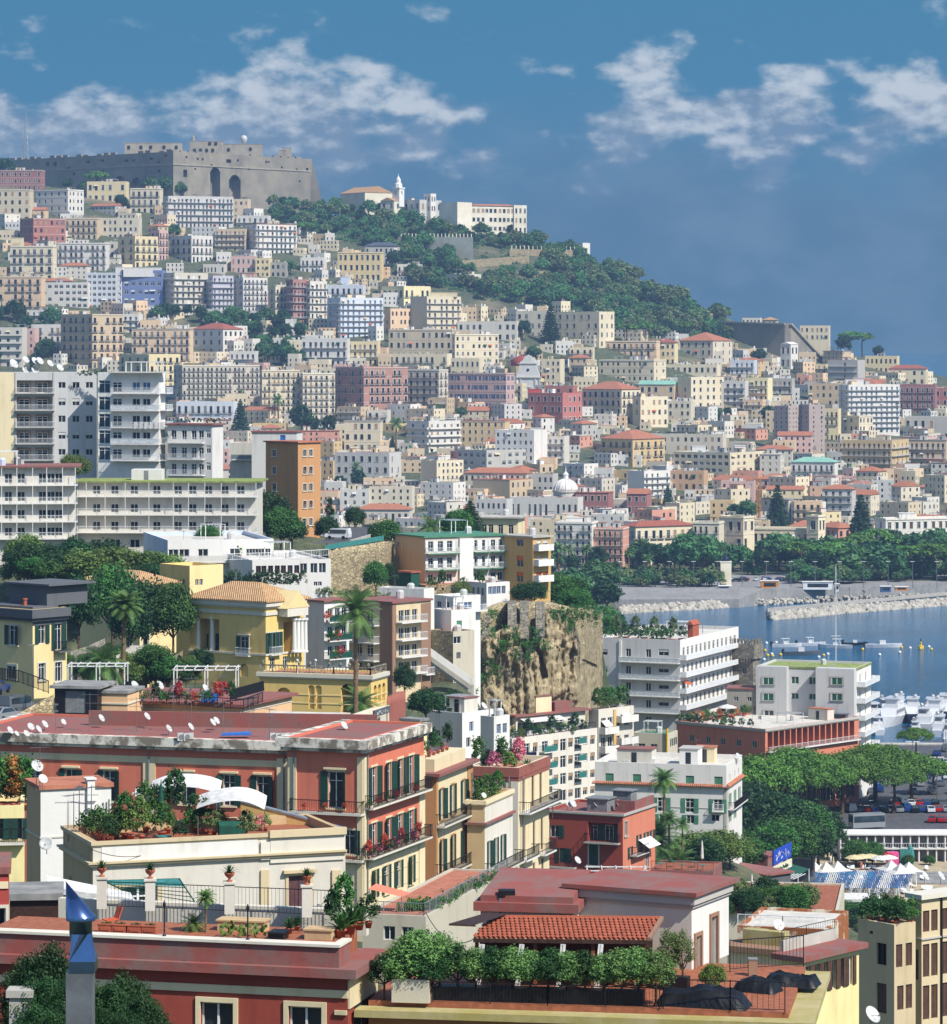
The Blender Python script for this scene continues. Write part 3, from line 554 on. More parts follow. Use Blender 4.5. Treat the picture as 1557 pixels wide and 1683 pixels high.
 # the far hillside town
def far(name,label,u0,uc,u1,vt,vb,col,rows,fc,rc=0,fs='w',roof='f',th=None,Y=None,**kw):
 Y=Y or far_Y(uc,vb)
 if th is None:th=28 if u1>uc else(6 if uc<700 else 14)
 D=kw.pop('D',13.0)
 return house(name,label,u0,uc,u1,vt,vb,Y,th,col,rows,fc,rc if u1>uc else 0,fs,roof=roof,D=D,nclut=kw.pop('nclut',6),**kw)
AB,HS,PZ,VL='apartment_block','house','palazzo','villa'
FAR=[(PZ,'long dark pink palace with two rows of windows just below the fortress',0,68,68,279,314,'darkred',3,9,0,'tm'),(HS,'grey and cream block of four window rows below the dark pink palace',-6,49,49,311,366,'beige',4,5,0,'wm'),(AB,'white four-storey block with pale blue cast and rooftop glass room below the fortress',60,112,138,311,360,'white',4,5,4,'wm','f',35),(HS,'low yellow house with six shuttered windows behind an umbrella pine under the fortress',143,207,207,298,334,'yellow',2,6,0,'t'),(VL,'cream villa of three rows with ornate crested roofline beside a large dark tree',214,263,263,309,352,'cream',3,5,0,'tdm'),(AB,'long pale glass-fronted block with continuous white balconies under the fortress corner',268,277,384,322,374,'lightgrey',5,1,16,'b','f',70),(HS,'narrow cream house attached to the long pale glass-fronted block',384,408,408,327,362,'beige',3,3,0,'w'),(HS,'low white terraced house with red awning line below the long glass-fronted block',389,441,441,354,378,'white',2,6,0,'b'),(AB,'white block with dark brown glazed bands and a blank white flank',404,422,488,368,418,'white',5,2,9,'b','p',60),(AB,'red block with pale blue corner strips and four rows of shutters',33,55,108,358,410,'crimson',4,2,6,'cm','f',55),(HS,'tan house of three rows beside the red block with blue corners',107,160,160,358,394,'tan',3,6,0,'tdm'),(HS,'beige house with arched top storey right behind the yellow three-row house',160,228,228,358,394,'pale',3,8,0,'t'),(AB,'free-standing cream tower house with a square stair hut on its roof',17,87,87,404,462,'cream',4,6,0,'dtm'),(PZ,'white palace of four shuttered rows with a long mid-height balcony',95,174,174,399,446,'white',4,9,0,'tdm'),(HS,'mustard yellow block of four rows with shaded blank flank',194,222,260,388,440,'yellow',4,2,4,'d','f',50),(HS,'slim white house with a pink front panel next to the mustard block',247,262,277,378,428,'pink',4,2,3,'d','f',45),(HS,'white house of three rows with railed roof between dark garden trees',280,315,350,387,432,'white',3,4,5,'d','f',45),(AB,'tan four-storey block with stacked balconies above the white terraces',354,404,404,376,414,'tan',4,7,0,'b'),(HS,'grey-beige low house squeezed left of the mustard block',172,208,208,397,424,'greycream',2,4,0,'w'),(HS,'pale pink two-storey house on the slope above the lilac block',380,420,420,421,451,'pink',2,5,0,'t'),(HS,'small yellow house next to the pale pink two-storey house',420,443,443,424,456,'yellow',3,3,0,'w'),(HS,'dark grey cube house with two rows of windows on the upper slope',444,471,471,431,457,'stonegrey',2,3,0,'w'),(HS,'white two-storey house with roof pergola beside a leaning umbrella pine',494,533,533,423,450,'white',2,5,0,'d'),(HS,'low white house fronted by a row of five arches',334,369,369,434,451,'offwhite',1,6,0,'w'),(AB,'wide peach block of six rows with stepped left end',-4,68,68,454,517,'peach',5,6,0,'dm'),(AB,'white clinic-like block with four rows of wide windows and blue glazed ends',68,145,145,464,507,'white',4,8,0,'h'),(AB,'pale blue-white block of six rows with blank white stair tower',143,200,200,448,508,'paleblue',6,7,0,'h'),(AB,'vivid blue-fronted block with white window frames, white attic and white base',202,268,268,444,514,'blue',5,6,0,'h'),(AB,'grey-beige seven-storey block with balconied middle bay beside the vivid blue block',270,287,342,448,520,'greycream',7,2,6,'b','f',55),(AB,'lilac-grey seven-storey block with thin balconies',342,350,384,453,521,'lilac',7,1,5,'b','f',60),(AB,'white tower block with blue window bands beside the lilac block',383,400,440,456,521,'white',7,2,6,'d','f',55),(HS,'cream five-storey house with shaded flank next to the brown brick tower',441,453,481,471,530,'cream',5,1,4,'d','f',55),(AB,'brown and red brick tower with corner balconies',470,482,506,459,536,'brick',6,2,4,'b','f',50),(AB,'thin white and pink block with balconies behind the brown brick tower',503,510,538,462,536,'offwhite',6,1,4,'b','f',50),(AB,'white block of five balconied rows at the foot of a dark wooded bank',-8,37,37,538,604,'offwhite',5,3,0,'B'),(HS,'narrow reddish pink house beside dark cypresses',37,57,57,540,584,'pink',4,2,0,'w'),(VL,'white villa with three rows among the dark cypresses',52,129,129,533,577,'white',3,8,0,'td'),(AB,'tall tan block of six rows with pale corner strip below the white clinic block',100,152,203,516,606,'tan',6,5,5,'dm','f',45),(HS,'small white house perched behind the tall tan block',202,229,229,516,548,'white',3,3,0,'b'),(PZ,'broad peach palace of five rows with ten window columns and deep eaves',217,312,312,541,606,'peach',5,10,0,'dtm','p'),(VL,'white villa with a red hipped tile roof and seven window bays',316,367,399,541,584,'white',3,4,4,'tm','h',40),(HS,'low white terraces stepping down below the red-roofed white villa',377,420,420,577,604,'white',2,5,0,'b'),(HS,'mustard yellow block rising behind the flat white roof with antennas',196,245,297,582,640,'yellow',4,4,5,'d','f',45),(AB,'very long cream block with seven even rows of small windows',286,300,427,600,668,'greycream',7,2,17,'tdm','f',70),(AB,'cream block with eight columns of small grey balconies',427,431,494,608,688,'cream',7,1,8,'dm','f',72),(AB,'cream balconied block adjoining the dark brick palace',494,498,551,613,690,'pale',7,1,6,'dm','f',72),(HS,'low blue-white house with wrought balconies under the very long cream block',290,384,384,660,700,'paleblue',2,9,0,'td'),(VL,'yellow crested villa of three rows with pale pilasters below the monastery gardens',555,627,627,414,464,'villa',3,8,0,'tkm'),(HS,'grey stone house with slate roof behind the yellow crested villa',600,654,654,404,438,'grey',2,7,0,'t','h'),(HS,'white cube house with tall dark windows in the wooded slope',653,691,691,434,458,'white',2,5,0,'d'),(HS,'long low white house half buried in trees',718,765,791,450,470,'offwhite',1,6,3,'w','f',40),(HS,'sky blue house with a small square tower',533,597,597,468,500,'paleblue',2,7,0,'d'),(AB,'big white and blue block with seven rows of wrap-around balconies',538,560,630,489,556,'paleblue',7,2,8,'b','f',55),(HS,'greenish yellow two-row house with long roof terrace',628,664,708,470,508,'lemon',2,4,5,'d','f',45),(AB,'tall yellowish block with balconied sunny front and blank grey flank',675,702,758,487,556,'cream',6,0,6,'b','f',48),(HS,'peach house with three rows of white-framed windows',632,642,697,507,550,'peach',3,1,8,'c','f',60),(PZ,'long grey-ochre palace of three rows on a shared base',639,743,743,541,592,'beige',3,10,0,'tm'),(PZ,'cream palace end with eight columns of tall shutters',743,748,820,549,600,'cream',4,1,8,'cm','f',65),(HS,'low cream house with a row of awnings below the long grey-ochre palace',620,735,735,581,612,'cream',2,12,0,'td'),(HS,'yellow house with dark balcony stripes beside glassy terraces',571,621,621,561,600,'yellow',3,6,0,'b'),(HS,'grey glassy terraces with railings below the big white and blue block',496,571,571,556,604,'lightgrey',3,8,0,'b'),(PZ,'dark red-brown brick palace with six rows and pale string courses',552,598,671,603,690,'brick',6,4,8,'tdm','f',50),(PZ,'grey-cream palace with balconied corner beside the dark brick palace',671,722,737,607,674,'greycream',5,5,2,'tdm','f',25),(PZ,'pink palace with dark cornices and blue-grey shutters beside the white church front',737,832,846,613,674,'pink',4,10,2,'sm','f',25),(HS,'cream attic house above the pink palace',741,788,788,589,622,'cream',2,6,0,'t'),(PZ,'red stepped house of three rows with tiled terraces below the church',868,925,957,646,698,'red',3,5,4,'t','f',35),(HS,'red upper block with roof terrace behind the red stepped house',895,942,942,634,680,'crimson',3,5,0,'w'),(HS,'cream house with terracotta roof right of the red stepped house',957,1022,1053,640,696,'cream',4,7,4,'td','h',35),(PZ,'long cream palace with eleven columns of tall dark shutters',985,1075,1095,591,640,'cream',4,10,2,'cm','f',25),(HS,'cream house with roof pergola beside the church front',890,921,921,590,636,'cream',4,4,0,'t'),(HS,'white garden house with arched ground floor above the church dome',752,850,850,528,562,'offwhite',2,9,0,'w'),(HS,'grey-cream house behind a tall dark araucaria',848,904,904,511,558,'greycream',3,5,0,'t'),(HS,'cream terraced house cluster crowned with pink plaster roof room',916,985,1010,512,572,'cream',4,6,3,'t','f',35),(PZ,'pinkish cream house with nine shuttered windows under the wooded slope',995,1079,1079,560,598,'peach',3,9,0,'tdm'),(HS,'yellow house with red tiled roof under the wooded slope',1079,1109,1109,563,600,'yellow',3,4,0,'t','h'),(HS,'pale yellow house with long reddish roof in front of umbrella pines',1116,1172,1204,560,598,'pale',3,5,3,'t','h',30),(HS,'white convent wing with a single row of thirteen windows below the bastion',1214,1293,1293,542,580,'white',2,13,0,'w'),(AB,'grey modern block with four dark window bands near the hill crest',1361,1410,1422,592,632,'grey',4,1,0,'b','f',25),(HS,'yellow house with long cornice next to the grey modern block',1422,1475,1475,585,616,'yellow',2,7,0,'w'),(HS,'cream house with two red hipped roofs near the hill crest',1461,1522,1522,606,634,'cream',2,5,0,'w','h'),(HS,'cream low house with roof railing above the green-roofed gable',1091,1179,1179,599,630,'cream',2,9,0,'t'),(HS,'house with white glazed veranda and red lower wall',1200,1240,1240,592,626,'paleblue',3,5,0,'b'),(PZ,'large plain cream block with sparse windows beside the bright lemon block',1114,1136,1190,620,672,'cream',4,1,5,'t','f',55),(HS,'brown house with green copper gabled roof',1050,1108,1108,632,664,'tan',2,5,0,'t','g'),(AB,'bright lemon yellow block of four balconied rows',1225,1262,1270,621,672,'lemon',4,5,0,'b','f',20),(AB,'grey-white block with glass bands left of the bright lemon block',1191,1225,1225,626,672,'lightgrey',4,3,0,'b'),(HS,'plain cream cube with four sunlit columns of windows',1040,1053,1098,652,702,'cream',3,1,5,'c','f',52),(HS,'cream house beside the plain cream cube',1098,1136,1136,659,698,'pale',3,4,0,'t'),(AB,'brownish grey tower slab with balconied shaded inner side',1272,1296,1312,667,742,'mauve',10,3,3,'w','f',40),(AB,'brownish grey tower with broad sunlit flank beside its twin',1313,1330,1356,665,744,'mauve',10,2,2,'w','f',55),(AB,'tall white tower block with ten columns of blue-shaded balconies',1379,1395,1479,632,712,'white',9,2,10,'b','f',65),(PZ,'dusky red palace with white balcony lines beside the tall white tower block',1479,1537,1537,632,684,'darkred',4,7,0,'td'),(PZ,'red palace at the edge of the town past the dusky red palace',1537,1600,1600,638,684,'red',3,6,0,'t'),(HS,'dark grey house behind the brownish twin towers',1270,1302,1302,622,660,'stonegrey',3,4,0,'b'),(HS,'brown house with roof terrace left of the tall white tower block',1329,1379,1379,630,668,'tan',3,5,0,'w'),(PZ,'cream palace of three rows standing free before the tall white tower block',1377,1412,1435,683,724,'cream',3,4,4,'tm','f',40),(HS,'yellow slim house between the brownish tower and the free-standing cream palace',1356,1378,1378,672,724,'yellow',4,3,0,'d'),(HS,'long grey house of two rows below the dusky red palace',1487,1600,1600,685,728,'grey',2,9,0,'t'),(AB,'long ochre-brown block with a bright sunlit end',1383,1466,1494,724,776,'ochre',4,10,4,'b','f',22),(AB,'ochre-brown block with wide eaves beside the one with a bright sunlit end',1494,1555,1555,724,770,'tan',3,7,0,'b','p'),(HS,'mustard houses with terracotta hipped roof in the lower town',988,1040,1093,722,768,'ochre',3,5,5,'d','h',40),(AB,'long grey-cream block of two wide rows behind the mustard houses',1032,1188,1188,714,758,'greycream',3,14,0,'w'),(AB,'broad cream block of four rows with stepped roof rooms',1107,1200,1258,744,790,'cream',4,9,6,'h','f',35),(HS,'white house with a green copper roof and eight window doors',1300,1372,1372,760,792,'white',2,8,0,'d','h'),(AB,'white balconied block with a blank grey party wall',1032,1059,1102,774,826,'white',5,0,5,'b','f',50),(HS,'orange flat-roofed house beside the block with blank grey party wall',1102,1157,1157,774,808,'orange',2,5,0,'w'),(HS,'dark brick-red house with shallow tiled roof left of the conical dark tree',1030,1063,1063,812,846,'darkred',2,3,0,'t','g'),(HS,'dark red house with grey windows right of the white dome',946,1000,1000,810,846,'darkred',2,5,0,'t','p'),(HS,'cream house with arched upper windows above the lower town roofs',566,625,625,692,744,'cream',3,5,0,'tm','p'),(AB,'white modern block with long balcony bands on its sunlit side',670,705,757,692,744,'white',4,2,5,'B','f',45),(PZ,'ochre house of four rows with thin red roof edge',757,830,830,692,740,'ochre',4,7,0,'tm','p'),(AB,'white block ending in a taller blank white stair tower',814,878,900,707,772,'white',5,7,1,'w','f',25),(AB,'white balconied block right of the blank white stair tower',900,928,928,717,766,'offwhite',4,3,0,'b'),(AB,'grey block with drying washing along its top floor',751,800,878,740,780,'grey',3,5,7,'h','f',48),(VL,'grey villa with two little hipped roof turrets',550,640,660,744,800,'lightgrey',3,7,2,'t','f',20),(AB,'cream six-column block with crenellated roof and plain beige flank',692,718,762,757,812,'cream',5,0,6,'t','f',48),(HS,'long school-like building under a low terracotta hipped roof',763,866,866,778,812,'greycream',2,11,0,'w','h'),(HS,'ochre-brown house with long roof slab before the terracotta-roofed school',777,838,876,789,822,'tan',2,0,4,'w','t',35),(HS,'grey flat house left of the white dome',866,909,909,779,812,'grey',2,5,0,'w'),(HS,'white cube with a blue-grey gable wall in the lower town',559,607,607,804,846,'white',3,3,0,'w'),(HS,'cream block with rooftop huts right of the white cube',607,677,677,800,846,'pale',4,6,0,'w'),(HS,'orange-tiled low houses in front of the cream block with rooftop huts',585,673,673,838,862,'offwhite',1,8,0,'w','h'),(HS,'low grey-white house with dark doors below the ochre-brown house',781,833,833,821,858,'lightgrey',2,6,0,'w'),(HS,'long low white house with a railed terrace left of the dark red houses',838,950,950,818,850,'white',1,12,0,'d'),(PZ,'white seven-row seafront palace with grey quoins and six columns of windows',914,973,973,858,940,'white',6,6,0,'dtm'),(PZ,'pink seafront palace of five rows beside the white seven-row palace',973,1024,1024,867,940,'salmon',5,6,0,'dtm'),(PZ,'cream seafront palace of three tall rows with a red tiled roof',1024,1045,1139,866,930,'cream',3,2,8,'dtm','h',60),(PZ,'cream-white block with four rows rising behind the seafront palms',1139,1182,1182,858,930,'pale',4,5,0,'tdm'),(PZ,'white palace with grey quoins and two rows of pedimented windows beside the seafront park',1438,1456,1575,852,915,'white',3,1,10,'tkm','f',68),]
for row in FAR:
 nm,lb=row[0],row[1];r=row[2:]
 kw={}
 if 'vivid blue' in lb:kw=dict(wmats=['pane','frame_white','frame_white','frame_white'],ww=None)
 if lb.startswith('pink palace'):kw=dict(shut='shutter_blue',trimcol='trim_grey')
 if 'copper' in lb:kw=dict(roofcol='copper')
 if 'slate' in lb:kw=dict(roofcol='slate')
 if 'red roof edge' in lb or 'red hipped' in lb or 'red tiled' in lb:kw=dict(roofcol='tile_red')
 if lb.startswith('tall white tower'):kw=dict(wmats=['pane_blue','frame_white','shutter_blue','trim'])
 if lb.startswith('big white and blue'):kw=dict(wmats=['pane_blue','frame_white','shutter_blue','trim'])
 far(nm,lb,*(r if len(r)>10 else r),**kw)
def far_box(u0,u1,v0,v1,Y,d=6,col='white',name='stair_tower',parent=None):
 b=MB();x0,x1=X(u0,Y),X(u1,Y);b.box(x0,Y,Z(v1,Y),x1,Y+d,Z(v0,Y));b.box(x0-.2,Y-.2,Z(v0,Y),x1+.2,Y+d+.2,Z(v0,Y)+.25)
 o=b.build(name,col)
 if parent is not None:
  o.parent=parent;o.matrix_parent_inverse=(Matrix.Translation(parent.location)@parent.rotation_euler.to_matrix().to_4x4()).inverted()
 return o
def find(lb):return[o for o in bpy.data.objects if o.get('label','').startswith(lb)][0]
for(lb,u0,u1,v0,v1,col)in[('vivid blue',203,265,440,455,'white'),('vivid blue',203,267,503,516,'white'),('free-standing cream tower',18,38,391,405,'cream'),('pale blue-white',190,201,439,506,'white'),('white block ending',872,892,704,770,'white'),('sky blue',560,574,455,470,'paleblue'),('red stepped',868,890,640,648,'red'),('tall white tower',1390,1420,624,633,'white'),('broad cream block',1138,1160,734,745,'white'),('broad cream block',1208,1226,733,745,'white'),('large plain cream',1180,1190,628,672,'greycream'),('white seven-row',930,958,851,859,'white'),('tall yellowish',706,752,481,488,'cream'),('white palace with grey',1478,1504,844,853,'white')]:
 far_box(u0,u1,v0,v1,far_Y((u0+u1)/2,max(v1,find(lb).location.y*0+v1))*0+find(lb).location.y-2.2 if lb in('vivid blue','pale blue-white','white block ending')else find(lb).location.y+3.0,5,col,'roof_room' if v1-v0<20 else 'stair_tower',find(lb))
 # landmarks of the far hill
def wparent(o,parent):
 o.parent=parent;o.matrix_parent_inverse=(Matrix.Translation(parent.location)@parent.rotation_euler.to_matrix().to_4x4()).inverted();return o
def castle():
 Y=2740.;xc,L,D,t=frame_of(17,285,512,Y,42);D=165.0
 a=(math.cos(t),-math.sin(t));b=(math.sin(t),math.cos(t));k1=(512-U0)/F
 D=(k1*Y-xc)/(b[0]-k1*b[1]);ox,oy=xc-L*a[0],Y-L*a[1];zg=190.
 root=thing('fortress','huge grey stone hilltop fortress with sheer walls and arched niches','fortress',(ox,oy,zg),-t)
 H=Z(249,Y)-zg;sx=L/(285-17.);sy=D/(512-285.)
 mb=MB()
 hf=[]
 def loc_f(u):return(u-17)*sx
 def loc_r(u):return(u-285)*sy
 def zz(v):return Z(v,Y)-zg
 hf+=arch(loc_f(200),14,0,zz(300),8,5.0,True)+arch(loc_f(226),12,0,zz(302),8,5.0,True)
 for(u,v,w,h)in[(80,259,6,6),(93,260,6,7),(116,268,6,4),(124,278,5,4),(148,259,6,4),(171,258,6,4),(172,276,5,4),(210,260,7,4),(222,260,4,4),(250,259,5,4),(273,255,4,4),(262,265,4,4),(262,280,5,5)]:
  hf.append((loc_f(u)-w*sx/2,loc_f(u)+w*sx/2,zz(v+h/2),zz(v-h/2),'lrtb',2.0))
 hr=arch(loc_r(352),18*sy/1.0*.9,0,zz(283),8,9.0,True)+arch(loc_r(384),21*sy*.9,0,zz(296),8,9.0,True)
 for(u,v,w,h)in[(306,257,3,4),(324,259,3,4),(332,259,3,4),(346,268,3,3),(320,276,3,3),(304,284,6,12),(374,260,8,6),(389,258,3,4),(436,258,3,4),(440,258,3,3),(462,266,3,3),(487,268,3,3),(407,272,3,3),(492,288,3,3),(505,268,4,7)]:
  hr.append((loc_r(u)-w*sy/2,loc_r(u)+w*sy/2,zz(v+h/2),zz(v-h/2),'lrtb',2.0))
 facade(mb,(0,0),(1,0),(0,-1),L,0,H,hf);facade(mb,(L,0),(0,1),(1,0),D,0,H,hr)
 mb.quad((0,0,0),(0,D,0),(0,D,H),(0,0,H));mb.quad((0,D,0),(L,D,0),(L,D,H),(0,D,H));mb.quad((0,0,H),(L,0,H),(L,D,H),(0,D,H))
 mb.build('wall','fort',root)
 vb=MB()
 for h in hf:
  if 'k' not in h[4]:vb.quad((h[0],1.9,h[2]),(h[1],1.9,h[2]),(h[1],1.9,h[3]),(h[0],1.9,h[3]))
 for h in hr:
  if 'k' not in h[4]:vb.quad((L-1.9,h[0],h[2]),(L-1.9,h[1],h[2]),(L-1.9,h[1],h[3]),(L-1.9,h[0],h[3]))
 tag(vb.build('embrasures','void',root),kind='stuff')
 cb=MB();z1=zz(271);cb.box(-.6,-.6,z1,L+.6,0,z1+1.0);cb.box(L,0,z1,L+.6,D,z1+1.0);cb.build('string_course','fort_trim',root)
 bt=MB()
 bt.add([(L,D-3,0),(L+14,D+8,0),(L-6,D+14,0),(L,D-3,H),(L+.5,D,H),(L-6,D+2,H)],[(0,1,4,3),(1,2,5,4),(3,4,5),(0,3,5,2)])
 bt.build('buttress','fort',root)
 rng=random.Random(3)
 mr=MB()
 for i in range(24):
  if rng.random()<.7:s=L*i/24;mr.box(s,.2,H,s+L/24*.7,2.2,H+rng.uniform(.8,2.0))
 for i in range(18):
  if rng.random()<.6:s=D*i/18;mr.box(L-2.2,s,H,L-.2,s+D/18*.7,H+rng.uniform(.6,1.4))
 mr.build('parapet','fort',root)
 for(u0,u1,v0,v1,YY)in[(205,298,235,254,2802),(312,365,232,256,2826),(365,430,237,256,2850),(464,478,243,260,2866),(458,470,247,260,2862)]:
  far_box(u0,u1,v0,v1,YY,14,'fort_trim','keep_building',root)
 kb=MB()
 for(u,v)in[(212,242),(232,242),(248,242),(270,242),(290,242),(320,247),(330,247),(340,247),(350,247),(376,246),(412,245),(345,236),(355,236)]:
  p=P(u,v,2849.6 if u>365 else 2825.6 if u>300 else 2801.6);kb.box(p.x-1.1,p.y-.02,p.z-1.3,p.x+1.1,p.y+.1,p.z+1.3)
 wparent(tag(kb.build('keep_windows','void'),kind='stuff'),root)
 s=P(401,228,2856);wparent(MB().lathe([(.3,-5),(1.8,-3),(2.6,-1.2),(2.9,0),(2.6,1.3),(1.7,2.4),(.3,2.9)],12,0,s).build('radar_dome','dish',smooth=True),root)
 s=P(318,232,2830);wparent(MB().lathe([(1.2,0),(1.2,3),(.5,4),(.1,6)],8,0,s).build('turret','fort_trim'),root)
 return root
castle()
def lattice_mast(name,label,u,vt,vb,Y,w0,w1,col,cat='mast',group=None):
 zb,zt=Z(vb,Y),Z(vt,Y);H=zt-zb
 root=thing(name,label,cat,(X(u,Y),Y,zb),.3,group);b=MB();n=max(6,int(H/(w0*1.3)))
 for sx,sy in((-1,-1),(1,-1),(1,1),(-1,1)):b.beam((sx*w0/2,sy*w0/2,0),(sx*w1/2,sy*w1/2,H),max(.12,w0*.09))
 for i in range(n):
  za,zc=H*i/n,H*(i+1)/n;wa,wc=w0+(w1-w0)*i/n,w0+(w1-w0)*(i+1)/n
  for q in range(4):
   s=((-1,-1),(1,-1),(1,1),(-1,1));p,r=s[q],s[(q+1)%4]
   b.beam((p[0]*wa/2,p[1]*wa/2,za),(r[0]*wc/2,r[1]*wc/2,zc),max(.08,w0*.05))
 b.build('lattice',col,root);return root
mst=lattice_mast('radio_mast','thin lattice radio mast rising behind the fortress wall',43,192,262,2800,3.4,1.2,'rail_grey')
MB().tube((0,0,Z(192,2800)-Z(262,2800)),(0,0,Z(181,2800)-Z(262,2800)),.3,.2,6).build('antenna','rail_grey',mst)
lattice_mast('crane_mast','orange lattice crane mast standing among the lower town roofs',1247,784,872,far_Y(1247,868),1.8,1.8,'craneorange','crane')
YM=2735.
house('monastery_church','long monastery church with pale brown roof beside its bell tower',560,600,645,316,345,YM+30,55,'ivory',2,3,4,'n',roof='g',roofcol='tile_tan',nclut=0)
house('monastery_wing','long white monastery wing with arcaded lower windows and red tile roof',770,776,846,338,382,YM,66,'ivory',3,1,10,'t',roof='h',roofcol='tile',D=40,ww=2.2,wh=3.0)
house('monastery_pavilion','white three-storey corner pavilion with battlemented top at the end of the monastery',843,845,866,337,386,YM-12,60,'ivory',3,1,3,'t',roof='f',nclut=0)
house('monastery_lodge','shaded stone monastery lodge with a great arched loggia',722,752,776,332,392,YM-14,40,'ivory',3,2,2,'n',roof='f',nclut=1)
house('monastery_house','grey low monastery house between the bell tower and the arched lodge',655,690,726,328,368,YM+6,40,'lightgrey',2,4,4,'t',roof='f',nclut=2)
house('monastery_house','white gabled monastery house below the pale brown church roof',626,648,660,330,362,YM+2,30,'ivory',2,2,1,'t',roof='G',roofcol='tile_tan',nclut=0)
house('monastery_house','small white block with a chimney-like turret on the monastery roofs',697,708,717,318,350,YM+10,40,'white',2,2,2,'t',roof='f',nclut=0)
def bell_tower():
 p=P(655,340,YM+12);w=14/F*YM*.5;zt=Z(291,YM)-p.z
 root=thing('bell_tower','white square bell tower with tapering cupola above the monastery roofs','bell tower',p,R(-35))
 b=MB();zc=zt*.62
 hs=[(w*.7,w*1.3,zc*.62,zc*.86,'lrtbk',1.0)]
 for o,a,n in(((-w,-w),(1,0),(0,-1)),((w,-w),(0,1),(1,0)),((w,w),(-1,0),(0,1)),((-w,w),(0,-1),(-1,0))):facade(b,o,a,n,2*w,0,zc,hs)
 b.build('shaft','white',root)
 MB().box(-w-.5,-w-.5,zc,w+.5,w+.5,zc+1).build('cornice','white',root)
 MB().lathe([(w*.95,0),(w*.9,zt*.12),(w*.62,zt*.16),(w*.58,zt*.28),(w*.3,zt*.34),(.3,zt*.4),(.1,zt*.48)],8,0,(0,0,zc+1)).build('cupola','white',root)
bell_tower()
def garden_wall(label,pts,th,mat='wallstone',posts=0,name='retaining_wall'):
 root=None
 for(u0,v0,b0,u1,v1,b1,Y0,Y1)in pts:
  p,q=P(u0,v0,Y0),P(u1,v1,Y1);zb0,zb1=Z(b0,Y0),Z(b1,Y1)
  if root is None:root=thing(name,label,'wall',(p.x,p.y,min(zb0,zb1)))
  b=MB();d=th
  b.add([(p.x,p.y,zb0-4),(q.x,q.y,zb1-4),(q.x,q.y,q.z),(p.x,p.y,p.z),(p.x,p.y+d,zb0-4),(q.x,q.y+d,zb1-4),(q.x,q.y+d,q.z),(p.x,p.y+d,p.z)],[(0,1,2,3),(3,2,6,7),(0,3,7,4),(1,5,6,2),(4,7,6,5)])
  wparent(b.build('masonry',mat),root)
  for i in range(posts):
   c=p.lerp(q,(i+.5)/posts);wparent(MB().cbox(c.x,c.y+.6,c.z,.7,.7,2.6).build('post','ivory'),root)
 return root
yw=far_Y(700,420)-5
garden_wall('long pale stone retaining wall with pillars under the monastery trees',[(580,395,412,645,389,412,yw+70,yw+40),(645,389,420,778,390,418,yw+40,yw)],4,'ivory',22)
garden_wall('pillared garden wall running out to the white gatehouse on the spur',[(838,409,422,948,411,426,far_Y(838,422),far_Y(948,426))],4,'wallstone',16)
garden_wall('crumbling pale terrace wall in the grassy slope',[(760,428,444,870,420,436,far_Y(760,442),far_Y(870,434))],6,'wallstone')
garden_wall('short pale terrace wall lower down the grassy slope',[(835,449,462,900,445,458,far_Y(835,461),far_Y(900,457))],6,'wallstone')
garden_wall('pale crag wall near the far end of the wooded spur',[(1110,517,530,1172,515,532,far_Y(1110,530),far_Y(1172,532))],6,'wallstone')
house('gatehouse','small white gatehouse at the tip of the garden wall on the spur',948,958,970,399,424,2738,40,'white',1,1,1,'t',roof='f',nclut=0)
def bastion():
 Y=2630;p=P(1170,600,Y);root=thing('bastion','sloping grey stone bastion rising to a sharp corner above the convent','bastion',p)
 a=[P(1165,527,Y+40),P(1290,531,Y),P(1300,531,Y),P(1352,588,Y+30)]
 b=MB();zb=p.z-6
 def lo(q):return Vector((q.x,q.y,zb))
 b.add([a[0],a[1],lo(a[1]),lo(a[0])],[(0,1,2,3)]);b.add([a[1],a[2],lo(a[2]),lo(a[1])],[(0,1,2,3)]);b.add([a[2],a[3],lo(a[3]),lo(a[2])],[(0,1,2,3)])
 bk=[q+Vector((0,40,0))for q in a];b.add([a[0],bk[0],bk[1],a[1]],[(0,1,2,3)]);b.add([a[1],bk[1],bk[2],a[2]],[(0,1,2,3)]);b.add([a[2],bk[2],bk[3],a[3]],[(0,1,2,3)])
 wparent(b.build('rampart','fort'),root)
 cb=MB();cb.beam(a[0]+Vector((0,-1,-.6)),a[1]+Vector((0,-1,-.6)),2,1.2);cb.beam(a[2]+Vector((0,-1,-.6)),a[3]+Vector((0,-1,-.6)),2,1.2);wparent(cb.build('coping','fort_trim'),root)
bastion()
house('house','white flat house on top of the grey bastion',1220,1250,1250,522,536,2700,10,'white',1,5,0,'t',roof='t',nclut=0)
house('house','little house with tan pyramid roof on top of the grey bastion',1253,1277,1277,526,536,2690,10,'tan',1,3,0,'t',roof='h',roofcol='tile_tan',nclut=0)
house('house','cream long house behind the sharp corner of the bastion',1315,1363,1363,535,560,2700,10,'cream',2,6,0,'t',roof='f',nclut=1)
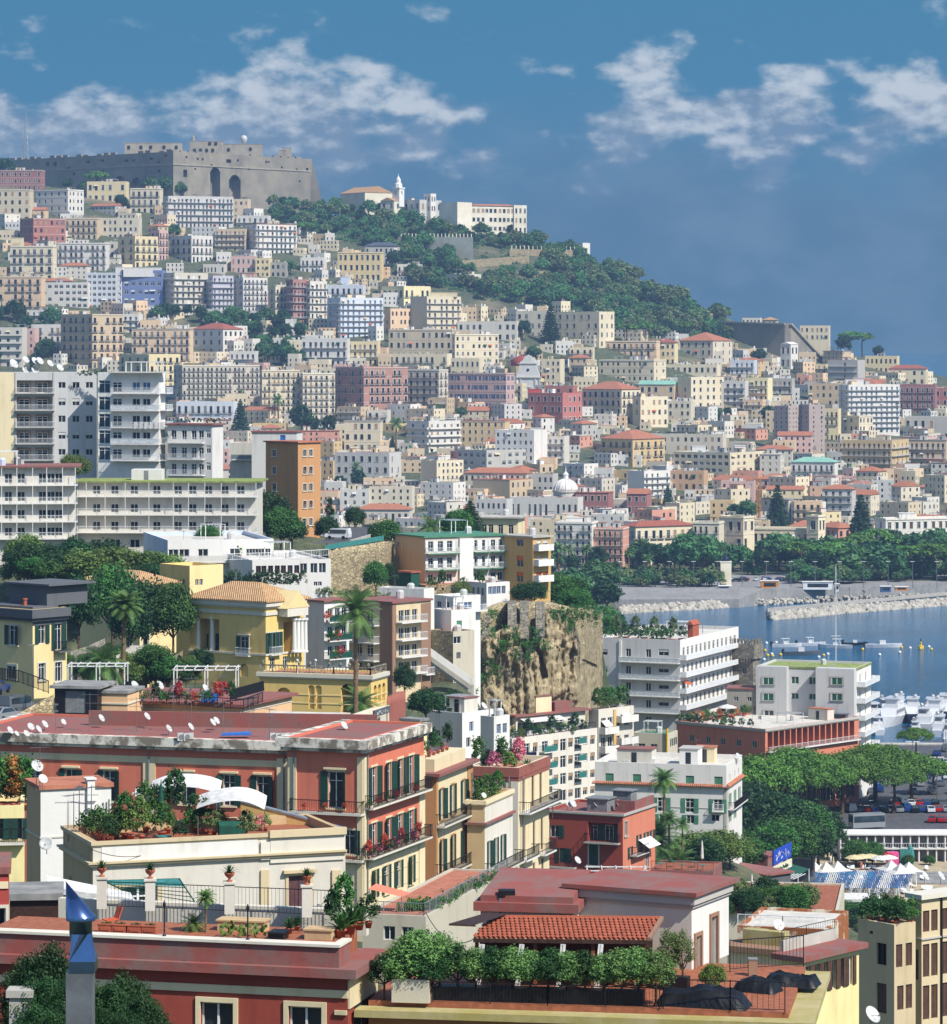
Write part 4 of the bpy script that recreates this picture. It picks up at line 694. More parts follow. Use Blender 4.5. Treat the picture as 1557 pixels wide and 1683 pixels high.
def church():
 Y=far_Y(868,650);p=P(868,652,Y);root=thing('church','white baroque church front with curved gable and red dome behind','church',p,R(-12));k=Y/F
 w=20*k;b=MB()
 prof=[(-1.1,0),(1.1,0),(1.1,30),(.98,33),(.95,38),(.8,42),(.72,52),(.66,57),(.42,60),(.3,66),(0,69),(-.3,66),(-.42,60),(-.66,57),(-.72,52),(-.8,42),(-.95,38),(-.98,33),(-1.1,30)]
 pts=[(x*w,z*k)for x,z in prof];n=len(pts)
 b.add([(x,0,z)for x,z in pts]+[(x,1.6,z)for x,z in pts],[tuple(range(n)),tuple(range(2*n-1,n-1,-1))]+[(i,(i+1)%n,n+(i+1)%n,n+i)for i in range(n)])
 b.build('facade_wall','white',root)
 t=MB()
 for s in(-1.0,-.62,.62,1.0):t.box(s*w-.5,-.4,0,s*w+.5,0,31*k)
 t.box(-1.15*w,-.7,31*k,1.15*w,0,33*k);t.box(-.85*w,-.5,54*k,.85*w,0,55.2*k);t.box(-.26*w,-.8,15*k,.26*w,0,16.2*k);t.build('pilaster_order','offwhite',root)
 MB().box(-.16*w,-.1,0,.16*w,.02,13*k).build('door','shutter_brown',root)
 MB().lathe([(.12*w,0),(.12*w,.1)],12,0,(0,0,0)).build('rose_window','pane',root).matrix_local=Matrix.Translation((0,-.08,44*k))@Matrix.Rotation(R(90),4,'X')
 MB().box(-.95*w,1.6,0,.95*w,40*k*1.0,30*k).build('nave','yellow',root)
 MB().box(-1.9*w,6,0,-.95*w,30*k,36*k).build('transept','yellow',root)
 dm=[(18*k,0),(18*k,4*k)]+[(18*k*math.cos(a),4*k+13*k*math.sin(a))for a in np.linspace(0.05,1.45,7)]+[(.6,18*k),(.5,20*k)]
 MB().lathe(dm,20,0,(-26*k,30,50*k)).build('dome','crimson',root,smooth=True)
 MB().lathe([(18.4*k,-20*k),(18.4*k,-.01)],20,0,(-26*k,30,50*k)).build('drum','yellow',root)
 SOLID.append((p.x,p.y+10,16,586,822,892,Y,650))
church()
house('chapel','white chapel with pedimented bell gable under the bastion',1283,1300,1312,566,606,far_Y(1298,606),30,'white',2,2,2,'t',roof='G',roofcol='white',nclut=0,cat='chapel')
def dome_church(name,label,u,vtop,vb,r_px,mat,cat='church'):
 Y=far_Y(u,vb);k=Y/F;p=P(u,vb,Y);H=(vb-vtop)*k;r=r_px*k;root=thing(name,label,cat,p)
 MB().lathe([(r*1.02,0),(r*1.02,H*.42),(r*1.1,H*.43),(r*1.1,H*.46)],20).build('drum','offwhite',root)
 MB().lathe([(r*math.cos(a),H*.461+r*.95*math.sin(a))for a in np.linspace(0,1.47,9)],24).build('dome',mat,root,smooth=True)
 rb=MB()
 for i in range(12):
  a=2*math.pi*i/12
  q=[Vector((r*1.015*math.cos(e)*math.cos(a),r*1.015*math.cos(e)*math.sin(a),H*.461+r*.965*math.sin(e)))for e in np.linspace(0,1.4,7)]
  for s,t in zip(q[:-1],q[1:]):rb.beam(s,t,r*.05)
 rb.build('ribs',mat,root)
 z=H*.46+r*.94;MB().lathe([(r*.22,0),(r*.22,r*.35),(r*.27,r*.37),(r*.16,r*.5),(r*.05,r*.62),(.05,H-z)],12,0,(0,0,z)).build('lantern','white',root)
 SOLID.append((p.x,p.y,r,vtop,u-r_px,u+r_px,Y,vb));return root
dome_church('domed_church','large white ribbed dome with lantern above the lower town roofs',930,764,842,20,'white')
dome_church('domed_chapel','small brown tiled dome with lantern beside the orange tiled houses',572,812,866,8,'slate')
YV=1590.
house('museum_pavilion','cream neoclassical pavilion with shaded flank at one end of the balustraded mansion',1182,1222,1240,849,935,YV-4,35,'cream',3,3,2,'tkm',roof='f',roofcol='roof_pale',nclut=1)
house('museum_pavilion','cream neoclassical pavilion closing the other end of the balustraded mansion',1326,1345,1357,847,935,YV-2,35,'cream',3,1,2,'tkm',roof='f',roofcol='roof_pale',nclut=1)
house('mansion','low cream balustraded mansion between two taller pavilions on the seafront',1238,1330,1330,868,935,YV+4,14,'cream',2,9,0,'tkm',roof='f',roofcol='roof_pale',nclut=1)
# plant kit
def leaf_quads(rs,cen,rad,n,leaf,up=.3,squash=1.0):
 """n leaf-sized quads around each clump centre"""
 k=len(cen);c=np.repeat(cen,n,0);r=np.repeat(rad,n)
 d=rs.normal(size=(k*n,3));d/=np.linalg.norm(d,axis=1)[:,None];d[:,2]*=squash
 p=c+d*(r*rs.uniform(.35,1.05,k*n))[:,None]
 nrm=d+rs.normal(size=(k*n,3))*.7;nrm[:,2]+=up;nrm/=np.linalg.norm(nrm,axis=1)[:,None]
 a=np.cross(nrm,rs.normal(size=(k*n,3)));a/=np.linalg.norm(a,axis=1)[:,None]+1e-9;b=np.cross(nrm,a)
 s=leaf*rs.uniform(.55,1.3,k*n)[:,None]
 v=np.stack([p-a*s,p-b*s*.55,p+a*s,p+b*s*.55],1).reshape(-1,3)
 return v,np.arange(k*n*4).reshape(-1,4)
def shell(rs,n,rx,ry,rz,zc,inner=.45,low=-.6):
 d=rs.normal(size=(n*3,3));d/=np.linalg.norm(d,axis=1)[:,None];d=d[d[:,2]>low][:n]
 q=d*rs.uniform(inner,1.0,len(d))[:,None]**.6
 return q*np.array([rx,ry,rz])+np.array([0,0,zc])
def limbs(b,rs,base,tips,r0,m=0):
 for t in tips:
  mid=Vector(base).lerp(Vector(t),.5)+Vector(rs.normal(size=3)*.15);b.tube(base,mid,r0,r0*.7,6,m,False);b.tube(mid,t,r0*.7,r0*.25,6,m,False)
PROTO={}
def proto(key,name,crown_v,crown_f,mat,trunk,crown_name='crown',bark='bark'):
 root=link(name,None,None,(0,0,-500));trunk.build('trunk',bark,root);link(crown_name,np_mesh('crown',crown_v,crown_f,[mat]),root)
 PROTO[key]=root;return root
def mk_round(key,seed,h,rx,rz,nc,nl,leaf,mat,trunk_frac=.3,name='broadleaf_tree',cr=.28):
 rs=np.random.RandomState(seed);zc=h-rz
 cen=shell(rs,nc,rx*.8,rx*.8,rz*.82,zc);v,f=leaf_quads(rs,cen,rs.uniform(cr*.7,cr*1.3,len(cen))*rx,nl,leaf)
 b=MB();b.tube((0,0,-1.5),(0,0,h*trunk_frac),h*.028,h*.02,8);limbs(b,rs,(0,0,h*trunk_frac*.9),[tuple(c)for c in cen[:7]],h*.014)
 return proto(key,name,v,f,mat,b)
def mk_pine(key,seed,h,rx,thick,nc,nl,leaf,mat='leaf_pine',name='umbrella_pine',cr=.2):
 rs=np.random.RandomState(seed);r=np.sqrt(rs.uniform(0,1,nc))*rx*.9;a=rs.uniform(0,6.283,nc)
 cen=np.stack([r*np.cos(a),r*np.sin(a),h-thick*.35-(r/rx)**2*thick*.75+rs.uniform(-.5,.3,nc)*thick*.35],1)
 v,f=leaf_quads(rs,cen,rs.uniform(cr*.8,cr*1.25,nc)*rx,nl,leaf,.9,.6)
 b=MB();top=h-thick*1.05;lean=rs.uniform(-.6,.6)
 b.tube((0,0,-1.5),(lean,0,top*.55),h*.034,h*.026,8,0,False);b.tube((lean,0,top*.55),(lean*.4,0,top),h*.026,h*.02,8,0,False)
 tips=[tuple(cen[i]-np.array([0,0,thick*.15]))for i in rs.choice(nc,9,False)];limbs(b,rs,(lean*.7,0,top*.8),tips,h*.015)
 return proto(key,name,v,f,mat,b)
def mk_conifer(key,seed,h,r,tiers,nl,leaf,mat='leaf_dark',name='araucaria_tree',droop=.1):
 rs=np.random.RandomState(seed);cen=[];rad=[]
 for i in range(tiers):
  z=h*(.14+.84*i/tiers);rr=r*(1-i/tiers)**.8+.1
  for j in range(max(3,int(7*rr/r)+3)):
   a=j*6.283/max(3,int(7*rr/r)+3)+i*.7+rs.uniform(-.2,.2)
   for q in(.35,.7,1.0):cen.append((rr*q*math.cos(a),rr*q*math.sin(a),z-droop*rr*q+rs.uniform(-.1,.1)));rad.append(rr*.24+.12)
 v,f=leaf_quads(rs,np.array(cen),np.array(rad),nl,leaf,.4,.55);b=MB().tube((0,0,-1.5),(0,0,h*.95),h*.02,.04,7)
 return proto(key,name,v,f,mat,b)
def mk_cypress(key,seed,h,r,nl,leaf,mat='leaf_dark'):
 rs=np.random.RandomState(seed);z=rs.uniform(.06,1,60);a=rs.uniform(0,6.283,60);rr=r*np.sin(np.clip(z*2.6+.45,0,3.1))*rs.uniform(.3,.9,60)
 cen=np.stack([rr*np.cos(a),rr*np.sin(a),z*h],1);v,f=leaf_quads(rs,cen,np.full(60,r*.5),nl,leaf,.5,1.4);return proto(key,'cypress_tree',v,f,mat,MB().tube((0,0,-1.5),(0,0,h*.5),h*.02,.05,6))
def mk_palm(key,seed,h,fl,nf,mat='leaf_palm',name='palm_tree',leaflets=26,r=.28,bushy=0.0,wid=.035):
 rs=np.random.RandomState(seed);b=MB()
 bend=rs.uniform(-.3,.3);segs=7
 for i in range(segs):
  z0,z1=h*i/segs,h*(i+1)/segs;b.tube((bend*(i/segs)**2,0,z0-(1.0 if i==0 else 0)),(bend*((i+1)/segs)**2,0,z1),r*(1.15-.25*i/segs),r*(1.0-.2*i/segs),9,0,False)
 b.lathe([(r*.9,-.5),(r*1.7,0),(r*1.3,.5),(r*.4,.9)],9,0,(bend,0,h))
 V=[];Fc=[]
 for i in range(nf):
  a=i*2.39996+rs.uniform(-.2,.2);e=R(78)-(i/nf)*R(105)+rs.uniform(-.12,.12);L=fl*rs.uniform(.85,1.1);dh=np.array([math.cos(a),math.sin(a),0.0])
  p=np.array([bend,0,h+.35]);pts=[p];ang=e
  for s in range(8):p=p+(dh*math.cos(ang)+np.array([0,0,math.sin(ang)]))*L/8;pts.append(p);ang-=R(8.5)
  side=np.array([-dh[1],dh[0],0]);pts=np.array(pts)
  def quad(q0,q1,q2,q3):n=len(V);V.extend([q0,q1,q2,q3]);Fc.append((n,n+1,n+2,n+3))
  for s in range(8):quad(pts[s]-side*.03,pts[s]+side*.03,pts[s+1]+side*.02,pts[s+1]-side*.02)
  for j in range(leaflets):
   t=(j+1.5)/(leaflets+1.5)*8;k=min(7,int(t));c=pts[k]+(pts[k+1]-pts[k])*(t-k);d=(pts[k+1]-pts[k]);d/=np.linalg.norm(d)
   ll=fl*.24*math.sin(math.pi*(.12+.85*(j+1)/leaflets))**.7
   for sg in(-1,1):
    tip=c+(side*sg*.85+d*.5+np.array([0,0,-.25]))*ll;w=d*fl*wid*.5
    quad(c-w,c+w,tip+w*.3,tip-w*.3)
 root=proto(key,name,np.array(V),np.array(Fc),mat,b,'fronds','palmbark');return root
def plant(key,p,h=None,label=None,cat='tree',group=None,rz=None,seed=0,sx=None,hp=None):
 """set a copy of a prototype at p; h = wanted height in metres"""
 src=PROTO[key];rng=random.Random(seed+int(p[0]*7)+int(p[1]*13))
 s=(h/HT[key])if h else 1.0;sc=(s*(sx or 1),s*(sx or 1),s)
 o=copy_tree(src,None,p,rz if rz is not None else rng.uniform(0,6.28),sc);tag(o,label,cat,group);return o
mk_round('far_a',1,9,4.6,3.6,46,34,.62,'leaf_far');mk_round('far_b',2,8,4.2,3.2,40,34,.6,'leaf_far');mk_round('far_c',3,10,3.8,4.2,40,34,.6,'leaf_dark',name='evergreen_tree');mk_round('far_d',4,7,4.4,2.9,40,30,.6,'leaf_olive',name='olive_tree')
mk_pine('far_pine',5,11,6,2.4,44,34,.6);mk_conifer('far_con',6,20,4.5,16,9,.6);mk_cypress('far_cyp',7,12,1.5,14,.5)
mk_palm('far_palm',8,9,3.4,22,leaflets=7,r=.35,wid=.12)
mk_round('oak_a',11,10,5.0,4.6,130,75,.26,'leaf',.2);mk_round('oak_b',12,9,4.4,4.0,120,75,.25,'leaf_dark',.2,'evergreen_tree');mk_round('oak_c',13,8,4.6,3.4,100,70,.24,'leaf_bright');mk_round('olive',14,6,3.3,2.6,80,60,.2,'leaf_olive',name='olive_tree')
mk_pine('pine_a',15,15,9.5,5.0,170,95,.3);mk_pine('pine_b',16,14,8.5,4.6,150,95,.3);mk_pine('pine_c',17,15,9.0,5.6,160,95,.3)
mk_conifer('conifer',18,20,4.6,22,22,.3);mk_cypress('cypress',19,10,1.3,40,.2)
mk_palm('palm_date',20,11,4.2,46,leaflets=38,r=.33,wid=.02);mk_palm('palm_fan',21,6,2.4,40,'leaf_palm',leaflets=16,r=.22,wid=.06);mk_palm('palm_bush',22,1.0,3.4,36,leaflets=34,r=.35,wid=.022)
mk_round('bush_a',23,2.4,1.5,1.2,60,60,.09,'leaf',.15,'bush');mk_round('bush_b',24,2.0,1.4,1.05,60,60,.085,'leaf_dark',.15,'bush');mk_round('bush_c',25,1.6,1.1,.85,50,60,.07,'leaf_bright',.15,'bush')
HT=dict(far_a=9,far_b=8,far_c=10,far_d=7,far_pine=11,far_con=20,far_cyp=12,far_palm=11,oak_a=10,oak_b=9,oak_c=8,olive=6,pine_a=15,pine_b=14,pine_c=15,conifer=20,cypress=10,palm_date=13.5,palm_fan=8,palm_bush=3.6,bush_a=2.4,bush_b=2.0,bush_c=1.6)
# trees of the far hill
def inside(poly,u,v):
 c=False;n=len(poly);j=n-1
 for i in range(n):
  (x1,y1),(x2,y2)=poly[i],poly[j]
  if(y1>v)!=(y2>v)and u<(x2-x1)*(v-y1)/(y2-y1)+x1:c=not c
  j=i
 return c
WOOD_SLOPE=[(450,338),(540,330),(620,345),(700,358),(780,380),(870,392),(950,415),(975,430),(1100,485),(1210,535),(1190,562),(1110,562),(1040,556),(1000,540),(930,508),(800,495),(760,478),(690,470),(640,440),(600,402),(520,390),(450,366)]
BARE=[(735,425),(800,405),(880,418),(900,450),(840,462),(760,445)]
DARK_BANK=[(0,490),(20,500),(60,535),(105,530),(92,585),(60,610),(-10,612)]
MID_WOOD=[(228,520),(300,520),(345,526),(395,528),(495,532),(495,606),(425,600),(405,566),(320,526),(230,532)]
rngt=random.Random(5)
def free(x,y,r):
 return all((x-s[0])**2+(y-s[1])**2>(s[2]*.62+r)**2 for s in SOLID)
TREES=[]
def scatter(poly,n,keys,hlo,hhi,label,group,gap=4.5,avoid=None):
 us=[p[0]for p in poly];vs=[p[1]for p in poly];k=0;tries=0
 while k<n and tries<n*30:
  tries+=1;u,v=rngt.uniform(min(us),max(us)),rngt.uniform(min(vs),max(vs))
  if not inside(poly,u,v)or(avoid and inside(avoid,u,v)):continue
  Y=far_Y(u,v);x=X(u,Y)
  if any((x-a)**2+((Y-b)*.55)**2<gap**2 for a,b in TREES)or not free(x,Y,2.5):continue
  kk=rngt.choice(keys);TREES.append((x,Y));plant(kk,(x,Y,ground_z(x,Y)-.4),rngt.uniform(hlo,hhi),label(kk,u,v)if callable(label)else label,'tree',group,sx=rngt.uniform(.9,1.25));k+=1
 return k
scatter(WOOD_SLOPE,260,['far_a','far_b','far_a','far_c','far_d','far_d','far_b'],8,14,lambda k,u,v:{'far_a':'broad mid-green tree','far_b':'low rounded green tree','far_c':'dark upright evergreen tree','far_d':'grey-green olive-like tree'}[k]+(' beside the fortress end of the wooded slope' if u<600 else ' around the pillared retaining wall under the monastery' if u<790 else ' on the slope below the white gatehouse' if u<990 else ' on the wooded spur beside the grey bastion'),'trees of the wooded slope',5.6,BARE)
scatter(DARK_BANK,26,['far_c','far_b','far_cyp','far_c'],9,15,'dark tree in the wooded bank under the wide peach block','trees of the dark bank')
scatter(MID_WOOD,40,['far_c','far_b','far_c','far_a'],8,14,'dark tree in the wooded bank below the vivid blue-fronted block','trees below the blue block')
def fart(key,u,vt,vb,label,sx=None,group=None):
 Y=far_Y(u,vb);x=X(u,Y);z=ground_z(x,Y)-.3;plant(key,(x,Y,z),max(4,Z(vt,Y)-z),label,'tree',group,sx=sx);TREES.append((x,Y))
for(k,u,vt,vb,lb)in[('far_pine',160,281,322,'umbrella pine standing against the fortress wall'),('far_a',248,290,322,'broad dark tree before the fortress arches'),('far_a',275,288,324,'broad dark tree before the fortress arches'),('far_a',296,298,326,'broad dark tree before the fortress arches'),('far_c',112,292,318,'dark round tree beside the yellow church with a square turret'),('far_a',138,298,322,'dark round tree beside the yellow church with a square turret'),('far_c',200,318,350,'dark tree beside the cream villa with ornate crested roofline'),('far_c',11,257,300,'dark tree at the fortress end above the dark pink palace'),('far_pine',500,364,398,'umbrella pine leaning over the white two-storey house'),('far_a',285,368,394,'tree between the beige arched house and tan balconied block'),('far_a',478,428,452,'tree between the dark grey cube house and its white neighbour'),('far_con',905,498,566,'tall dark araucaria in front of the grey-cream house'),('far_a',878,568,594,'bright green tree behind the church front'),('far_c',860,524,560,'dark tree left of the tall araucaria'),('far_pine',1060,528,566,'broad umbrella pine below the wooded slope'),('far_pine',1030,532,566,'broad umbrella pine below the wooded slope'),('far_pine',1125,528,562,'broad umbrella pine below the wooded slope'),('far_pine',1150,550,580,'umbrella pine in front of the convent'),('far_c',1188,540,578,'dark tree in front of the convent'),('far_c',1175,545,580,'dark tree in front of the convent'),('far_pine',1398,544,585,'bright umbrella pine on the hill crest past the bastion'),('far_pine',1418,546,585,'bright umbrella pine on the hill crest past the bastion'),('far_c',1386,548,585,'dark tree on the hill crest past the bastion'),('far_c',1444,566,592,'small dark tree on the hill crest above the yellow house'),('far_c',1248,570,606,'dark tree in shade before the white chapel'),('far_con',1098,796,850,'conical dark tree above the dark red house roofs'),('far_con',1278,793,872,'tall layered araucaria beside the orange crane mast'),('far_con',1415,808,905,'tallest layered araucaria beside the white seafront palace'),('far_c',1208,826,862,'dark tree behind the neoclassical pavilion'),('far_a',1230,822,862,'dark tree behind the neoclassical pavilion'),('far_c',1195,668,690,'dark tree below the bright lemon block'),('far_a',1180,670,692,'dark tree below the bright lemon block'),('far_c',1262,664,700,'dark tree left of the brownish tower slab'),('far_con',395,655,725,'spreading dark cedar below the very long cream block'),('far_c',496,662,716,'dark clump of cypress below the cream balconied blocks'),('far_c',512,680,720,'dark clump of cypress below the cream balconied blocks'),('far_palm',458,650,700,'lone thin palm below the cream balconied blocks'),('far_c',540,680,716,'dark bush at the foot of the dark brick palace'),('far_con',645,715,745,'dark conifer beside the cream house with arched windows'),('far_palm',651,688,740,'palm beside the cream house with arched windows'),('far_a',760,668,690,'green tree below the pink palace'),('far_a',715,664,690,'green tree below the pink palace'),('far_c',560,780,812,'dark tree beside the grey villa with turrets'),('far_c',590,770,808,'dark tree beside the grey villa with turrets'),('far_palm',585,760,805,'palm in front of the grey villa with turrets')]:
 fart(k,u,vt,vb,lb,group='far trees: '+lb)
rp=random.Random(9)
for i in range(86):
 u=905+(i+rp.random())*(1600-905)/86;right=u>1265
 Y=rp.uniform(1500,1560)if not right else rp.uniform(1470,1575);x=X(u,Y)
 k=rp.choice(['far_c','far_a','far_b','far_palm','far_c']if not right else['far_c','far_a','far_c','far_pine','far_a','far_b'])
 h=rp.uniform(9,13)if not right else rp.uniform(10,17)
 if 1185<u<1200 or(1240<u<1330 and not right):h=7
 if Y<1510 and 1010<u<1270:h*=.8
 plant(k,(x,Y,ground_z(x,Y)-.3),h,{'far_palm':'slim palm','far_pine':'umbrella pine','far_a':'broad green tree','far_b':'low rounded tree','far_c':'dark evergreen tree'}[k]+' in the seafront park before the '+('white and pink palaces' if u<1024 else 'cream seafront palaces' if u<1182 else 'balustraded mansion' if u<1360 else 'white quoined palace'),'tree','trees of the seafront park',sx=1.25 if right else 1.1)
for(k,u,vt,vb,lb)in[('far_a',1135,876,950,'tall light-crowned tree rising above the seafront park'),('far_a',1155,880,950,'tall light-crowned tree rising above the seafront park'),('far_c',1258,893,950,'dark round tree before the balustraded mansion'),('far_pine',1316,888,952,'flat-topped umbrella pine on a bare trunk before the balustraded mansion')]:
 Y=1500.;x=X(u,Y);z=ground_z(x,Y)-.2;plant(k,(x,Y,z),Z(vt,Y)-z,lb,'tree','park: '+lb)
def undergrowth():
 rs=np.random.RandomState(3);cen=[]
 while len(cen)<2600:
  u,v=rs.uniform(440,1215),rs.uniform(330,565)
  if not inside(WOOD_SLOPE,u,v)or(inside(BARE,u,v)and rs.rand()<.8):continue
  Y=far_Y(u,v);x=X(u,Y);cen.append((x,Y,ground_z(x,Y)+.8))
 v,f=leaf_quads(rs,np.array(cen),rs.uniform(1.5,3.6,len(cen)),26,.7,.5,.55)
 tag(link('undergrowth',np_mesh('undergrowth',v,f,['leaf_far'])),'dense scrub covering the slope between the trees under the monastery','undergrowth',kind='stuff')
undergrowth()
for i in range(26):
 u=930+(i*37%80);Y=960+(i*71%420);x=X(u,Y);plant(('far_a','far_c','far_b')[i%3],(x,Y,ground_z(x,Y)-.3),9+i%5,'green tree on the shore slope seen past the cliff edge','tree','trees of the shore slope',sx=1.2)
for i in range(80):
 u=1005+(i+rp.random())*7.4;Y=max(edge_y(u)+14,1428)+rp.uniform(0,34);x=X(u,Y)
 if 1172<u<1300 and Y<1465:continue
 plant(('far_b','far_c','far_d','far_a')[i%4],(x,Y,prom_z(Y)-.4),rp.uniform(4,8.5),('low rounded shrub-like tree','small dark tree','grey-green small tree','small bright tree')[i%4]+' on the promenade edge before the '+('cream seafront palaces' if u<1182 else 'balustraded mansion' if u<1360 else 'white quoined palace'),'tree','small trees along the promenade',sx=1.3)
lw=MB()
for(a,b_,ya,yb)in((1010,1165,1422,1445),(1400,1560,1470,1492)):
 lw.quad(*[(X(u,Y),Y,prom_z(Y)+.05)for u,Y in((a,ya),(b_,ya),(b_,yb),(a,yb))])
tag(lw.build('lawn','ground'),'thin lawn strips along the seafront promenade','lawn',kind='structure')
# the many small houses packed between the larger ones
def filler():
 rng=random.Random(21);cols=['cream','white','offwhite','pale','beige','lightgrey','greycream','white','cream','peach','yellow','tan','grey','offwhite','salmon','ochre','pink','white']
 names=dict(offwhite='off-white',pale='pale cream',lightgrey='light grey',greycream='grey-cream',salmon='salmon pink')
 marks=[(o.location.x,o.location.y,o['label'])for o in bpy.data.objects if o.parent is None and o.get('category')in('building','church','fortress')]
 def short(lb):
  import re
  s=re.split(r' (?:beside|below|next|under|behind|among|above|right|left|just|near|at|on|before|and|adjoining|rising|squeezed|attached|between|closing|in|past|standing|stepping|wrapping|perched) ',lb)[0]
  w=s.split()[:9]
  while w[-1]in('with','of','a','the','its','two','one','and','by','to','four','five','six','seven','three','rows','row','long','dark','even','small','tall','window','white','pale'):w=w[:-1]if w[-1]not in('rows','row')else w[:-3]
  return ' '.join(w)
 hand=list(SOLID);n=0;tries=0
 while n<300 and tries<14000:
  tries+=1
  u=rng.uniform(-10,1580);v=rng.choice([rng.uniform(600,905),rng.uniform(600,905),rng.uniform(640,880),rng.uniform(330,640)])
  if u<285 and v>610:continue
  if v<v_ridge(u)+22:continue
  if inside(WOOD_SLOPE,u,v)or inside(DARK_BANK,u,v)or(inside(MID_WOOD,u,v)and rng.random()<.8):continue
  if 640<u<1200 and v<float(np.interp(u,[640,760,930,1000,1060,1200],[440,515,512,548,560,560])):continue
  Y=far_Y(u,v);k=F/Y;th=rng.choice([0,8,20,35,50,30])+(8 if u>778 else 0);w=rng.uniform(9,22);h=rng.choice([5.5,7,9,10,12,13.5])*rng.uniform(.9,1.1);D=rng.uniform(9,14)
  ok=True;x=X(u,Y);r=math.hypot(w,D)/2
  for s in SOLID:
   if(x-s[0])**2+(Y+D/2-s[1])**2<((r+s[2])*.66)**2:ok=False;break
  if not ok:continue
  uL,uR,vt=u-w*k*.9,u+D*k*math.sin(R(th))+2,v-h*k
  for s in hand:
   if s[6]>Y and uL<s[5]and uR>s[4]and vt<s[7]-.38*(s[7]-s[3])and vt<s[7]-3:ok=False;break
  if not ok:continue
  for(tx,ty)in TREES:
   if abs(tx-x)<r*.8 and abs(ty-Y-D/2)<D:ok=False;break
  if not ok:continue
  col=rng.choice(cols);rf=rng.choices(['f','p','h','g'],(10,2,2,1))[0];rows=max(1,round(h/3.6));fc=max(2,int(w/3.4));rc=max(2,int(D/3.6))
  near=min(marks,key=lambda m:(m[0]-x)**2+((m[1]-Y)*.5)**2);rel='downhill of' if near[1]>Y+6 else('uphill of' if near[1]<Y-6 else 'next to')
  size='low' if rows<3 else 'small';rw={'f':'flat-roofed','p':'slab-roofed','h':'tile-roofed','g':'gabled'}[rf]
  uc=u+(w*k*.3);u0=uc-w*k*math.cos(R(th));u1=uc+D*k*max(.0,math.sin(R(th))-(u-U0)/F)
  house('house',f'{names.get(col, col)} {rw} {size} house {rel} {short(near[2])}',u0,uc,max(u1,uc),vt,v,Y,th,col,rows,fc,rc if th>12 else 0,rng.choice(['w','w','b','d','t','c']),rs='w',roof=rf,D=D,nclut=rng.choice([2,3,4,5]),seed=n,join=True,group='small houses packed over the far hill')
  n+=1
 print('filler',n,tries)
filler()
def infill():
 """the jumble of sheds, stair huts and small roofs too many and too small to pick apart"""
 rng=random.Random(77);b=MB();mats=['white','cream','offwhite','lightgrey','beige','peach','greycream','tan','roof_terra','roof_grey','roof_pale','pane','leaf_far'];n=0;tries=0;mine=[]
 while n<900 and tries<16000:
  tries+=1;u=rng.uniform(-10,1580);v=rng.choice([rng.uniform(590,925),rng.uniform(640,925),rng.uniform(340,640)])
  if(u<285 and v>610)or v<v_ridge(u)+14 or inside(WOOD_SLOPE,u,v)or inside(DARK_BANK,u,v):continue
  if 640<u<1200 and v<float(np.interp(u,[640,760,930,1000,1060,1200],[440,515,512,548,560,560])):continue
  Y=far_Y(u,v);k=F/Y;x=X(u,Y);w,d,h=rng.uniform(6,15),rng.uniform(6,11),rng.choice([3.2,4.5,6,6.5,9]);r=w*.5
  if any((x-s[0])**2+(Y-s[1])**2<((r+s[2])*.55)**2 for s in SOLID)or any((x-m[0])**2+(Y-m[1])**2<(r+m[2])**2*.5 for m in mine):continue
  vt=v-h*k
  if any(s[6]>Y and u-r*k<s[5]and u+r*k>s[4]and vt<s[7]-.3*(s[7]-s[3])and vt<s[7]-3 for s in SOLID):continue
  mine.append((x,Y,r));t=R(rng.choice([0,10,25,40]));ca,sa=math.cos(t),-math.sin(t);z0=ground_z(x,Y);c=rng.randrange(8);i0=len(b.v)
  b.box(-w/2,-d/2,-5,w/2,d/2,h,c);b.box(-w/2+.3,-d/2+.3,h,w/2-.3,d/2-.3,h+.08,rng.choice([8,9,10]))
  for q in range(max(1,int(w/2.6))):
   for z in np.arange(.9,h-2,3.2):xx=-w/2+(q+.5)*w/max(1,int(w/2.6));b.box(xx-.45,-d/2-.03,z,xx+.45,-d/2+.05,z+1.7,11)
  for q in range(max(1,int(d/3))):
   for z in np.arange(.9,h-2,3.2):yy=-d/2+(q+.5)*d/max(1,int(d/3));b.box(w/2-.05,yy-.45,z,w/2+.03,yy+.45,z+1.7,11)
  for q in range(rng.randrange(4)):
   xx,yy,s=rng.uniform(-.4,.4)*w,rng.uniform(-.4,.4)*d,rng.uniform(.5,1.6);b.cbox(xx,yy,h+.08,s,s,rng.uniform(.6,2.3),rng.choice([0,1,2,9,12,3]))
  b.v[i0:]=[(x+px*ca-py*sa,Y+px*sa+py*ca,z0+pz)for px,py,pz in b.v[i0:]];n+=1
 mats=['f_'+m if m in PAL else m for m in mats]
 tag(b.build('town_infill',mats),'jumble of small walls and rooftops filling the gaps between the larger houses','rooftops',kind='stuff')
infill()
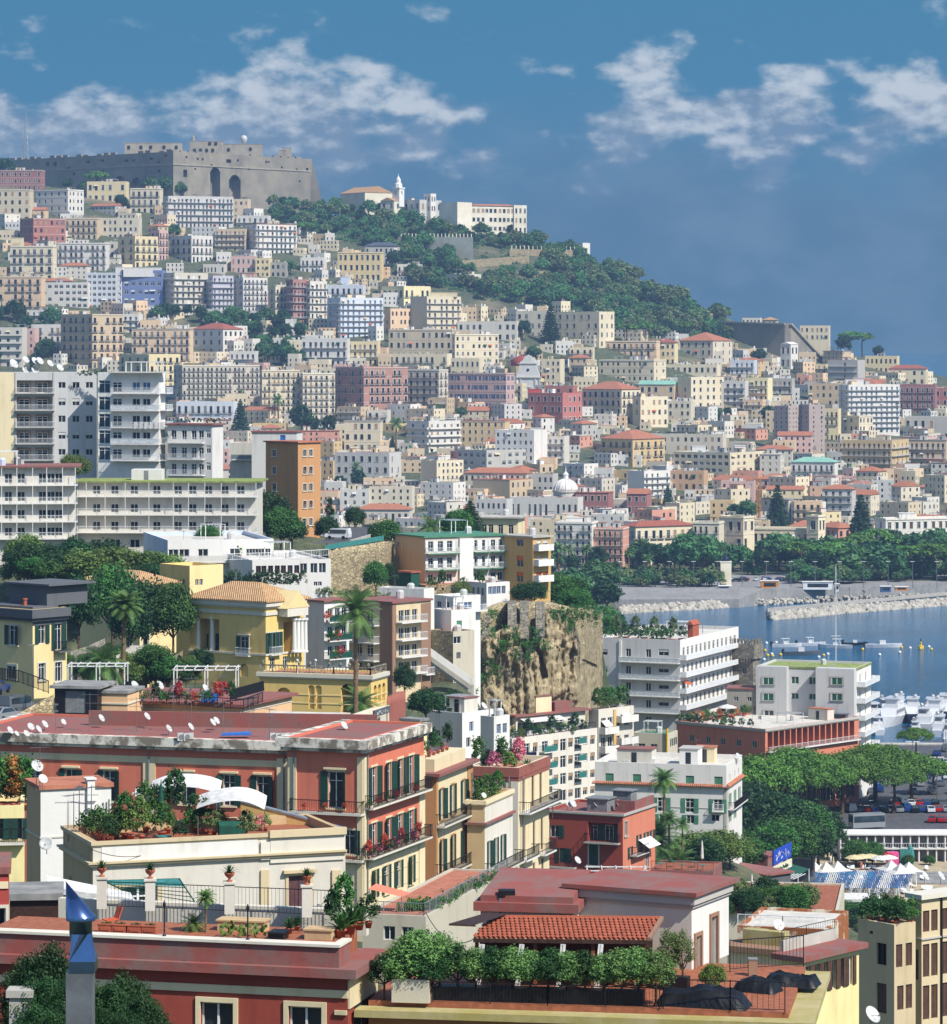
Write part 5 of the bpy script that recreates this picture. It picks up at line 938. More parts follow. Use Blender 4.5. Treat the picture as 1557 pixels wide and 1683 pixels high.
# nearer houses: openings set one by one
class Site:
 """a rotated box site: near corner at column uc, distance Y; face F runs left, face R runs back to the right"""
 def __init__(s,u0,uc,u1,Y,th,D=10.0,Lmin=None):
  xc,L,D_,t=frame_of(u0,uc,u1,Y,th,D);s.t=t;s.L=L
  k1=(u1-U0)/F;den=math.sin(t)-k1*math.cos(t)
  s.D=(k1*Y-xc)/den if(u1>uc+8 and den>1e-3)else D
  s.a=(math.cos(t),-math.sin(t));s.b=(math.sin(t),math.cos(t));s.o=(xc-L*s.a[0],Y-L*s.a[1]);s.Y=Y
 def hit(s,face,u,v,off=0.0):
  d=((u-U0)/F,1.0,-(v-VH)/F);a,b,o=s.a,s.b,s.o
  cx,cy=-o[0]*a[0]-o[1]*a[1],-o[0]*b[0]-o[1]*b[1];dx,dy=d[0]*a[0]+d[1]*a[1],d[0]*b[0]+d[1]*b[1]
  if face=='F':k=(off-cy)/dy
  elif face=='R':k=(s.L-off-cx)/dx
  else:k=(face-(EYE-s.z))/d[2]
  return Vector((cx+k*dx,cy+k*dy,EYE+k*d[2]-s.z))
_sh={}
def shutter_mesh(w,h,mat):
 key=(round(w,2),round(h,2),mat)
 if key not in _sh:
  b=MB();b.box(0,-.05,0,w,0,h);n=max(4,int(h/.16))
  for i in range(n):z=h*(i+.5)/n;b.box(.05,-.066,z-.035,w-.05,-.051,z+.03)
  _sh[key]=b.mesh('shutter',[mat])
 return _sh[key]
def nhouse(name,label,u0,uc,u1,vt,vb,Y,th,col,front=(),right=(),bals=(),roof='f',roofcol='roof_terra',D=10.0,par=.9,side=None,cornice=None,cor=(.35,.3),courses=(),shut='shutter_green',trimcol='trim',frame='frame_white',cat='building',group=None,sep=False,pane='pane',base_drop=4.0,slab='trim',rail='iron',step=.16,nclut=0,quoin=None,seed=1,panels=(),hiph=None,plants=True,ov=.6,zbase=None,split=None,rt=.28):
 S=Site(u0,uc,u1,Y,th,D);L,D=S.L,S.D;rng=random.Random(seed)
 zt,zb=Z(vt,Y),Z(vb,Y);gz=min(ground_z(S.o[0]+S.a[0]*q*L+S.b[0]*w*D,S.o[1]+S.a[1]*q*L+S.b[1]*w*D)for q in(0,.5,1)for w in(0,.5,1))-1.0
 S.z=min(gz,zb-base_drop)if zbase is None else zbase;H=zt-S.z;S.H=H;S.H0=zb-S.z;S.par=par if roof[0]=='f' else 0
 root=thing(name,label,cat,(S.o[0],S.o[1],S.z),-S.t,group);S.root=root;mb=MB()
 for face,Lf,rows,o,av,nv,mi in(('F',L,front,(0,0),(1,0),(0,-1),0),('R',D,right,(L,0),(0,1),(1,0),1)):
  holes=[];wl=[]
  for row in rows:
   v0,v1,us,w,kind=row[:5];opt=row[5]if len(row)>5 else{}
   p0,p1=S.hit(face,us[0],v0),S.hit(face,us[0],v1);z1,z0=p0.z,p1.z
   for u in us:
    q=S.hit(face,u,v0);sc=q.x if face=='F' else q.y
    if sc-w/2<.05 or sc+w/2>Lf-.05:sc=min(max(sc,w/2+.1),Lf-w/2-.1)
    if w>Lf-.3:continue
    dp=opt.get('dep',.22)
    if kind[0]=='A':holes+=arch(sc,w,z0,z1-w/2,9,opt.get('dep',1.2),True)
    elif kind[0]=='o':holes.append((sc-w/2,sc+w/2,z0,z1,'lrtbk',dp))
    else:holes.append((sc-w/2,sc+w/2,z0,z1,'lrtb',.22));wl.append((sc,z0,w,z1-z0,kind,opt))
  if split:
   zs=S.hit('F',uc,split[0]).z;facade(mb,o,av,nv,Lf,0,zs,[h for h in holes if h[2]<zs],2);facade(mb,o,av,nv,Lf,zs,H,[h for h in holes if h[2]>=zs],mi)
  else:facade(mb,o,av,nv,Lf,0,H,holes,mi)
  for(sc,z0,w,h,kind,opt)in wl:
   m4=[opt.get('pane',pane),opt.get('frame',frame),opt.get('shut',shut),opt.get('trim',trimcol)]
   loc,rz=((sc,0,z0),0)if face=='F' else((L,sc,z0),R(90))
   if sep and 's' in kind:
    wo=link('window',win_mesh(kind.replace('s','')or 'f',w,h,m4),root,loc,rz)
    for sg in(-1,1):
     so=link('shutter',shutter_mesh(w*.5,h,m4[2]),wo,(sg*(w/2+.02),-.03,0));ang=rng.choice([0,0,.15,.5,.9])if opt.get('ajar',True)else 0
     so.rotation_euler=(0,0,(math.pi-ang)if sg<0 else ang)
     if sg<0:so.location.y=-.085;so.rotation_euler=(0,0,math.pi+ang)
     else:so.rotation_euler=(0,0,-ang)
   else:link('window',win_mesh(kind,w,h,m4),root,loc,rz)
 mb.quad((0,0,0),(0,D,0),(0,D,H),(0,0,H),0);mb.quad((0,D,0),(L,D,0),(L,D,H),(0,D,H),0)
 if S.par:
  tk=.28;zr=H-par
  for p,q in(((tk,tk),(L-tk,tk)),((L-tk,tk),(L-tk,D-tk)),((L-tk,D-tk),(tk,D-tk)),((tk,D-tk),(tk,tk))):mb.quad((*p,zr),(*q,zr),(*q,H),(*p,H),0)
  for q in((0,0,L,tk),(0,D-tk,L,D),(0,tk,tk,D-tk),(L-tk,tk,L,D-tk)):mb.quad((q[0],q[1],H),(q[2],q[1],H),(q[2],q[3],H),(q[0],q[3],H),0)
 mb.build('wall',[col,side or col]+([split[1]]if split else[]),root)
 def ring(z,hh,p,mat,nm):
  b=MB();b.box(-p,-p,z,L+p,-.002,z+hh);b.box(L+.002,-.002,z,L+p,D,z+hh);b.box(-p,-.002,z,-.002,D,z+hh);b.build(nm,mat,root)
 if cornice:
  hh,p=cor;zc=H-hh-(0.0 if roof[0]!='f' else 0.0)
  ring(zc,hh,p,cornice,'cornice');ring(zc-hh*.4,hh*.39,p*.55,cornice,'cornice')
 for(v,hh,p,mat)in courses:ring(S.hit('R' if u1>uc+20 and th>45 else 'F',uc,v).z,hh,p,mat,'string_course')
 for(face,ua,va,ub,vb_,mat,prj)in panels:
  p,q=S.hit(face,ua,va),S.hit(face,ub,vb_);b=MB();z0,z1=sorted((p.z,q.z))
  if face=='F':x0,x1=sorted((p.x,q.x));b.box(max(0,x0),-prj,z0,min(L,x1),-.002,z1)
  else:y0,y1=sorted((p.y,q.y));b.box(L+.002,max(0,y0),z0,L+prj,min(D,y1),z1)
  b.build('pilaster' if prj>.05 else 'wall_panel',mat,root)
 for bl in bals:
  face,ua,ub,vf,dep,style=bl[:6];mats=bl[6]if len(bl)>6 else[slab,rail];hr=bl[7]if len(bl)>7 else 1.0
  p,q=S.hit(face,ua,vf),S.hit(face,ub,vf);zf=p.z
  s0,s1=(p.x,q.x)if face=='F' else(p.y,q.y);lim=L if face=='F' else D;s0,s1=max(-.4,s0),min(lim+.4,s1)
  if s1-s0<.5:continue
  me=bal_mesh(s1-s0,dep,style,mats,step,.16,hr)
  if face=='F':link('balcony',me,root,((s0+s1)/2,-.01,zf))
  else:link('balcony',me,root,(L+.01,(s0+s1)/2,zf),R(90))
 rb=MB();zr=H-S.par
 if roof[0]=='f':rb.quad((.28,.28,zr+.02),(L-.28,.28,zr+.02),(L-.28,D-.28,zr+.02),(.28,D-.28,zr+.02));S.zr=zr+.02
 elif roof[0]=='p':rb.box(-ov,-ov,H,L+ov,D+ov,H+rt);S.zr=H+rt
 elif roof[0]=='h':rb.hip(0,0,L,D,H,hiph or min(L,D)*.22,ov);S.zr=H
 elif roof[0]=='g':
  rh=hiph or D*.2;rb.add([(-.4,-ov,H),(L+.4,-ov,H),(L+.4,D+ov,H),(-.4,D+ov,H),(-.4,D/2,H+rh),(L+.4,D/2,H+rh)],[(0,1,5,4),(2,3,4,5),(1,2,5),(3,0,4),(0,3,2,1)]);S.zr=H
 S.roof=rb.build('roof',roofcol,root)
 if nclut:clutter(rng,S.roof,L,D,S.zr,False,nclut,plants)
 SOLID.append((S.o[0],S.o[1],12,vt,u0,u1,Y,vb));return S
def part(S,b,name,mats,smooth=False):return b.build(name,mats,S.root,smooth=smooth)
def world_of(S,p):x,y,z=p;return Vector((S.o[0]+S.a[0]*x+S.b[0]*y,S.o[1]+S.a[1]*x+S.b[1]*y,S.z+z))
# small things
def _dish():
 b=MB();b.lathe([(.02,.0),(.18,.02),(.32,.07),(.42,.125),(.42,.14),(.3,.09),(.02,.03)],18,0);me=b.mesh('dish',['dish'],True)
 a=MB().tube((0,0,.02),(0,-.2,.36),.012,.012,5).lathe([(.03,0),(.035,.08),(.02,.1)],8,0,(0,-.2,.34)).mesh('arm',['galv'])
 p=MB().tube((0,0,0),(0,0,1.0),.025,.025,6).mesh('pole',['galv']);return me,a,p
DISH=_dish()
def dish(p,s=1.0,pole=.8,az=35,el=38,label=None,group='satellite dishes'):
 root=thing('satellite_dish',label or 'white satellite dish on a roof pole','satellite dish',p,0,group)
 po=link('pole',DISH[2],root,(0,0,0));po.scale=(s,s,pole)
 d=link('reflector',DISH[0],root,(0,0,pole));d.scale=(s,)*3;d.rotation_euler=(R(84-el),0,R(az+32));link('feed_arm',DISH[1],d);return root
def aerial(p,h,label='tall comb television aerial on a thin roof pole',group='television aerials',rz=0.4,n=2):
 root=thing('television_aerial',label,'aerial',p,rz,group);MB().tube((0,0,0),(0,0,h),.03,.02,5).build('mast','galv',root)
 for k in range(n):
  z=h*(.95-.22*k);b=MB().beam((-.7,0,z),(.7,0,z),.025)
  for j in range(9):x=-.65+j*.16;b.beam((x,-.28+.015*j,z),(x,.28-.015*j,z),.015)
  b.build('yagi','galv',root)
 return root
_pot={}
def pot_mesh(kind):
 if kind not in _pot:
  b=MB()
  if kind=='round':b.lathe([(.14,0),(.2,.28),(.24,.3),(.24,.36),(.2,.36),(.18,.3),(.02,.3)],12)
  elif kind=='urn':b.lathe([(.16,0),(.16,.05),(.06,.1),(.07,.16),(.22,.3),(.27,.42),(.27,.46),(.2,.44),(.02,.4)],14)
  else:b.cbox(0,0,0,.8,.3,.26).cbox(0,0,.26,.84,.34,.05)
  _pot[kind]=b.mesh('pot',['pot'],kind!='box')
 return _pot[kind]
_fol={}
def foliage_mesh(kind,mat):
 key=(kind,mat)
 if key not in _fol:
  rs=np.random.RandomState(hash(kind[:1]=='b')%7+len(kind))
  if kind=='ball':v,f=leaf_quads(rs,shell(rs,26,.34,.34,.34,.38),rs.uniform(.08,.16,26),26,.045)
  elif kind=='tall':v,f=leaf_quads(rs,shell(rs,34,.26,.26,.7,.75),rs.uniform(.1,.18,34),26,.055)
  elif kind=='wide':v,f=leaf_quads(rs,shell(rs,40,.75,.32,.34,.34),rs.uniform(.1,.18,40),24,.05)
  else:
   V=[]
   for i in range(30):
    a=i*2.4;e=R(80-i*2.3);L=.5;d=np.array([math.cos(a)*math.cos(e),math.sin(a)*math.cos(e),math.sin(e)]);sd=np.array([-math.sin(a),math.cos(a),0])*.035
    V+=[-sd,sd,d*L*.6+sd*.8,d*L*.6-sd*.8];V+=[d*L*.6-sd*.8,d*L*.6+sd*.8,d*L+np.array([0,0,-.07]),d*L+np.array([0,0,-.08])]
   v=np.array(V);f=np.arange(len(V)).reshape(-1,4)
  _fol[key]=np_mesh('foliage',v,f,[mat])
 return _fol[key]
def potted(p,kind='ball',mat='leaf',s=1.0,pot='round',label=None,group='potted plants on the terraces',cat='potted plant'):
 root=thing('potted_plant',label or 'leafy green plant in a terracotta pot on a terrace',cat,p,p[0]*3%6.28,group)
 ps=s if pot=='urn' else s*.62;o=link('pot',pot_mesh(pot),root);o.scale=(ps,)*3;o=link('foliage',foliage_mesh(kind,mat),root,(0,0,(.33 if pot=='round' else .42 if pot=='urn' else .26)*ps));o.scale=(s*1.15,)*3;return root
def bush(p,key='bush_a',h=1.5,label='rounded green bush',group=None,sx=1.0):return plant(key,p,h,label,'bush',group,sx=sx)
def railing(pts,label,name='railing',h=1.0,mat='iron',step=.14,r=.018,cat='railing',group=None,posts=1.5):
 root=thing(name,label,cat,pts[0],0,group);o=Vector(pts[0]);b=MB();c=MB()
 for p,q in zip(pts[:-1],pts[1:]):
  p=Vector(p)-o;q=Vector(q)-o;up=Vector((0,0,h));b.beam(p+up,q+up,r*2.4);b.beam(p+up*.1,q+up*.1,r*1.6);n=max(1,int((q-p).length/step));m=max(1,int((q-p).length/posts))
  for i in range(n+1):k=p.lerp(q,i/n);c.beam(k+up*.1,k+up,r)
  for i in range(m+1):k=p.lerp(q,i/m);b.beam(k,k+up*1.03,r*2.6)
 b.build('rail',mat,root);c.build('balusters',mat,root);return root
def parasol(p,r=1.5,h=2.3,mat='canvas',label=None,open_=True,group='parasols'):
 root=thing('parasol',label or 'open white parasol','parasol',p,0,group);MB().tube((0,0,0),(0,0,h+.1),.03,.03,6).build('pole','galv',root)
 if open_:MB().lathe([(r,h-r*.32),(r*.55,h-r*.12),(.04,h),(.04,h-.02),(r*.55,h-r*.15),(r,h-r*.35)],8,0).build('canopy',mat,root)
 else:MB().lathe([(.03,h*.28),(.2,h*.34),(.17,h*.6),(.08,h*.9),(.02,h)],8,0).build('canopy',mat,root)
 return root
def shrub_row(pts,label,h=1.2,w=.5,n=60,leaf=.06,mat='leaf',name='hedge',cat='hedge',per=26,seed=3):
 rs=np.random.RandomState(seed);C=[]
 for p,q in zip(pts[:-1],pts[1:]):
  for i in range(n):t=rs.rand();k=Vector(p).lerp(Vector(q),t);C.append((k.x+rs.uniform(-w,w)*.5,k.y+rs.uniform(-w,w)*.5,k.z+h*rs.uniform(.12,.95)*(1-.35*rs.rand())))
 v,f=leaf_quads(rs,np.array(C),rs.uniform(.14,.26,len(C))*min(1.6,max(h,.7)),per,leaf);o=link(name,np_mesh(name,v,f,[mat]));return tag(o,label,cat)
 # the near spur on the other side of the street
fl=[(628,638),(655,666),(683,694),(710,721),(738,748)]
S=nhouse('apartment_block','grey and cream slab block with recessed loggias and aerials on its roof',-30,159,161,612,800,664,-6,'lightgrey',D=12,roof='f',roofcol='roof_grey',par=.6,front=[(a,b,[6],1.5,'r',dict(shut='roller'))for a,b in fl]+[(a,b,[102,125,147],1.35,'r' if i%2 else 'f')for i,(a,b)in enumerate(fl)]+[(a-3,a+19,[57],6.6,'o',dict(dep=1.8))for a,b in fl],bals=[('F',26,90,b+8,1.0,'rail',['concrete','rail_white'])for a,b in fl],shut='roller',nclut=0,panels=[('F',0,612,24,800,'cream',.03),('F',87,612,90,800,'trim_grey',.12),('F',24,612,27,800,'trim_grey',.12)])
for i,(a,b)in enumerate(fl):
 for(uu,kk)in((40,'f'),(70,'f')):
  p=S.hit('F',uu,a+18,1.8);link('window',win_mesh(kk+'t',2.0,1.95,['pane','frame_white','shutter_tan','shutter_tan'],.06),S.root,(p.x,1.6,p.z))
for(u,v,s)in[(22,599,1.6),(42,592,1.2),(57,594,1.3),(65,594,1.3),(82,598,1.2),(98,605,1.3),(42,610,1.4),(57,610,1.4)]:
 p=P(u,v+8,668);z0=S.z+S.zr;dish((p.x,p.y,z0),s*1.5,max(.5,Z(v,668)-z0),20,30,'white satellite dish on the roof of the grey and cream slab block','dishes on the slab block')
aerial((X(45,669),669,S.z+S.zr),4.2,'tall aerial mast among the dishes on the slab block roof')
S2=nhouse('apartment_block','bright white block with wrap-around balconies, glazed verandas and hung washing',161,262,272,612,800,655,14,'white',D=11,roof='f',par=.7,roofcol='roof_pale',front=[(a,b+3,[224,241],1.5,'f' if i else 'f',dict(pane='pane_blue' if i==0 else 'pane'))for i,(a,b)in enumerate(fl)]+[(a,b+6,[193],1.8,'f')for a,b in fl]+[(a-3,b+8,[172],2.3,'f',dict(pane='glass'))for a,b in fl],bals=[('F',186,264,b+8,1.5,'panel' if i%2 else 'rail',['white','rail_white'])for i,(a,b)in enumerate(fl)]+[('R',263,273,b+8,1.4,'rail',['white','rail_white'])for a,b in fl],rail='rail_white',slab='white')
b=MB();b.box(S2.L*.22,-1.6,S2.H-.1,S2.L+1.5,S2.D*.5,S2.H+.12);part(S2,b,'roof_slab','white')
b=MB()
for x in(S2.L*.45,S2.L*.7,S2.L*.97):b.cbox(x,.3,S2.H+.12,.18,.18,1.7);b.cbox(x,3.3,S2.H+.12,.18,.18,1.7)
b.box(S2.L*.44,.2,S2.H+1.82,S2.L*.99,.42,S2.H+2.0);b.box(S2.L*.44,3.2,S2.H+1.82,S2.L*.99,3.42,S2.H+2.0);part(S2,b,'pergola','white')
p=P(130,611,662);q=P(197,611,660);shrub_row([(p.x,p.y,S.z+S.zr),(q.x,q.y,S.z+S.zr)],'dark clipped hedge along the roof edge of the slab block',1.1,.6,70,.1,'leaf_dark')
for i,u in enumerate((224,233,241,250,258,267)):
 p=S2.hit('F',u,694,-1.55);w=world_of(S2,p);o=MB().add([(-.42,0,0),(.42,0,0),(.4,.08,-1.15-.1*(i%3)),(-.4,.1,-1.25),(-.42,.03,0),(.42,.03,0),(.4,.11,-1.15),(-.4,.13,-1.25)],[(0,1,2,3),(4,5,6,7),(0,3,7,4),(1,2,6,5)]).build('sheet','canvas',None,w);tag(o,'white sheet hung to dry from the white balcony','washing','washing on the white block')
S=nhouse('house','small white house with red roof edge and three balconies beside the tall white block',276,349,367,699,800,652,20,'white',roof='p',roofcol='roof_red',D=8,ov=.4,front=[(a,b,[286,303,319,331],1.0,'f')for a,b in((707,722),(735,752),(762,779))]+[(a,b,[343],.9,'r')for a,b in((707,719),(732,744),(760,772))],shut='roller',bals=[('F',279,337,v,1.2,'rail',['white','rail_white'])for v in(727,754,780)],right=[])
p=P(310,696,655);shrub_row([P(290,694,653),P(362,694,656)],'ragged roof planting along the red-edged roof of the small white house',.8,.6,40,.12,'leaf_dark')
dr=[159,189,221,258,293,317,343,370,396]
S3=nhouse('apartment_block','long white block with three continuous balconies and grass-grown flat roof',127,422,424,793,912,600,2,'offwhite',D=11,roof='p',roofcol='roof_green',ov=.9,front=[(a,b,dr,1.3,'f')for a,b in((798,812),(828,842),(857,871))]+[(886,900,[158,190,222],1.7,'f')],bals=[('F',128,424,v,1.4,'rail',['white','rail_white'])for v in(815,845,874)],shut='shutter_grey')
b=MB()
for u in(142,173,206,245,285,310,337,364,388,421):
 p=S3.hit('F',u,880,-1.35);b.cbox(p.x,-1.35,S3.hit('F',u,874,-1.35).z,.1,.1,S3.H-S3.hit('F',u,874,-1.35).z)
part(S3,b,'balcony_posts','white')
S3r=part(S3,MB().box(S3.L*.29,3,S3.zr,S3.L*.46,7,S3.zr+1.8),'stair_hut','white');part(S3,MB().box(S3.L*.36,2.97,S3.zr,S3.L*.385,2.999,S3.zr+1.6),'door','shutter_grey')
S4=nhouse('apartment_block','white four-floor block with red roof edge and railed balconies beside the grass-roofed one',-25,124,127,768,915,588,-6,'offwhite',D=11,roof='p',roofcol='roof_red',ov=1.0,front=[(a,b,[14,35,70,84,97],1.25,'f')for a,b in((778,794),(808,824),(838,853),(867,881))]+[(895,906,[70,84,95,104],.8,'f')],bals=[('F',-22,128,v,1.3,'rail',['white','rail_white'])for v in(797,827,857,885)],shut='shutter_grey')
b=MB()
for u in(3,28,54,77,103,124):
 b.cbox(S4.hit('F',u,885,-1.25).x,-1.25,S4.hit('F',u,885,-1.25).z,.1,.1,S4.H-S4.hit('F',u,885,-1.25).z)
part(S4,b,'balcony_posts','white')
clutter(random.Random(4),S4.roof,S4.L,S4.D,S4.zr,False,5)
S5=nhouse('tower_house','tall orange-brown house with sunlit side and few windows above the curving road',437,490,527,728,880,680,42,'orange',D=9,roof='p',roofcol='roof_terra',ov=.35,front=[(a,b,[451],1.0,'ft')for a,b in((739,750),(767,779),(794,807))],right=[(a,b,[501,511],.95,'fr'[i%2]+'t')for i,(a,b)in enumerate(((739,750),(767,779),(795,807),(823,835),(852,864)))],shut='shutter_brown',trimcol='trim')
S=nhouse('house','white house with red roof edge and blue door behind the orange-brown tower house',378,437,440,728,800,715,8,'offwhite',front=[(738,756,[424,431],1.0,'f')],bals=[('F',382,415,755,1.0,'panel',['white','rail_grey'])],D=8,roof='f',nclut=3)
S=nhouse('roof_house','low white roof house with red parapet and bright blue door',414,488,491,711,735,705,8,'white',front=[(715,727,[465],1.1,'c',dict(shut='blue_paint'))],D=6,roof='p',roofcol='roof_red',ov=.2)
S=nhouse('terrace_house','low white modern house with blank grey-blue flank and planted roof terraces',236,276,450,888,940,560,76,'paleblue',D=20,roof='f',par=.7,roofcol='roof_pale',side='white',right=[(903,916,[284,303,334,386],1.6,'f'),(902,914,[410,420,430,441],1.0,'f')],bals=[('R',278,448,924,1.2,'panel',['white','white'])],nclut=4)
S=nhouse('terrace_house','low white strip-windowed house ending at the rough stone retaining wall',362,415,544,921,968,545,74,'white',D=16,roof='f',par=.4,roofcol='roof_pale',right=[(930,943,[425,434,445,456,466,477,488],.8,'f',dict(frame='wood')),(926,942,[499,516,530],1.1,'f'),(956,963,[519,526],.6,'f')],nclut=5)
railing([P(368,921,546),P(470,918,552),P(540,913,556)],'white railing along the roof of the strip-windowed house',h=1.0,mat='rail_white',step=.3,r=.03)
def stone_wall(name,label,pts,mat='wallstone',th=1.2,cat='wall',parts=None,seed=1,amp=.25,nz=12,step=1.0):
 """pts: list of (u, v_top, v_bottom, Y): rough-faced masonry wall"""
 rs=np.random.RandomState(seed);root=thing(name,label,cat,P(pts[0][0],pts[0][2],pts[0][3]));V=[];Fq=[]
 cols=[]
 for(u0,t0,b0,Y0),(u1,t1,b1,Y1)in zip(pts[:-1],pts[1:]):
  n=max(2,int((P(u1,t1,Y1)-P(u0,t0,Y0)).length/step))
  for i in range(n):k=i/n;cols.append((P(u0,t0,Y0).lerp(P(u1,t1,Y1),k),P(u0,b0,Y0).lerp(P(u1,b1,Y1),k)))
 cols.append((P(pts[-1][0],pts[-1][1],pts[-1][3]),P(pts[-1][0],pts[-1][2],pts[-1][3])))
 for(tp,bt)in cols:
  bt=bt-Vector((0,0,6))
  for j in range(nz):p=bt.lerp(tp,j/(nz-1));V.append((p.x+rs.normal()*amp*.3,p.y+rs.normal()*amp,p.z))
  V.append((tp.x,tp.y+th,tp.z))
 m=nz+1
 for i in range(len(cols)-1):
  for j in range(m-1):Fq.append((i*m+j,(i+1)*m+j,(i+1)*m+j+1,i*m+j+1))
 o=link('masonry',np_mesh(name,np.array(V),np.array(Fq),[mat],False));return wparent(o,root),root
_,rw=stone_wall('retaining_wall','rough yellow stone retaining wall with teal screen along the curving road',[(541,903,985,600),(585,897,985,606),(632,890,985,612),(655,892,985,640)],seed=4)
b=MB()
for(ua,va,ub,vb_,Ya,Yb)in((535,904,585,896,599,606),(585,896,631,888,606,612)):
 p,q=P(ua,va,Ya),P(ub,vb_,Yb);d=Vector((0,.06,0));t=Vector((0,0,.85));b.add([p,q,q+t,p+t,p+d,q+d,q+d+t,p+d+t],[(0,1,2,3),(4,7,6,5),(3,2,6,7),(0,4,5,1)])
wparent(b.build('screen','teal'),rw)
rd=MB();cl=[(545,893,606),(560,889,616),(580,883,632),(598,876,652),(606,871,672),(598,868,690),(570,866,705)]
L_,R_=[],[]
for(u,v,Y)in cl:c=P(u,v,Y);L_.append(c+Vector((-3.6,0,0)));R_.append(c+Vector((3.2,0,0)))
for i in range(len(cl)-1):rd.quad(L_[i],R_[i],R_[i+1],L_[i+1])
tag(rd.build('road','asphalt'),'grey asphalt road curving behind the rough stone retaining wall','road',kind='structure')
kb=MB()
for i in range(len(cl)-1):kb.beam(R_[i]+Vector((.1,0,.3)),R_[i+1]+Vector((.1,0,.3)),.3,.6)
tag(kb.build('road_kerb','concrete'),'low concrete kerb wall along the curving road','kerb',kind='structure')
gm=['greenpaint','rail_white']
S9=nhouse('apartment_block','pinkish block with green roof edge and green balcony slabs above the street',650,699,830,884,968,618,62,'peach',side='offwhite',D=20,roof='p',roofcol='greenpaint',ov=.3,front=[(915,928,[655],.8,'f'),(890,899,[655],.7,'f')],right=[(a,b,[708,724,739,760,784,793,811,822],1.0,'fs' if i<2 else 'f',dict(pane='pane'))for i,(a,b)in enumerate(((890,907),(917,934),(944,957)))],bals=[('R',700,752,v,1.1,'rail',gm)for v in(910,937)]+[('R',778,804,v,1.1,'rail',gm)for v in(907,934)]+[('R',806,828,v,1.1,'rail',gm)for v in(906,933)],shut='frame_white',panels=[('R',754,885,776,968,'white',.5)],nclut=4)
S=nhouse('apartment_block','ochre flat-fronted block with white balconies and orange awnings round its corner',829,876,905,884,970,620,45,'ochre',D=12,roof='p',roofcol='concrete',ov=.4,front=[(a,b,[855],1.6,'r',dict(shut='chair_orange' if i else 'shutter_blue'))for i,(a,b)in enumerate(((887,897),(913,931),(940,956)))],right=[(a,b,[886,897],1.3,'r',dict(shut='chair_orange' if i==2 else 'roller'))for i,(a,b)in enumerate(((888,900),(915,926),(940,950)))],bals=[('R',877,902,v,1.3,'solid',['white','white'])for v in(904,929,955)],nclut=2)
S=nhouse('house','small cream house with wide eaves behind the green-edged block',790,852,858,852,885,700,10,'cream',front=[(862,877,[796,807,823,840],1.0,'f')],D=8,roof='p',roofcol='concrete',ov=.7,nclut=1)
S=nhouse('terrace_house','glazed white terrace room below the green-edged block',760,800,838,958,985,606,50,'white',front=[(964,977,[770,778,786,793],.7,'f')],right=[(964,977,[806,813,820,828],.9,'f',dict(pane='pane_blue'))],D=8,roof='f',par=.5,nclut=2)
for(u,k)in((706,'ball'),(716,'ball'),(728,'tall'),(762,'ball'),(790,'tall')):p=P(u,960,608);potted((p.x,p.y,p.z-1),k,'leaf',2.0,group='plants before the green-edged block',label='bushy plant in a pot along the terrace below the green-edged block')
S=nhouse('terrace_wall','pale stone terrace wall below the green-edged block',655,700,790,962,990,610,66,'wallstone',D=14,roof='f',par=.3,cat='wall')
S=nhouse('shelter','small lean-to with orange roof against the pinkish flank',652,676,690,942,965,611,40,'canvas_green',D=4,roof='p',roofcol='tile_red',ov=.2)
SV=nhouse('villa','yellow neoclassical villa with tile roof, white columns and pedimented windows',312,437,500,990,1115,470,35,'villa',D=14,roof='h',roofcol='tile_tan',ov=.7,hiph=2.3,cornice='trim',cor=(.6,.5),sep=True,front=[(1017,1070,[342],3.9,'o',dict(dep=2.2)),(1046,1075,[402],1.35,'fstk'),(1091,1112,[402],1.3,'A',dict(dep=.3)),(995,999,[402],.6,'f')],right=[(1040,1075,[444,450,456],.9,'fst'),(1022,1074,[476],2.6,'o',dict(dep=2.0)),(1081,1104,[448,469],1.0,'f')],courses=[(1078,.25,.14,'trim'),(1012,.5,.18,'trim')],trimcol='trim',bals=[('F',391,413,1076,.6,'rail',['trim','rail_white']),('R',441,459,1076,.6,'rail',['trim','rail_white'])])
for(u,f_)in((326,'F'),(349,'F'),(484,'R'),(490,'R'),(496,'R'),(502,'R')):
 p=SV.hit(f_,u,1072,-1.0 if f_=='R' else .35);z1=SV.hit(f_,u,1014,0).z
 part(SV,MB().lathe([(.42,0),(.42,.2),(.33,.3),(.27,z1-p.z-.5),(.38,z1-p.z-.3),(.42,z1-p.z-.28),(.42,z1-p.z)],12,0,(p.x if f_=='F' else p.x,p.y,p.z)),'column','white')
for u in(320,338,359):p=SV.hit('F',u,1068,2.15);link('window',win_mesh('c',1.0,2.2,['pane','frame_white','shutter_green','trim'],.1),SV.root,(p.x,2.1,p.z))
p0,p1=SV.hit('R',472,1014,-1.6),SV.hit('R',506,1014,-1.6);zc=p0.z;ym,yw_=(p0.y+p1.y)/2,(p1.y-p0.y)/2
part(SV,MB().box(SV.L,p0.y,zc,SV.L+1.7,p1.y,zc+1.1),'entablature','trim')
part(SV,MB().add([(SV.L+1.75,p0.y-.3,zc+1.1),(SV.L+1.75,p1.y+.3,zc+1.1),(SV.L+1.75,ym,zc+3.4),(SV.L-2,p0.y-.3,zc+1.1),(SV.L-2,p1.y+.3,zc+1.1),(SV.L-2,ym,zc+3.4)],[(0,1,2),(0,2,5,3),(1,4,5,2),(3,5,4)]),'pediment','villapale')
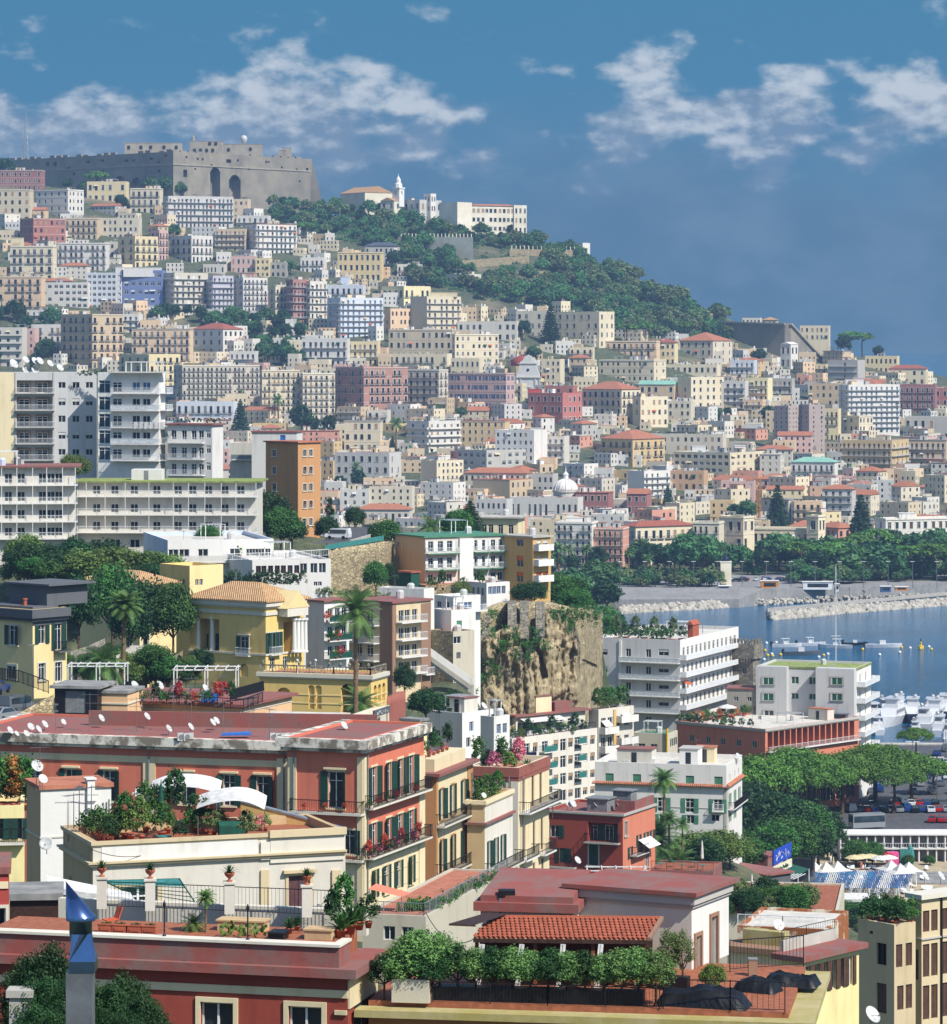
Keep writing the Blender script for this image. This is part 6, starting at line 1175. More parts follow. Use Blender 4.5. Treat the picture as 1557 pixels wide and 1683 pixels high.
S=nhouse('house','plain yellow block with blank sunlit wall rising behind the columned villa',263,312,367,930,1000,520,50,'villa',side='villapale',D=10,roof='f',roofcol='roof_pale',par=.5,right=[(952,962,[324,331],.6,'f')],front=[(952,962,[302],.8,'f')])
S=nhouse('house','yellow wing with two tan tiled roofs half hidden by dark trees',130,230,290,962,1060,505,40,'villapale',front=[(985,1000,[150,180],1.0,'fs'),(1046,1064,[212],1.2,'ft')],right=[(1046,1062,[240],1.2,'ft')],D=12,roof='h',roofcol='tile_tan',ov=.6,hiph=1.8)
ST=nhouse('arcaded_terrace','yellow rusticated terrace base with a tall dark archway',427,610,637,1110,1185,446,18,'villa',D=16,roof='f',roofcol='roof_terra',par=.3,cornice='trim',cor=(.5,.35),sep=False,front=[(1124,1172,[572],1.9,'A',dict(dep=3.0)),(1130,1146,[467],1.9,'A',dict(dep=.5)),(1126,1165,[512,524],.8,'A',dict(dep=.3))],right=[(1126,1158,[617,624,631],1.1,'A',dict(dep=.4))],courses=[(1146,.12,.06,'villapale'),(1160,.12,.06,'villapale')],cat='terrace')
railing([world_of(ST,(x,.3,ST.H))for x in(0,ST.L*.33,ST.L*.66,ST.L-.2)]+[world_of(ST,(ST.L-.2,ST.D,ST.H))],'dark balustrade with small posts round the yellow terrace',h=.9,mat='greystone',step=.4,r=.07)
for i,x in enumerate((.02,.35,.45,.62,.72,.8,.88,.97)):
 w=world_of(ST,(ST.L*x,.3,ST.H+.9));tag(MB().lathe([(.14,0),(.1,.1),(.2,.3),(.16,.45),(.05,.6)],8).build('urn','greystone',None,w),'little stone urn on the balustrade of the yellow terrace','urn','urns on the yellow terrace')
for u in(489,519,582):w=P(u,1110,449);o=thing('lamp_post','white globe lamp on a thin post on the yellow terrace','lamp',w,0,'globe lamps of the yellow terrace');MB().tube((0,0,0),(0,0,1.7),.04,.03,6).build('post','frame_white',o);MB().lathe([(.04,0),(.16,.12),(.18,.22),(.12,.35),(.02,.4)],10,0,(0,0,1.7)).build('globe','lampwhite',o,smooth=True)
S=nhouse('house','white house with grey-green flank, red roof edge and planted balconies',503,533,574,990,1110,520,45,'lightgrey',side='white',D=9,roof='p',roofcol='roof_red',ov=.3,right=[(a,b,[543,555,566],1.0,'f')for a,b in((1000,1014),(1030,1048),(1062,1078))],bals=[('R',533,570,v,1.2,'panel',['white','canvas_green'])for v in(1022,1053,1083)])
for i,(u,v)in enumerate(((538,1020),(546,1050),(556,1050),(541,1052),(560,1078),(552,1080))):potted(P(u,v+3,516),'ball','leaf' if i%2 else 'flower_red',1.5,group='plants on the white house balconies',label='trailing plant on a balcony of the white grey-flanked house')
SB=nhouse('apartment_block','brown brick apartments with white balconies behind the tall palm',573,645,708,992,1140,528,40,'beige',side='beige',D=12,roof='p',roofcol='roof_red',ov=.3,front=[(a,b,[631],.9,'f')for a,b in((1003,1015),(1031,1043),(1060,1073))]+[(a-2,b+5,[590,608],1.3,'f')for a,b in((1003,1015),(1031,1043),(1060,1073),(1090,1102))],right=[(a,b+6,[660,670,682],1.2,'f')for a,b in((1003,1015),(1032,1044),(1060,1072),(1088,1100))]+[(a,b,[699],.9,'f')for a,b in((1030,1042),(1059,1071),(1087,1099))],bals=[('F',574,624,v,1.3,'rail',['white','rail_white'])for v in(1024,1053,1082)]+[('R',650,692,v,1.4,'rail',['white','rail_white'])for v in(1023,1052,1080,1108)]+[('R',693,707,1108,1.0,'rail',['white','rail_white'])],panels=[('F',625,992,645,1140,'brown',.06),('R',645,992,651,1140,'brown',.06),('R',692,992,708,1140,'brown',.06)],nclut=3)
S=nhouse('house','white block with blank peeling wall above the brown brick apartments',622,697,714,968,1045,560,30,'white',D=9,roof='f',par=.6,roofcol='roof_pale',right=[(985,1000,[705],1.3,'f')],nclut=2)
S=nhouse('house','white terraced house with railing on the cliff edge',712,745,790,980,1035,575,50,'white',D=9,roof='f',par=.4,roofcol='roof_pale',right=[(990,1000,[758,770],1.6,'f',dict(pane='pane_blue')),(1005,1018,[765],.8,'f')],front=[(988,998,[722,735],1.1,'f')],bals=[('R',746,795,1005,1.4,'rail',['white','rail_white'])],nclut=3)
S=nhouse('house','white lower house with green door and planted roof on the cliff edge',712,742,782,1003,1045,562,50,'white',D=8,roof='f',par=.5,roofcol='roof_terra',right=[(1020,1034,[755],1.1,'c',dict(shut='greenpaint'))],nclut=4)
S=nhouse('house','tan stone house with two square windows at the cliff top',706,745,780,1038,1110,558,48,'wallstone',side='greycream',D=9,roof='f',par=.5,right=[(1046,1058,[752],1.6,'f'),(1072,1083,[754],.9,'f')],nclut=2)
st=thing('stairway','white stair flight with parapet running down the cliff face','stairs',P(705,1072,552));b=MB()
for i in range(18):
 p=P(705+i*4.1,1076+i*2.9,552);b.box(p.x,p.y,p.z-1.5,p.x+.42,p.y+1.6,p.z)
wparent(b.build('steps','concrete'),st);b=MB();b.beam(P(703,1068,551),P(778,1122,551),.2,1.0);wparent(b.build('parapet','white'),st)
def cliff():
 rs=np.random.RandomState(8);nu,nz=190,100;V=[]
 us=np.linspace(700,992,nu)
 from mathutils import noise as mn
 for i,u in enumerate(us):
  Y0=float(np.interp(u,[700,770,800,870,950,985,1030],[585,590,586,592,602,640,690]));vt=float(np.interp(u,[700,760,790,830,900,960,1000,1030],[1100,1080,1052,1035,1010,1000,1010,1030]));vb=1300
  for j in range(nz):
   k=j/(nz-1);v=vb+(vt-vb)*k;p=P(u,v,Y0);back=k*4.0
   n=mn.fractal(Vector((p.x*.12,0,p.z*.1)),.8,2.1,3)*2.0-abs(mn.noise(Vector((p.x*.6,3,p.z*.08))))*2.6+mn.cell(Vector((p.x*.33+p.z*.1,1,p.z*.24-p.x*.12)))*1.1+mn.cell(Vector((p.x*.8-p.z*.3,1,p.z*.7+p.x*.2)))*.55+mn.cell(Vector((p.x*1.9,5,p.z*1.3+p.x*.4)))*.28+rs.normal()*.09
   V.append((p.x,p.y+back+n,p.z))
 fs=[(i*nz+j,(i+1)*nz+j,(i+1)*nz+j+1,i*nz+j+1)for i in range(nu-1)for j in range(nz-1)]
 o=link('cliff',np_mesh('cliff',np.array(V),np.array(fs),['tufa']));tag(o,'sheer yellow tufa cliff with fissures below buttressed walls','cliff',kind='structure')
cliff()
_,bw=stone_wall('buttressed_wall','old stone wall with sloping buttresses on top of the tufa cliff',[(778,1010,1062,592),(820,992,1052,596),(900,990,1030,604),(960,1005,1026,612),(985,1012,1040,640)],seed=6,th=3)
for(u,v0,v1)in((798,1008,1056),(842,990,1036),(862,990,1038),(888,992,1036)):
 t,bt=P(u,v0,594),P(u,v1,594);b=MB();w=.75;b.add([(t.x-w,t.y,t.z),(t.x+w,t.y,t.z),(bt.x+w,bt.y-2.2,bt.z-1),(bt.x-w,bt.y-2.2,bt.z-1),(t.x-w,t.y+4,t.z),(t.x+w,t.y+4,t.z),(bt.x+w,bt.y+6,bt.z-1),(bt.x-w,bt.y+6,bt.z-1)],[(0,1,2,3),(0,3,7,4),(1,5,6,2),(0,4,5,1)])
 wparent(b.build('buttress','greystone'),bw)
rs=np.random.RandomState(12);C=[]
for(u,v,n,s)in[(840,1048,26,12),(868,1062,10,8),(800,1030,22,14),(812,1010,10,8),(815,1100,10,9),(795,1105,24,14),(785,1085,12,9),(805,1085,12,9),(850,1075,8,7),(880,1045,14,10),(925,1005,30,14),(950,1010,34,16),(975,1005,30,15),(935,1030,14,9),(915,1010,14,9),(1000,1015,26,14),(745,1125,26,18),(775,1135,18,12),(730,1140,20,16),(870,1080,6,5),(900,1060,8,8),(825,1062,10,7)]:
 for i in range(n):p=P(u+rs.normal()*s*.6,v+rs.normal()*s*.7,588+(u>940)*14-(u<780)*10);C.append((p.x,p.y+rs.uniform(-.8,1.6),p.z))
v,f=leaf_quads(rs,np.array(C),rs.uniform(.3,.8,len(C)),26,.16,.3);tag(link('cliff_shrubs',np_mesh('cliff_shrubs',v,f,['leaf'])),'ivy and tufted scrub clinging to the tufa cliff and its walls','undergrowth',kind='stuff')
S=nhouse('house','yellow house with dark grey flat roof, green shutters and a small balcony by the street',-40,54,110,1002,1125,378,40,'villapale',D=10,roof='f',roofcol='roof_grey',par=.5,cornice='darkgrey',cor=(.9,.7),sep=True,front=[(1028,1060,[22],1.3,'fst'),(1094,1116,[19],1.5,'ft')],right=[(1027,1058,[69],1.0,'fs'),(1022,1068,[96],1.0,'fs'),(1090,1118,[69],1.0,'ft'),(1088,1120,[96],1.0,'ft')],bals=[('R',88,108,1070,.9,'iron',['darkgrey','iron'])],panels=[('F',-40,1017,54,1024,'darkgrey',.04),('R',54,1017,110,1024,'darkgrey',.04)])
part(S,MB().box(.3,.3,S.H,S.L-.3,S.D*.8,S.H+.25).box(S.L*.3,2.5,S.H+.25,S.L*.95,8.5,S.H+2.4).box(S.L*.25,2.0,S.H+2.4,S.L+.4,9,S.H+2.6),'roof_room','darkgrey')
part(S,MB().lathe([(.22,0),(.22,.6),(.3,.62),(.3,.75)],10,0,(S.L*.7,1.4,S.H+.25)),'chimney_pot','pot')
def mt(key,u,vt,vb,Y,lb,sx=None,group=None):
 p=P(u,vb,Y);plant(key,(p.x,p.y,p.z-.4),Z(vt,Y)-p.z+.4,lb,'tree',group,sx=sx)
for row in[('oak_b',130,945,1050,480,'tall olive-green tree between the two yellow houses',.75),('oak_a',185,925,1050,500,'tall dark tree behind the street fan palm',.8),('oak_b',240,950,1070,478,'big dark evergreen in front of the yellow wing',.85),('oak_a',285,955,1065,476,'big dark evergreen beside the columned villa',.75),('oak_b',215,960,1075,474,'dark evergreen between the palm and the big evergreens',.7),('palm_fan',203,968,1095,420,'fan palm with yellowing crown by the street',1.0),('oak_b',330,1065,1105,445,'round clipped dark bush below the columned villa',1.2),('palm_bush',170,1055,1105,420,'low spreading palm beside the fan palm',1.0),('oak_c',245,1065,1110,440,'small leafy tree at the white garden wall',.7),('oak_b',288,1072,1105,446,'small dark bush at the white garden wall',.8),('palm_date',585,975,1165,430,'very tall date palm standing before the yellow terrace base',.8),('palm_bush',592,1130,1168,436,'low feathery palm at the foot of the tall date palm',1.0),('oak_c',140,895,945,560,'light green tree among the gardens below the long white block',1.2),('oak_c',60,890,950,560,'light green tree touching the four-floor white block',1.2),('oak_c',85,905,955,556,'light green tree below the four-floor white block',1.3),('oak_a',110,900,955,556,'leafy tree between the gardens below the white blocks',1.2),('oak_c',170,900,955,550,'leafy tree in the gardens below the long white block',1.3),('oak_c',215,903,950,552,'leafy tree beside the blank grey-blue flank',1.2),('oak_a',195,898,950,556,'leafy dark tree in the gardens below the long white block',1.1),('oak_b',122,880,930,575,'dark tree between the two white balcony blocks',1.0),('oak_c',40,875,950,552,'tall light tree below the four-floor white block',.8),('oak_c',122,745,790,640,'bright green tree on the terrace of the slab block',1.1),('oak_a',343,862,900,585,'round bush on the roof terrace before the long white block',1.2),('oak_b',440,805,890,640,'dark tree between the long white block and the orange-brown tower',1.0),('oak_a',462,832,895,635,'dark leafy tree below the orange-brown tower',1.1),('oak_b',480,850,895,640,'dark leafy tree at the foot of the orange-brown tower',1.2),('oak_b',537,848,888,640,'dark roundish tree beside the parked white car',1.1),('oak_a',634,852,900,632,'grey-green tree above the rough stone wall',1.2),('oak_b',618,860,890,640,'dark tree at the bend of the road',1.0),('oak_a',618,920,972,596,'dark tree growing against the rough stone wall',.9),('oak_b',640,925,965,604,'dark tree at the end of the rough stone wall',.8),('oak_a',755,835,885,660,'dark leafy tree behind the green-edged block',1.0),('conifer',773,820,885,664,'dark conifer behind the green-edged block',1.6),('palm_bush',708,845,882,660,'banana-like palm behind the green-edged block',.8),('oak_b',742,842,885,668,'dark tree beside the conifer behind the green-edged block',.9),('cypress',542,820,870,690,'dark cypress above the road bend',1.3),('oak_b',583,832,868,700,'dark tree beyond the road bend',1.0),('oak_b',878,955,990,606,'dark green tree before the ochre block',1.3),('oak_b',860,958,990,606,'dark bush before the ochre block',1.3),('oak_a',930,945,1000,640,'leafy green tree at the cliff top by the ochre flank',1.5),('oak_a',905,940,995,650,'leafy green tree at the cliff top behind the buttressed wall',1.5),('oak_a',945,965,1005,635,'leafy green tree at the cliff top beside the wall end',1.5),('oak_c',757,955,985,600,'small round tree on the pale stone terrace',1.0),('oak_b',700,1130,1180,470,'dark bush behind the crumbling brick gable',1.3),('oak_b',745,1135,1180,540,'dark bush at the foot of the cliff stairs',1.4),('bush_a',450,1150,1172,455,'small bush at the foot of the yellow terrace base',1.2),('oak_b',665,1090,1140,500,'dark bush beside the yellow terrace base',.8)]:
 mt(*row)
p=P(366,962,548);q=P(497,962,540);shrub_row([p,q],'long clipped hedge before the strip-windowed white house',2.6,1.6,260,.12,'leaf_dark',per=30)
p=P(525,975,548);q=P(640,985,545);shrub_row([p,q],'reddish clipped hedge below the rough stone wall',1.2,1.2,160,.1,'leaf_olive',per=26)
stone_wall('garden_wall','whitewashed peeling garden wall below the villa trees',[(190,1078,1125,432),(215,1062,1125,436),(243,1062,1125,440)],'rock',seed=9)
stone_wall('garden_wall','old stone garden wall climbing beside the villa trees',[(116,1072,1120,440),(145,1062,1120,450),(172,1050,1115,460)],'greystone',seed=10)
stone_wall('garden_wall','rough stone garden wall beside the round clipped bush',[(255,1070,1125,440),(280,1082,1125,438),(300,1070,1125,452)],'wallstone',seed=11)
stone_wall('street_wall','sloping stone wall of the street with parked cars',[(0,1192,1230,350),(45,1165,1225,352),(88,1142,1220,356)],'wallstone',seed=13)
for i in range(40):
 u=112+(i*53%215);v=1092+(i*29%34);p=P(u,v,432+i%12);plant(('bush_a','bush_b','bush_c')[i%3],p,1.3+(i%4)*.5,'garden shrub on the slope between the two yellow houses','bush','garden shrubs between the yellow houses',sx=1.3)
for i in range(36):
 u=20+(i*61%260);v=925+(i*37%40);p=P(u,v+6,556-i%10);plant(('bush_a','bush_c','bush_b')[i%3],p,2.2+(i%4)*.9,'leafy shrub in the gardens below the white balcony blocks','bush','garden shrubs below the balcony blocks',sx=1.4)
 # the near terraces
def rdish(S,u,v,Y,d_px,lb,grp,az=25,el=30):
 z0=S.z+S.zr;zt=Z(v,Y);s=d_px/F*Y/.84;dish((X(u,Y),Y,min(z0,zt-.3)),s,max(.25,zt-z0),az,el,lb,grp)
SP=nhouse('palazzo','long coral red palazzo wing with cream pilasters under a peeling cornice',-60,474,476,1218,1345,300,16,'coral',D=15,roof='f',roofcol='roof_red',par=.2,cornice='peel',cor=(.75,.75),sep=True,trimcol='cream',front=[(1262,1312,[57,117,180,306,377,432],1.05,'fstk')],panels=[('F',-50,1246,12,1345,'cream',.1),('F',236,1246,256,1345,'cream',.12),('F',456,1246,474,1345,'cream',.14),('F',-60,1243,474,1251,'cream',.06)])
SQ=nhouse('palazzo','corner block of the coral red palazzo with green shutters, iron balconies and cream ground floor',472,597,697,1216,1512,288,20,'coral',D=14,roof='f',roofcol='roof_red',par=.2,cornice='peel',cor=(.75,.75),sep=True,trimcol='cream',split=(1420,'cream'),front=[(1268,1328,[552],1.3,'fstk'),(1364,1404,[574],1.0,'fst'),(1441,1485,[570],.8,'c')],right=[(1260,1322,[615,639,658,676],1.15,'fst'),(1352,1406,[615,639,658,676],1.15,'fst'),(1430,1476,[615,635,655,675],1.0,'fst')],bals=[('F',482,600,1331,.85,'iron',['trim','iron']),('F',552,600,1411,.7,'iron',['trim','iron']),('R',598,696,1328,.85,'iron',['trim','iron']),('R',598,696,1410,.85,'iron',['trim','iron'])],panels=[('F',474,1244,488,1420,'cream',.14),('F',588,1244,597,1512,'cream',.12),('R',597,1244,604,1512,'cream',.12),('R',688,1244,697,1470,'cream',.12)],courses=[(1425,.16,.08,'cream'),(1452,.05,.03,'beige'),(1480,.05,.03,'beige')])
for i,(u,v)in enumerate([(606,1405),(612,1404),(622,1402),(633,1398),(640,1396),(650,1394),(660,1391),(668,1390),(680,1386),(688,1384)]):
 p=SQ.hit('R',u,v,-.55);p.z=SQ.hit('R',598,1410).z;potted(world_of(SQ,p),'ball' if i%3 else 'tall',('flower_red','leaf','flower_pink')[i%3],.9,group='pots on the palazzo balcony',label='flowering pot on the lower iron balcony of the corner palazzo block')
for i,(u,v)in enumerate([(608,1322),(622,1318),(637,1314),(652,1310),(668,1306),(683,1302)]):
 p=SQ.hit('R',u,v,-.55);p.z=SQ.hit('R',598,1328).z;potted(world_of(SQ,p),'ball',('leaf','flower_red')[i%2],.7,group='pots on the palazzo upper balcony',label='small pot on the upper iron balcony of the corner palazzo block')
for i,u in enumerate((500,534,566)):p=SQ.hit('F',u,1331,-.5);potted(world_of(SQ,p),'ball','flower_red',.55,group='pots on the palazzo front balcony',label='little red-flowered pot on the front balcony of the corner palazzo block')
for(u,v,d,Y)in[(16,1201,14,306),(27,1206,10,304),(43,1206,12,304),(50,1195,14,308),(63,1199,14,306),(73,1191,14,310),(104,1187,11,312),(166,1181,14,312),(241,1178,14,312),(277,1198,14,306),(313,1195,14,306),(349,1188,14,308),(355,1185,14,310),(565,1193,15,297)]:
 rdish(SP,u,v,Y,d,'white satellite dish on the red roof of the long palazzo wing','dishes on the palazzo roof',20+(u*7)%25)
for(u,Y,h)in[(92,308,2.6),(148,309,3.4),(225,309,3.0),(285,309,4.2),(315,308,5.0),(367,308,5.2),(410,306,3.0),(443,304,2.6)]:aerial((X(u,Y),Y,SP.z+SP.zr),h,'thin television aerial on the red roof of the long palazzo wing','aerials on the palazzo roof',u*.7)
for(u,n)in((300,1),(452,3),(310,1)):
 for k in range(n):o=thing('air_conditioner','white air conditioner box on the red palazzo roof','air conditioner',(X(u+k*9,302),302,SP.z+SP.zr),.2,'air conditioners on the palazzo roof');MB().cbox(0,0,0,.85,.35,.65).build('casing','dish',o);MB().lathe([(.22,0),(.22,.02)],14).build('fan_grille','shutter_grey',o).matrix_local=Matrix.Translation((-.12,-.18,.33))@Matrix.Rotation(R(90),4,'X')
tag(MB().prism([(-1.3,-.5),(1.3,-.4),(1.2,.5),(-1.1,.5)],0,[.12,.2,.25,.15]).build('tarpaulin','blue_paint',None,(X(388,304),304,SP.z+SP.zr+.25),.1),'bright blue tarpaulin lying on the red palazzo roof','tarpaulin')
wb=MB().box(0,0,0,26,.35,1.3).build('parapet_wall','roof_red',None,(X(146,314),314,SP.z+SP.zr),-R(8));tag(wb,'low red rear parapet across the palazzo roof','wall')
SR=nhouse('house','peach low house with red roof edge and railed roof terrace behind the palazzo',163,395,480,1162,1215,350,22,'peach',D=9,roof='p',roofcol='roof_red',ov=.5,courses=[(1172,.1,.06,'trim')])
S=nhouse('house','dark-fronted hut with double grey metal doors behind the palazzo roof',90,160,165,1132,1215,345,10,'black',D=5,roof='p',roofcol='roof_grey',ov=.4,front=[(1136,1172,[124],2.1,'c',dict(shut='shutter_grey'))])
S=nhouse('house','peach stair tower with dark cornice beside the metal-doored hut',163,210,214,1140,1215,346,12,'peach',D=5,roof='p',roofcol='roof_grey',ov=.15,courses=[(1158,.14,.1,'trim')])
S=nhouse('house','low orange roofed annex with grey tin top behind the palazzo roof',430,545,566,1186,1215,330,12,'orange',D=6,roof='p',roofcol='roof_pale',ov=.5)
zt_=SR.z+SR.zr
railing([(X(212,352),352,zt_),(X(400,345),345,zt_),(X(432,352),352,zt_)],'dark roof-terrace railing with netting behind the palazzo',h=1.0,step=.3,r=.03)
def pergola(name,label,u0,u1,vt,vb,Y,d,mat='frame_white',n=7,cat='pergola',rz=0):
 p=P(u0,vb,Y);W_=(u1-u0)/F*Y;H_=(vb-vt)/F*Y;root=thing(name,label,cat,p,rz);b=MB()
 for x in(0,W_/2,W_):
  for y in(0,d):b.cbox(x,y,0,.1,.1,H_)
 b.build('posts',mat,root);c=MB();c.box(-.2,-.05,H_,W_+.2,.05,H_+.12);c.box(-.2,d-.05,H_,W_+.2,d+.05,H_+.12)
 for i in range(n):x=W_*i/(n-1);c.box(x-.04,-.3,H_+.121,x+.04,d+.3,H_+.2)
 c.build('beams',mat,root);return root
pergola('pergola','white timber pergola over the street terrace beside the yellow house',112,205,1096,1125,372,3.5)
pergola('pergola','white timber pergola on the railed roof terrace',286,388,1102,1135,362,4.0)
for(u,v,d)in[(221,1127,16),(262,1127,16),(337,1131,13)]:dish((X(u,356),356,zt_),d/F*356/.84,Z(v,356)-zt_,25,30,'white satellite dish on the railing of the roof terrace behind the palazzo','dishes on the rear terrace')
rg=random.Random(2)
for i in range(14):u=218+i*12.5;potted((X(u,350),350,zt_),rg.choice(['ball','tall','wide']),rg.choice(['leaf','leaf_dark','leaf_olive','flower_red']),1.3,group='plants on the rear roof terrace',label='potted shrub on the railed roof terrace behind the palazzo')
o=thing('water_tank','blue plastic water tank on the railed roof terrace','tank',(X(345,352),352,zt_));MB().cbox(0,0,0,1.7,1.0,1.0).build('body','blue_paint',o);MB().cbox(0,0,1.0,1.76,1.06,.06).build('lid','canvas_blue',o)
b=MB();b.beam(P(378,1142,352),P(434,1127,356),.06,1.0);tag(b.build('windbreak','black'),'dark cloth windbreak along the roof terrace railing','windbreak')
tag(MB().quad(P(-60,1215,350),P(60,1182,352),P(40,1142,372),P(-60,1142,376)).build('street','asphalt'),'short stretch of grey street with parked cars beside the yellow house','street',kind='structure')
railing([P(0,1118,376),P(30,1122,366),P(80,1140,358)],'dark street railing climbing past the yellow house',h=1.3,step=.3,r=.03)
lp=thing('street_lamp','grey street lamp on a slim pole before the yellow house','street lamp',P(55,1150,364));MB().tube((0,0,0),(0,0,5.6),.07,.05,8).build('pole','galv',lp);MB().box(-.55,-.12,5.55,.12,.12,5.7).build('lamp_head','shutter_grey',lp)
SO=nhouse('house','orange and cream narrow house with red eaves next to the corner palazzo',668,716,776,1276,1512,305,17,'orange',side='cream',D=10,roof='p',roofcol='roof_red',ov=.55,sep=True,trimcol='orange',panels=[('R',768,1255,777,1480,'orange',.1),('R',716,1275,719,1512,'orange',.1)],right=[(1296,1346,[726,744,762],.85,'fst'),(1380,1432,[726,744,762],.85,'fst'),(1460,1496,[726,744,762],.8,'cst')],bals=[('R',716,778,1358,.85,'iron',['trim','iron']),('R',716,776,1440,.85,'iron',['trim','iron'])])
b=MB();b.box(.6,.6,SO.zr,SO.L-.3,SO.D-1,SO.zr+1.1);part(SO,b,'attic','cream')
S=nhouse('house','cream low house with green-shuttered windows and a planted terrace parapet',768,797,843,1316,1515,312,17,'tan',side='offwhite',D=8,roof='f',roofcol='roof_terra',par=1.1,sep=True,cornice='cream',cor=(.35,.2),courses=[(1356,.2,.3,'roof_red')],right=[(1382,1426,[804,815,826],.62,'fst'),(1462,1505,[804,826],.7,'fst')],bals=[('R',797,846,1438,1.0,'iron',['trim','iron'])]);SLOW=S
ST2=nhouse('house','tall cream house with dark brick parapet, long shutters and roof garden',776,852,903,1262,1512,330,18,'pale',side='cream',D=10,roof='f',roofcol='roof_terra',par=.8,sep=True,cornice='brick',cor=(.9,.12),trimcol='trim',shut='shutter_brown',panels=[('F',840,1272,852,1512,'trim',.06)],front=[(1281,1322,[793],1.15,'ft',dict(trim='white'))],right=[(1277,1332,[861,876,889],.8,'c'),(1357,1410,[862,878,891],.75,'c'),(1425,1470,[862,878,892],.75,'c')],bals=[('R',853,910,1336,1.1,'iron',['white','iron']),('R',853,874,1414,.8,'iron',['white','iron']),('R',884,902,1404,.8,'iron',['white','iron'])])
for i,(u,k)in enumerate([(778,'tall'),(790,'ball'),(802,'wide'),(815,'ball'),(828,'tall'),(842,'ball'),(856,'ball'),(866,'tall'),(876,'spike')]):
 potted(world_of(ST2,(ST2.L*(i+.5)/9,1.2+(i%3)*1.2,ST2.zr)),k,('leaf','leaf_dark','leaf_bright','flower_pink')[i%4],1.9,group='roof garden of the tall cream house',label='large potted shrub in the roof garden of the tall cream house')
for i in range(5):potted(world_of(SLOW,(.8,1+i*1.4,SLOW.zr)),('tall','ball')[i%2],('leaf','leaf_bright')[i%2],1.7,group='plants on the low cream house terrace',label='potted shrub on the terrace of the low cream house')
for i in range(6):potted(world_of(SO,(SO.L*.5,1+i*1.3,SO.zr+1.1)),('ball','spike','tall')[i%3],('leaf','flower_pink','leaf_dark')[i%3],1.4,group='plants on the orange house roof',label='potted plant on the attic of the orange and cream house')
bd=dish(P(761,1492,300),1.75,2.2,0,30,'very large satellite dish with red lettering on a bracket beside the orange house');rf_=[c for c in bd.children if c.name.startswith('reflector')][0];lt=MB()
for i in range(7):lt.box(-.26+i*.065,.1,.09,-.22+i*.065,.1+.05+.03*(i%2),.1)
lt.build('lettering','chair_orange',rf_)
dish(world_of(ST2,(ST2.L+.4,ST2.D*.98,ST2.hit('R',900,1345).z)),.95,.8,60,20,'satellite dish at the far balcony end of the tall cream house')
dish(world_of(SLOW,(SLOW.L-.2,.3,SLOW.H-.2)),.65,.6,10,25,'small grey satellite dish on the parapet of the low cream house')
SRH=nhouse('house','deep red house with grey-framed loggia, red roof terraces and a white awning',896,1024,1077,1338,1475,425,24,'crimson',side='salmon',D=14,roof='f',roofcol='redslab',par=.35,cornice='trim_grey',cor=(.25,.25),trimcol='trim_grey',shut='shutter_green',front=[(1356,1376,[912],1.2,'fs'),(1352,1384,[991],3.9,'o',dict(dep=1.4)),(1394,1418,[926],1.0,'cs'),(1388,1422,[976],1.2,'ct'),(1434,1462,[922],1.3,'fs')],right=[(1350,1374,[1029],.8,'ft'),(1392,1412,[1012+24,1052],.8,'fs'),(1372,1390,[1050,1062,1072],.8,'fs'),(1395,1425,[1064],1.0,'ft')],bals=[('F',964,1020,1382,.9,'rail',['trim_grey','iron']),('F',898,948,1422,.9,'rail',['trim_grey','iron']),('R',1036,1056,1406,.9,'rail',['trim_grey','iron'])])
for u in(976,1002):p=SRH.hit('F',u,1383,1.35);link('window',win_mesh('fs',1.1,2.0,['pane','frame_white','shutter_green','trim'],.04),SRH.root,(p.x,1.3,p.z))
part(SRH,MB().box(SRH.L*.42,3,SRH.zr,SRH.L*.68,5.5,SRH.zr+1.5).box(SRH.L*.40,2.8,SRH.zr+1.5,SRH.L*.7,5.7,SRH.zr+1.65).box(SRH.L*.62,6.5,SRH.zr,SRH.L*.85,8.5,SRH.zr+2.2).box(SRH.L*.6,6.3,SRH.zr+2.2,SRH.L*.87,8.7,SRH.zr+2.3),'roof_hut','shutter_grey')
part(SRH,MB().box(SRH.L*.75,4,SRH.zr,SRH.L-.3,4.3,SRH.zr+1.4).box(SRH.L-.3,4,SRH.zr,SRH.L-.02,SRH.D-.3,SRH.zr+1.4),'roof_wall','redslab')
for(u,v,s)in[(933,1319,1.2),(941,1310,1.3),(980,1319,1.2),(1017,1301,1.2),(946,1415,1.2)]:dish((X(u,430),430 if v<1400 else 423.0,(SRH.z+SRH.zr)if v<1400 else Z(1424,423)),s,.9 if v<1400 else .7,20,30,'white dish on the roof of the deep red house' if v<1400 else 'white dish on the lower balcony of the deep red house','dishes of the deep red house' if v<1400 else None)
part(SRH,MB().add([(SRH.L+.05,5,SRH.hit('R',1036,1385).z),(SRH.L+.05,9,SRH.hit('R',1036,1385).z),(SRH.L+1.5,9,SRH.hit('R',1036,1398).z),(SRH.L+1.5,5,SRH.hit('R',1036,1398).z)],[(0,1,2,3)]),'awning','canvas')
pergola('pergola','white tubular pergola frame at the foot of the deep red house',966,1062,1432,1460,400,3.0,n=5)
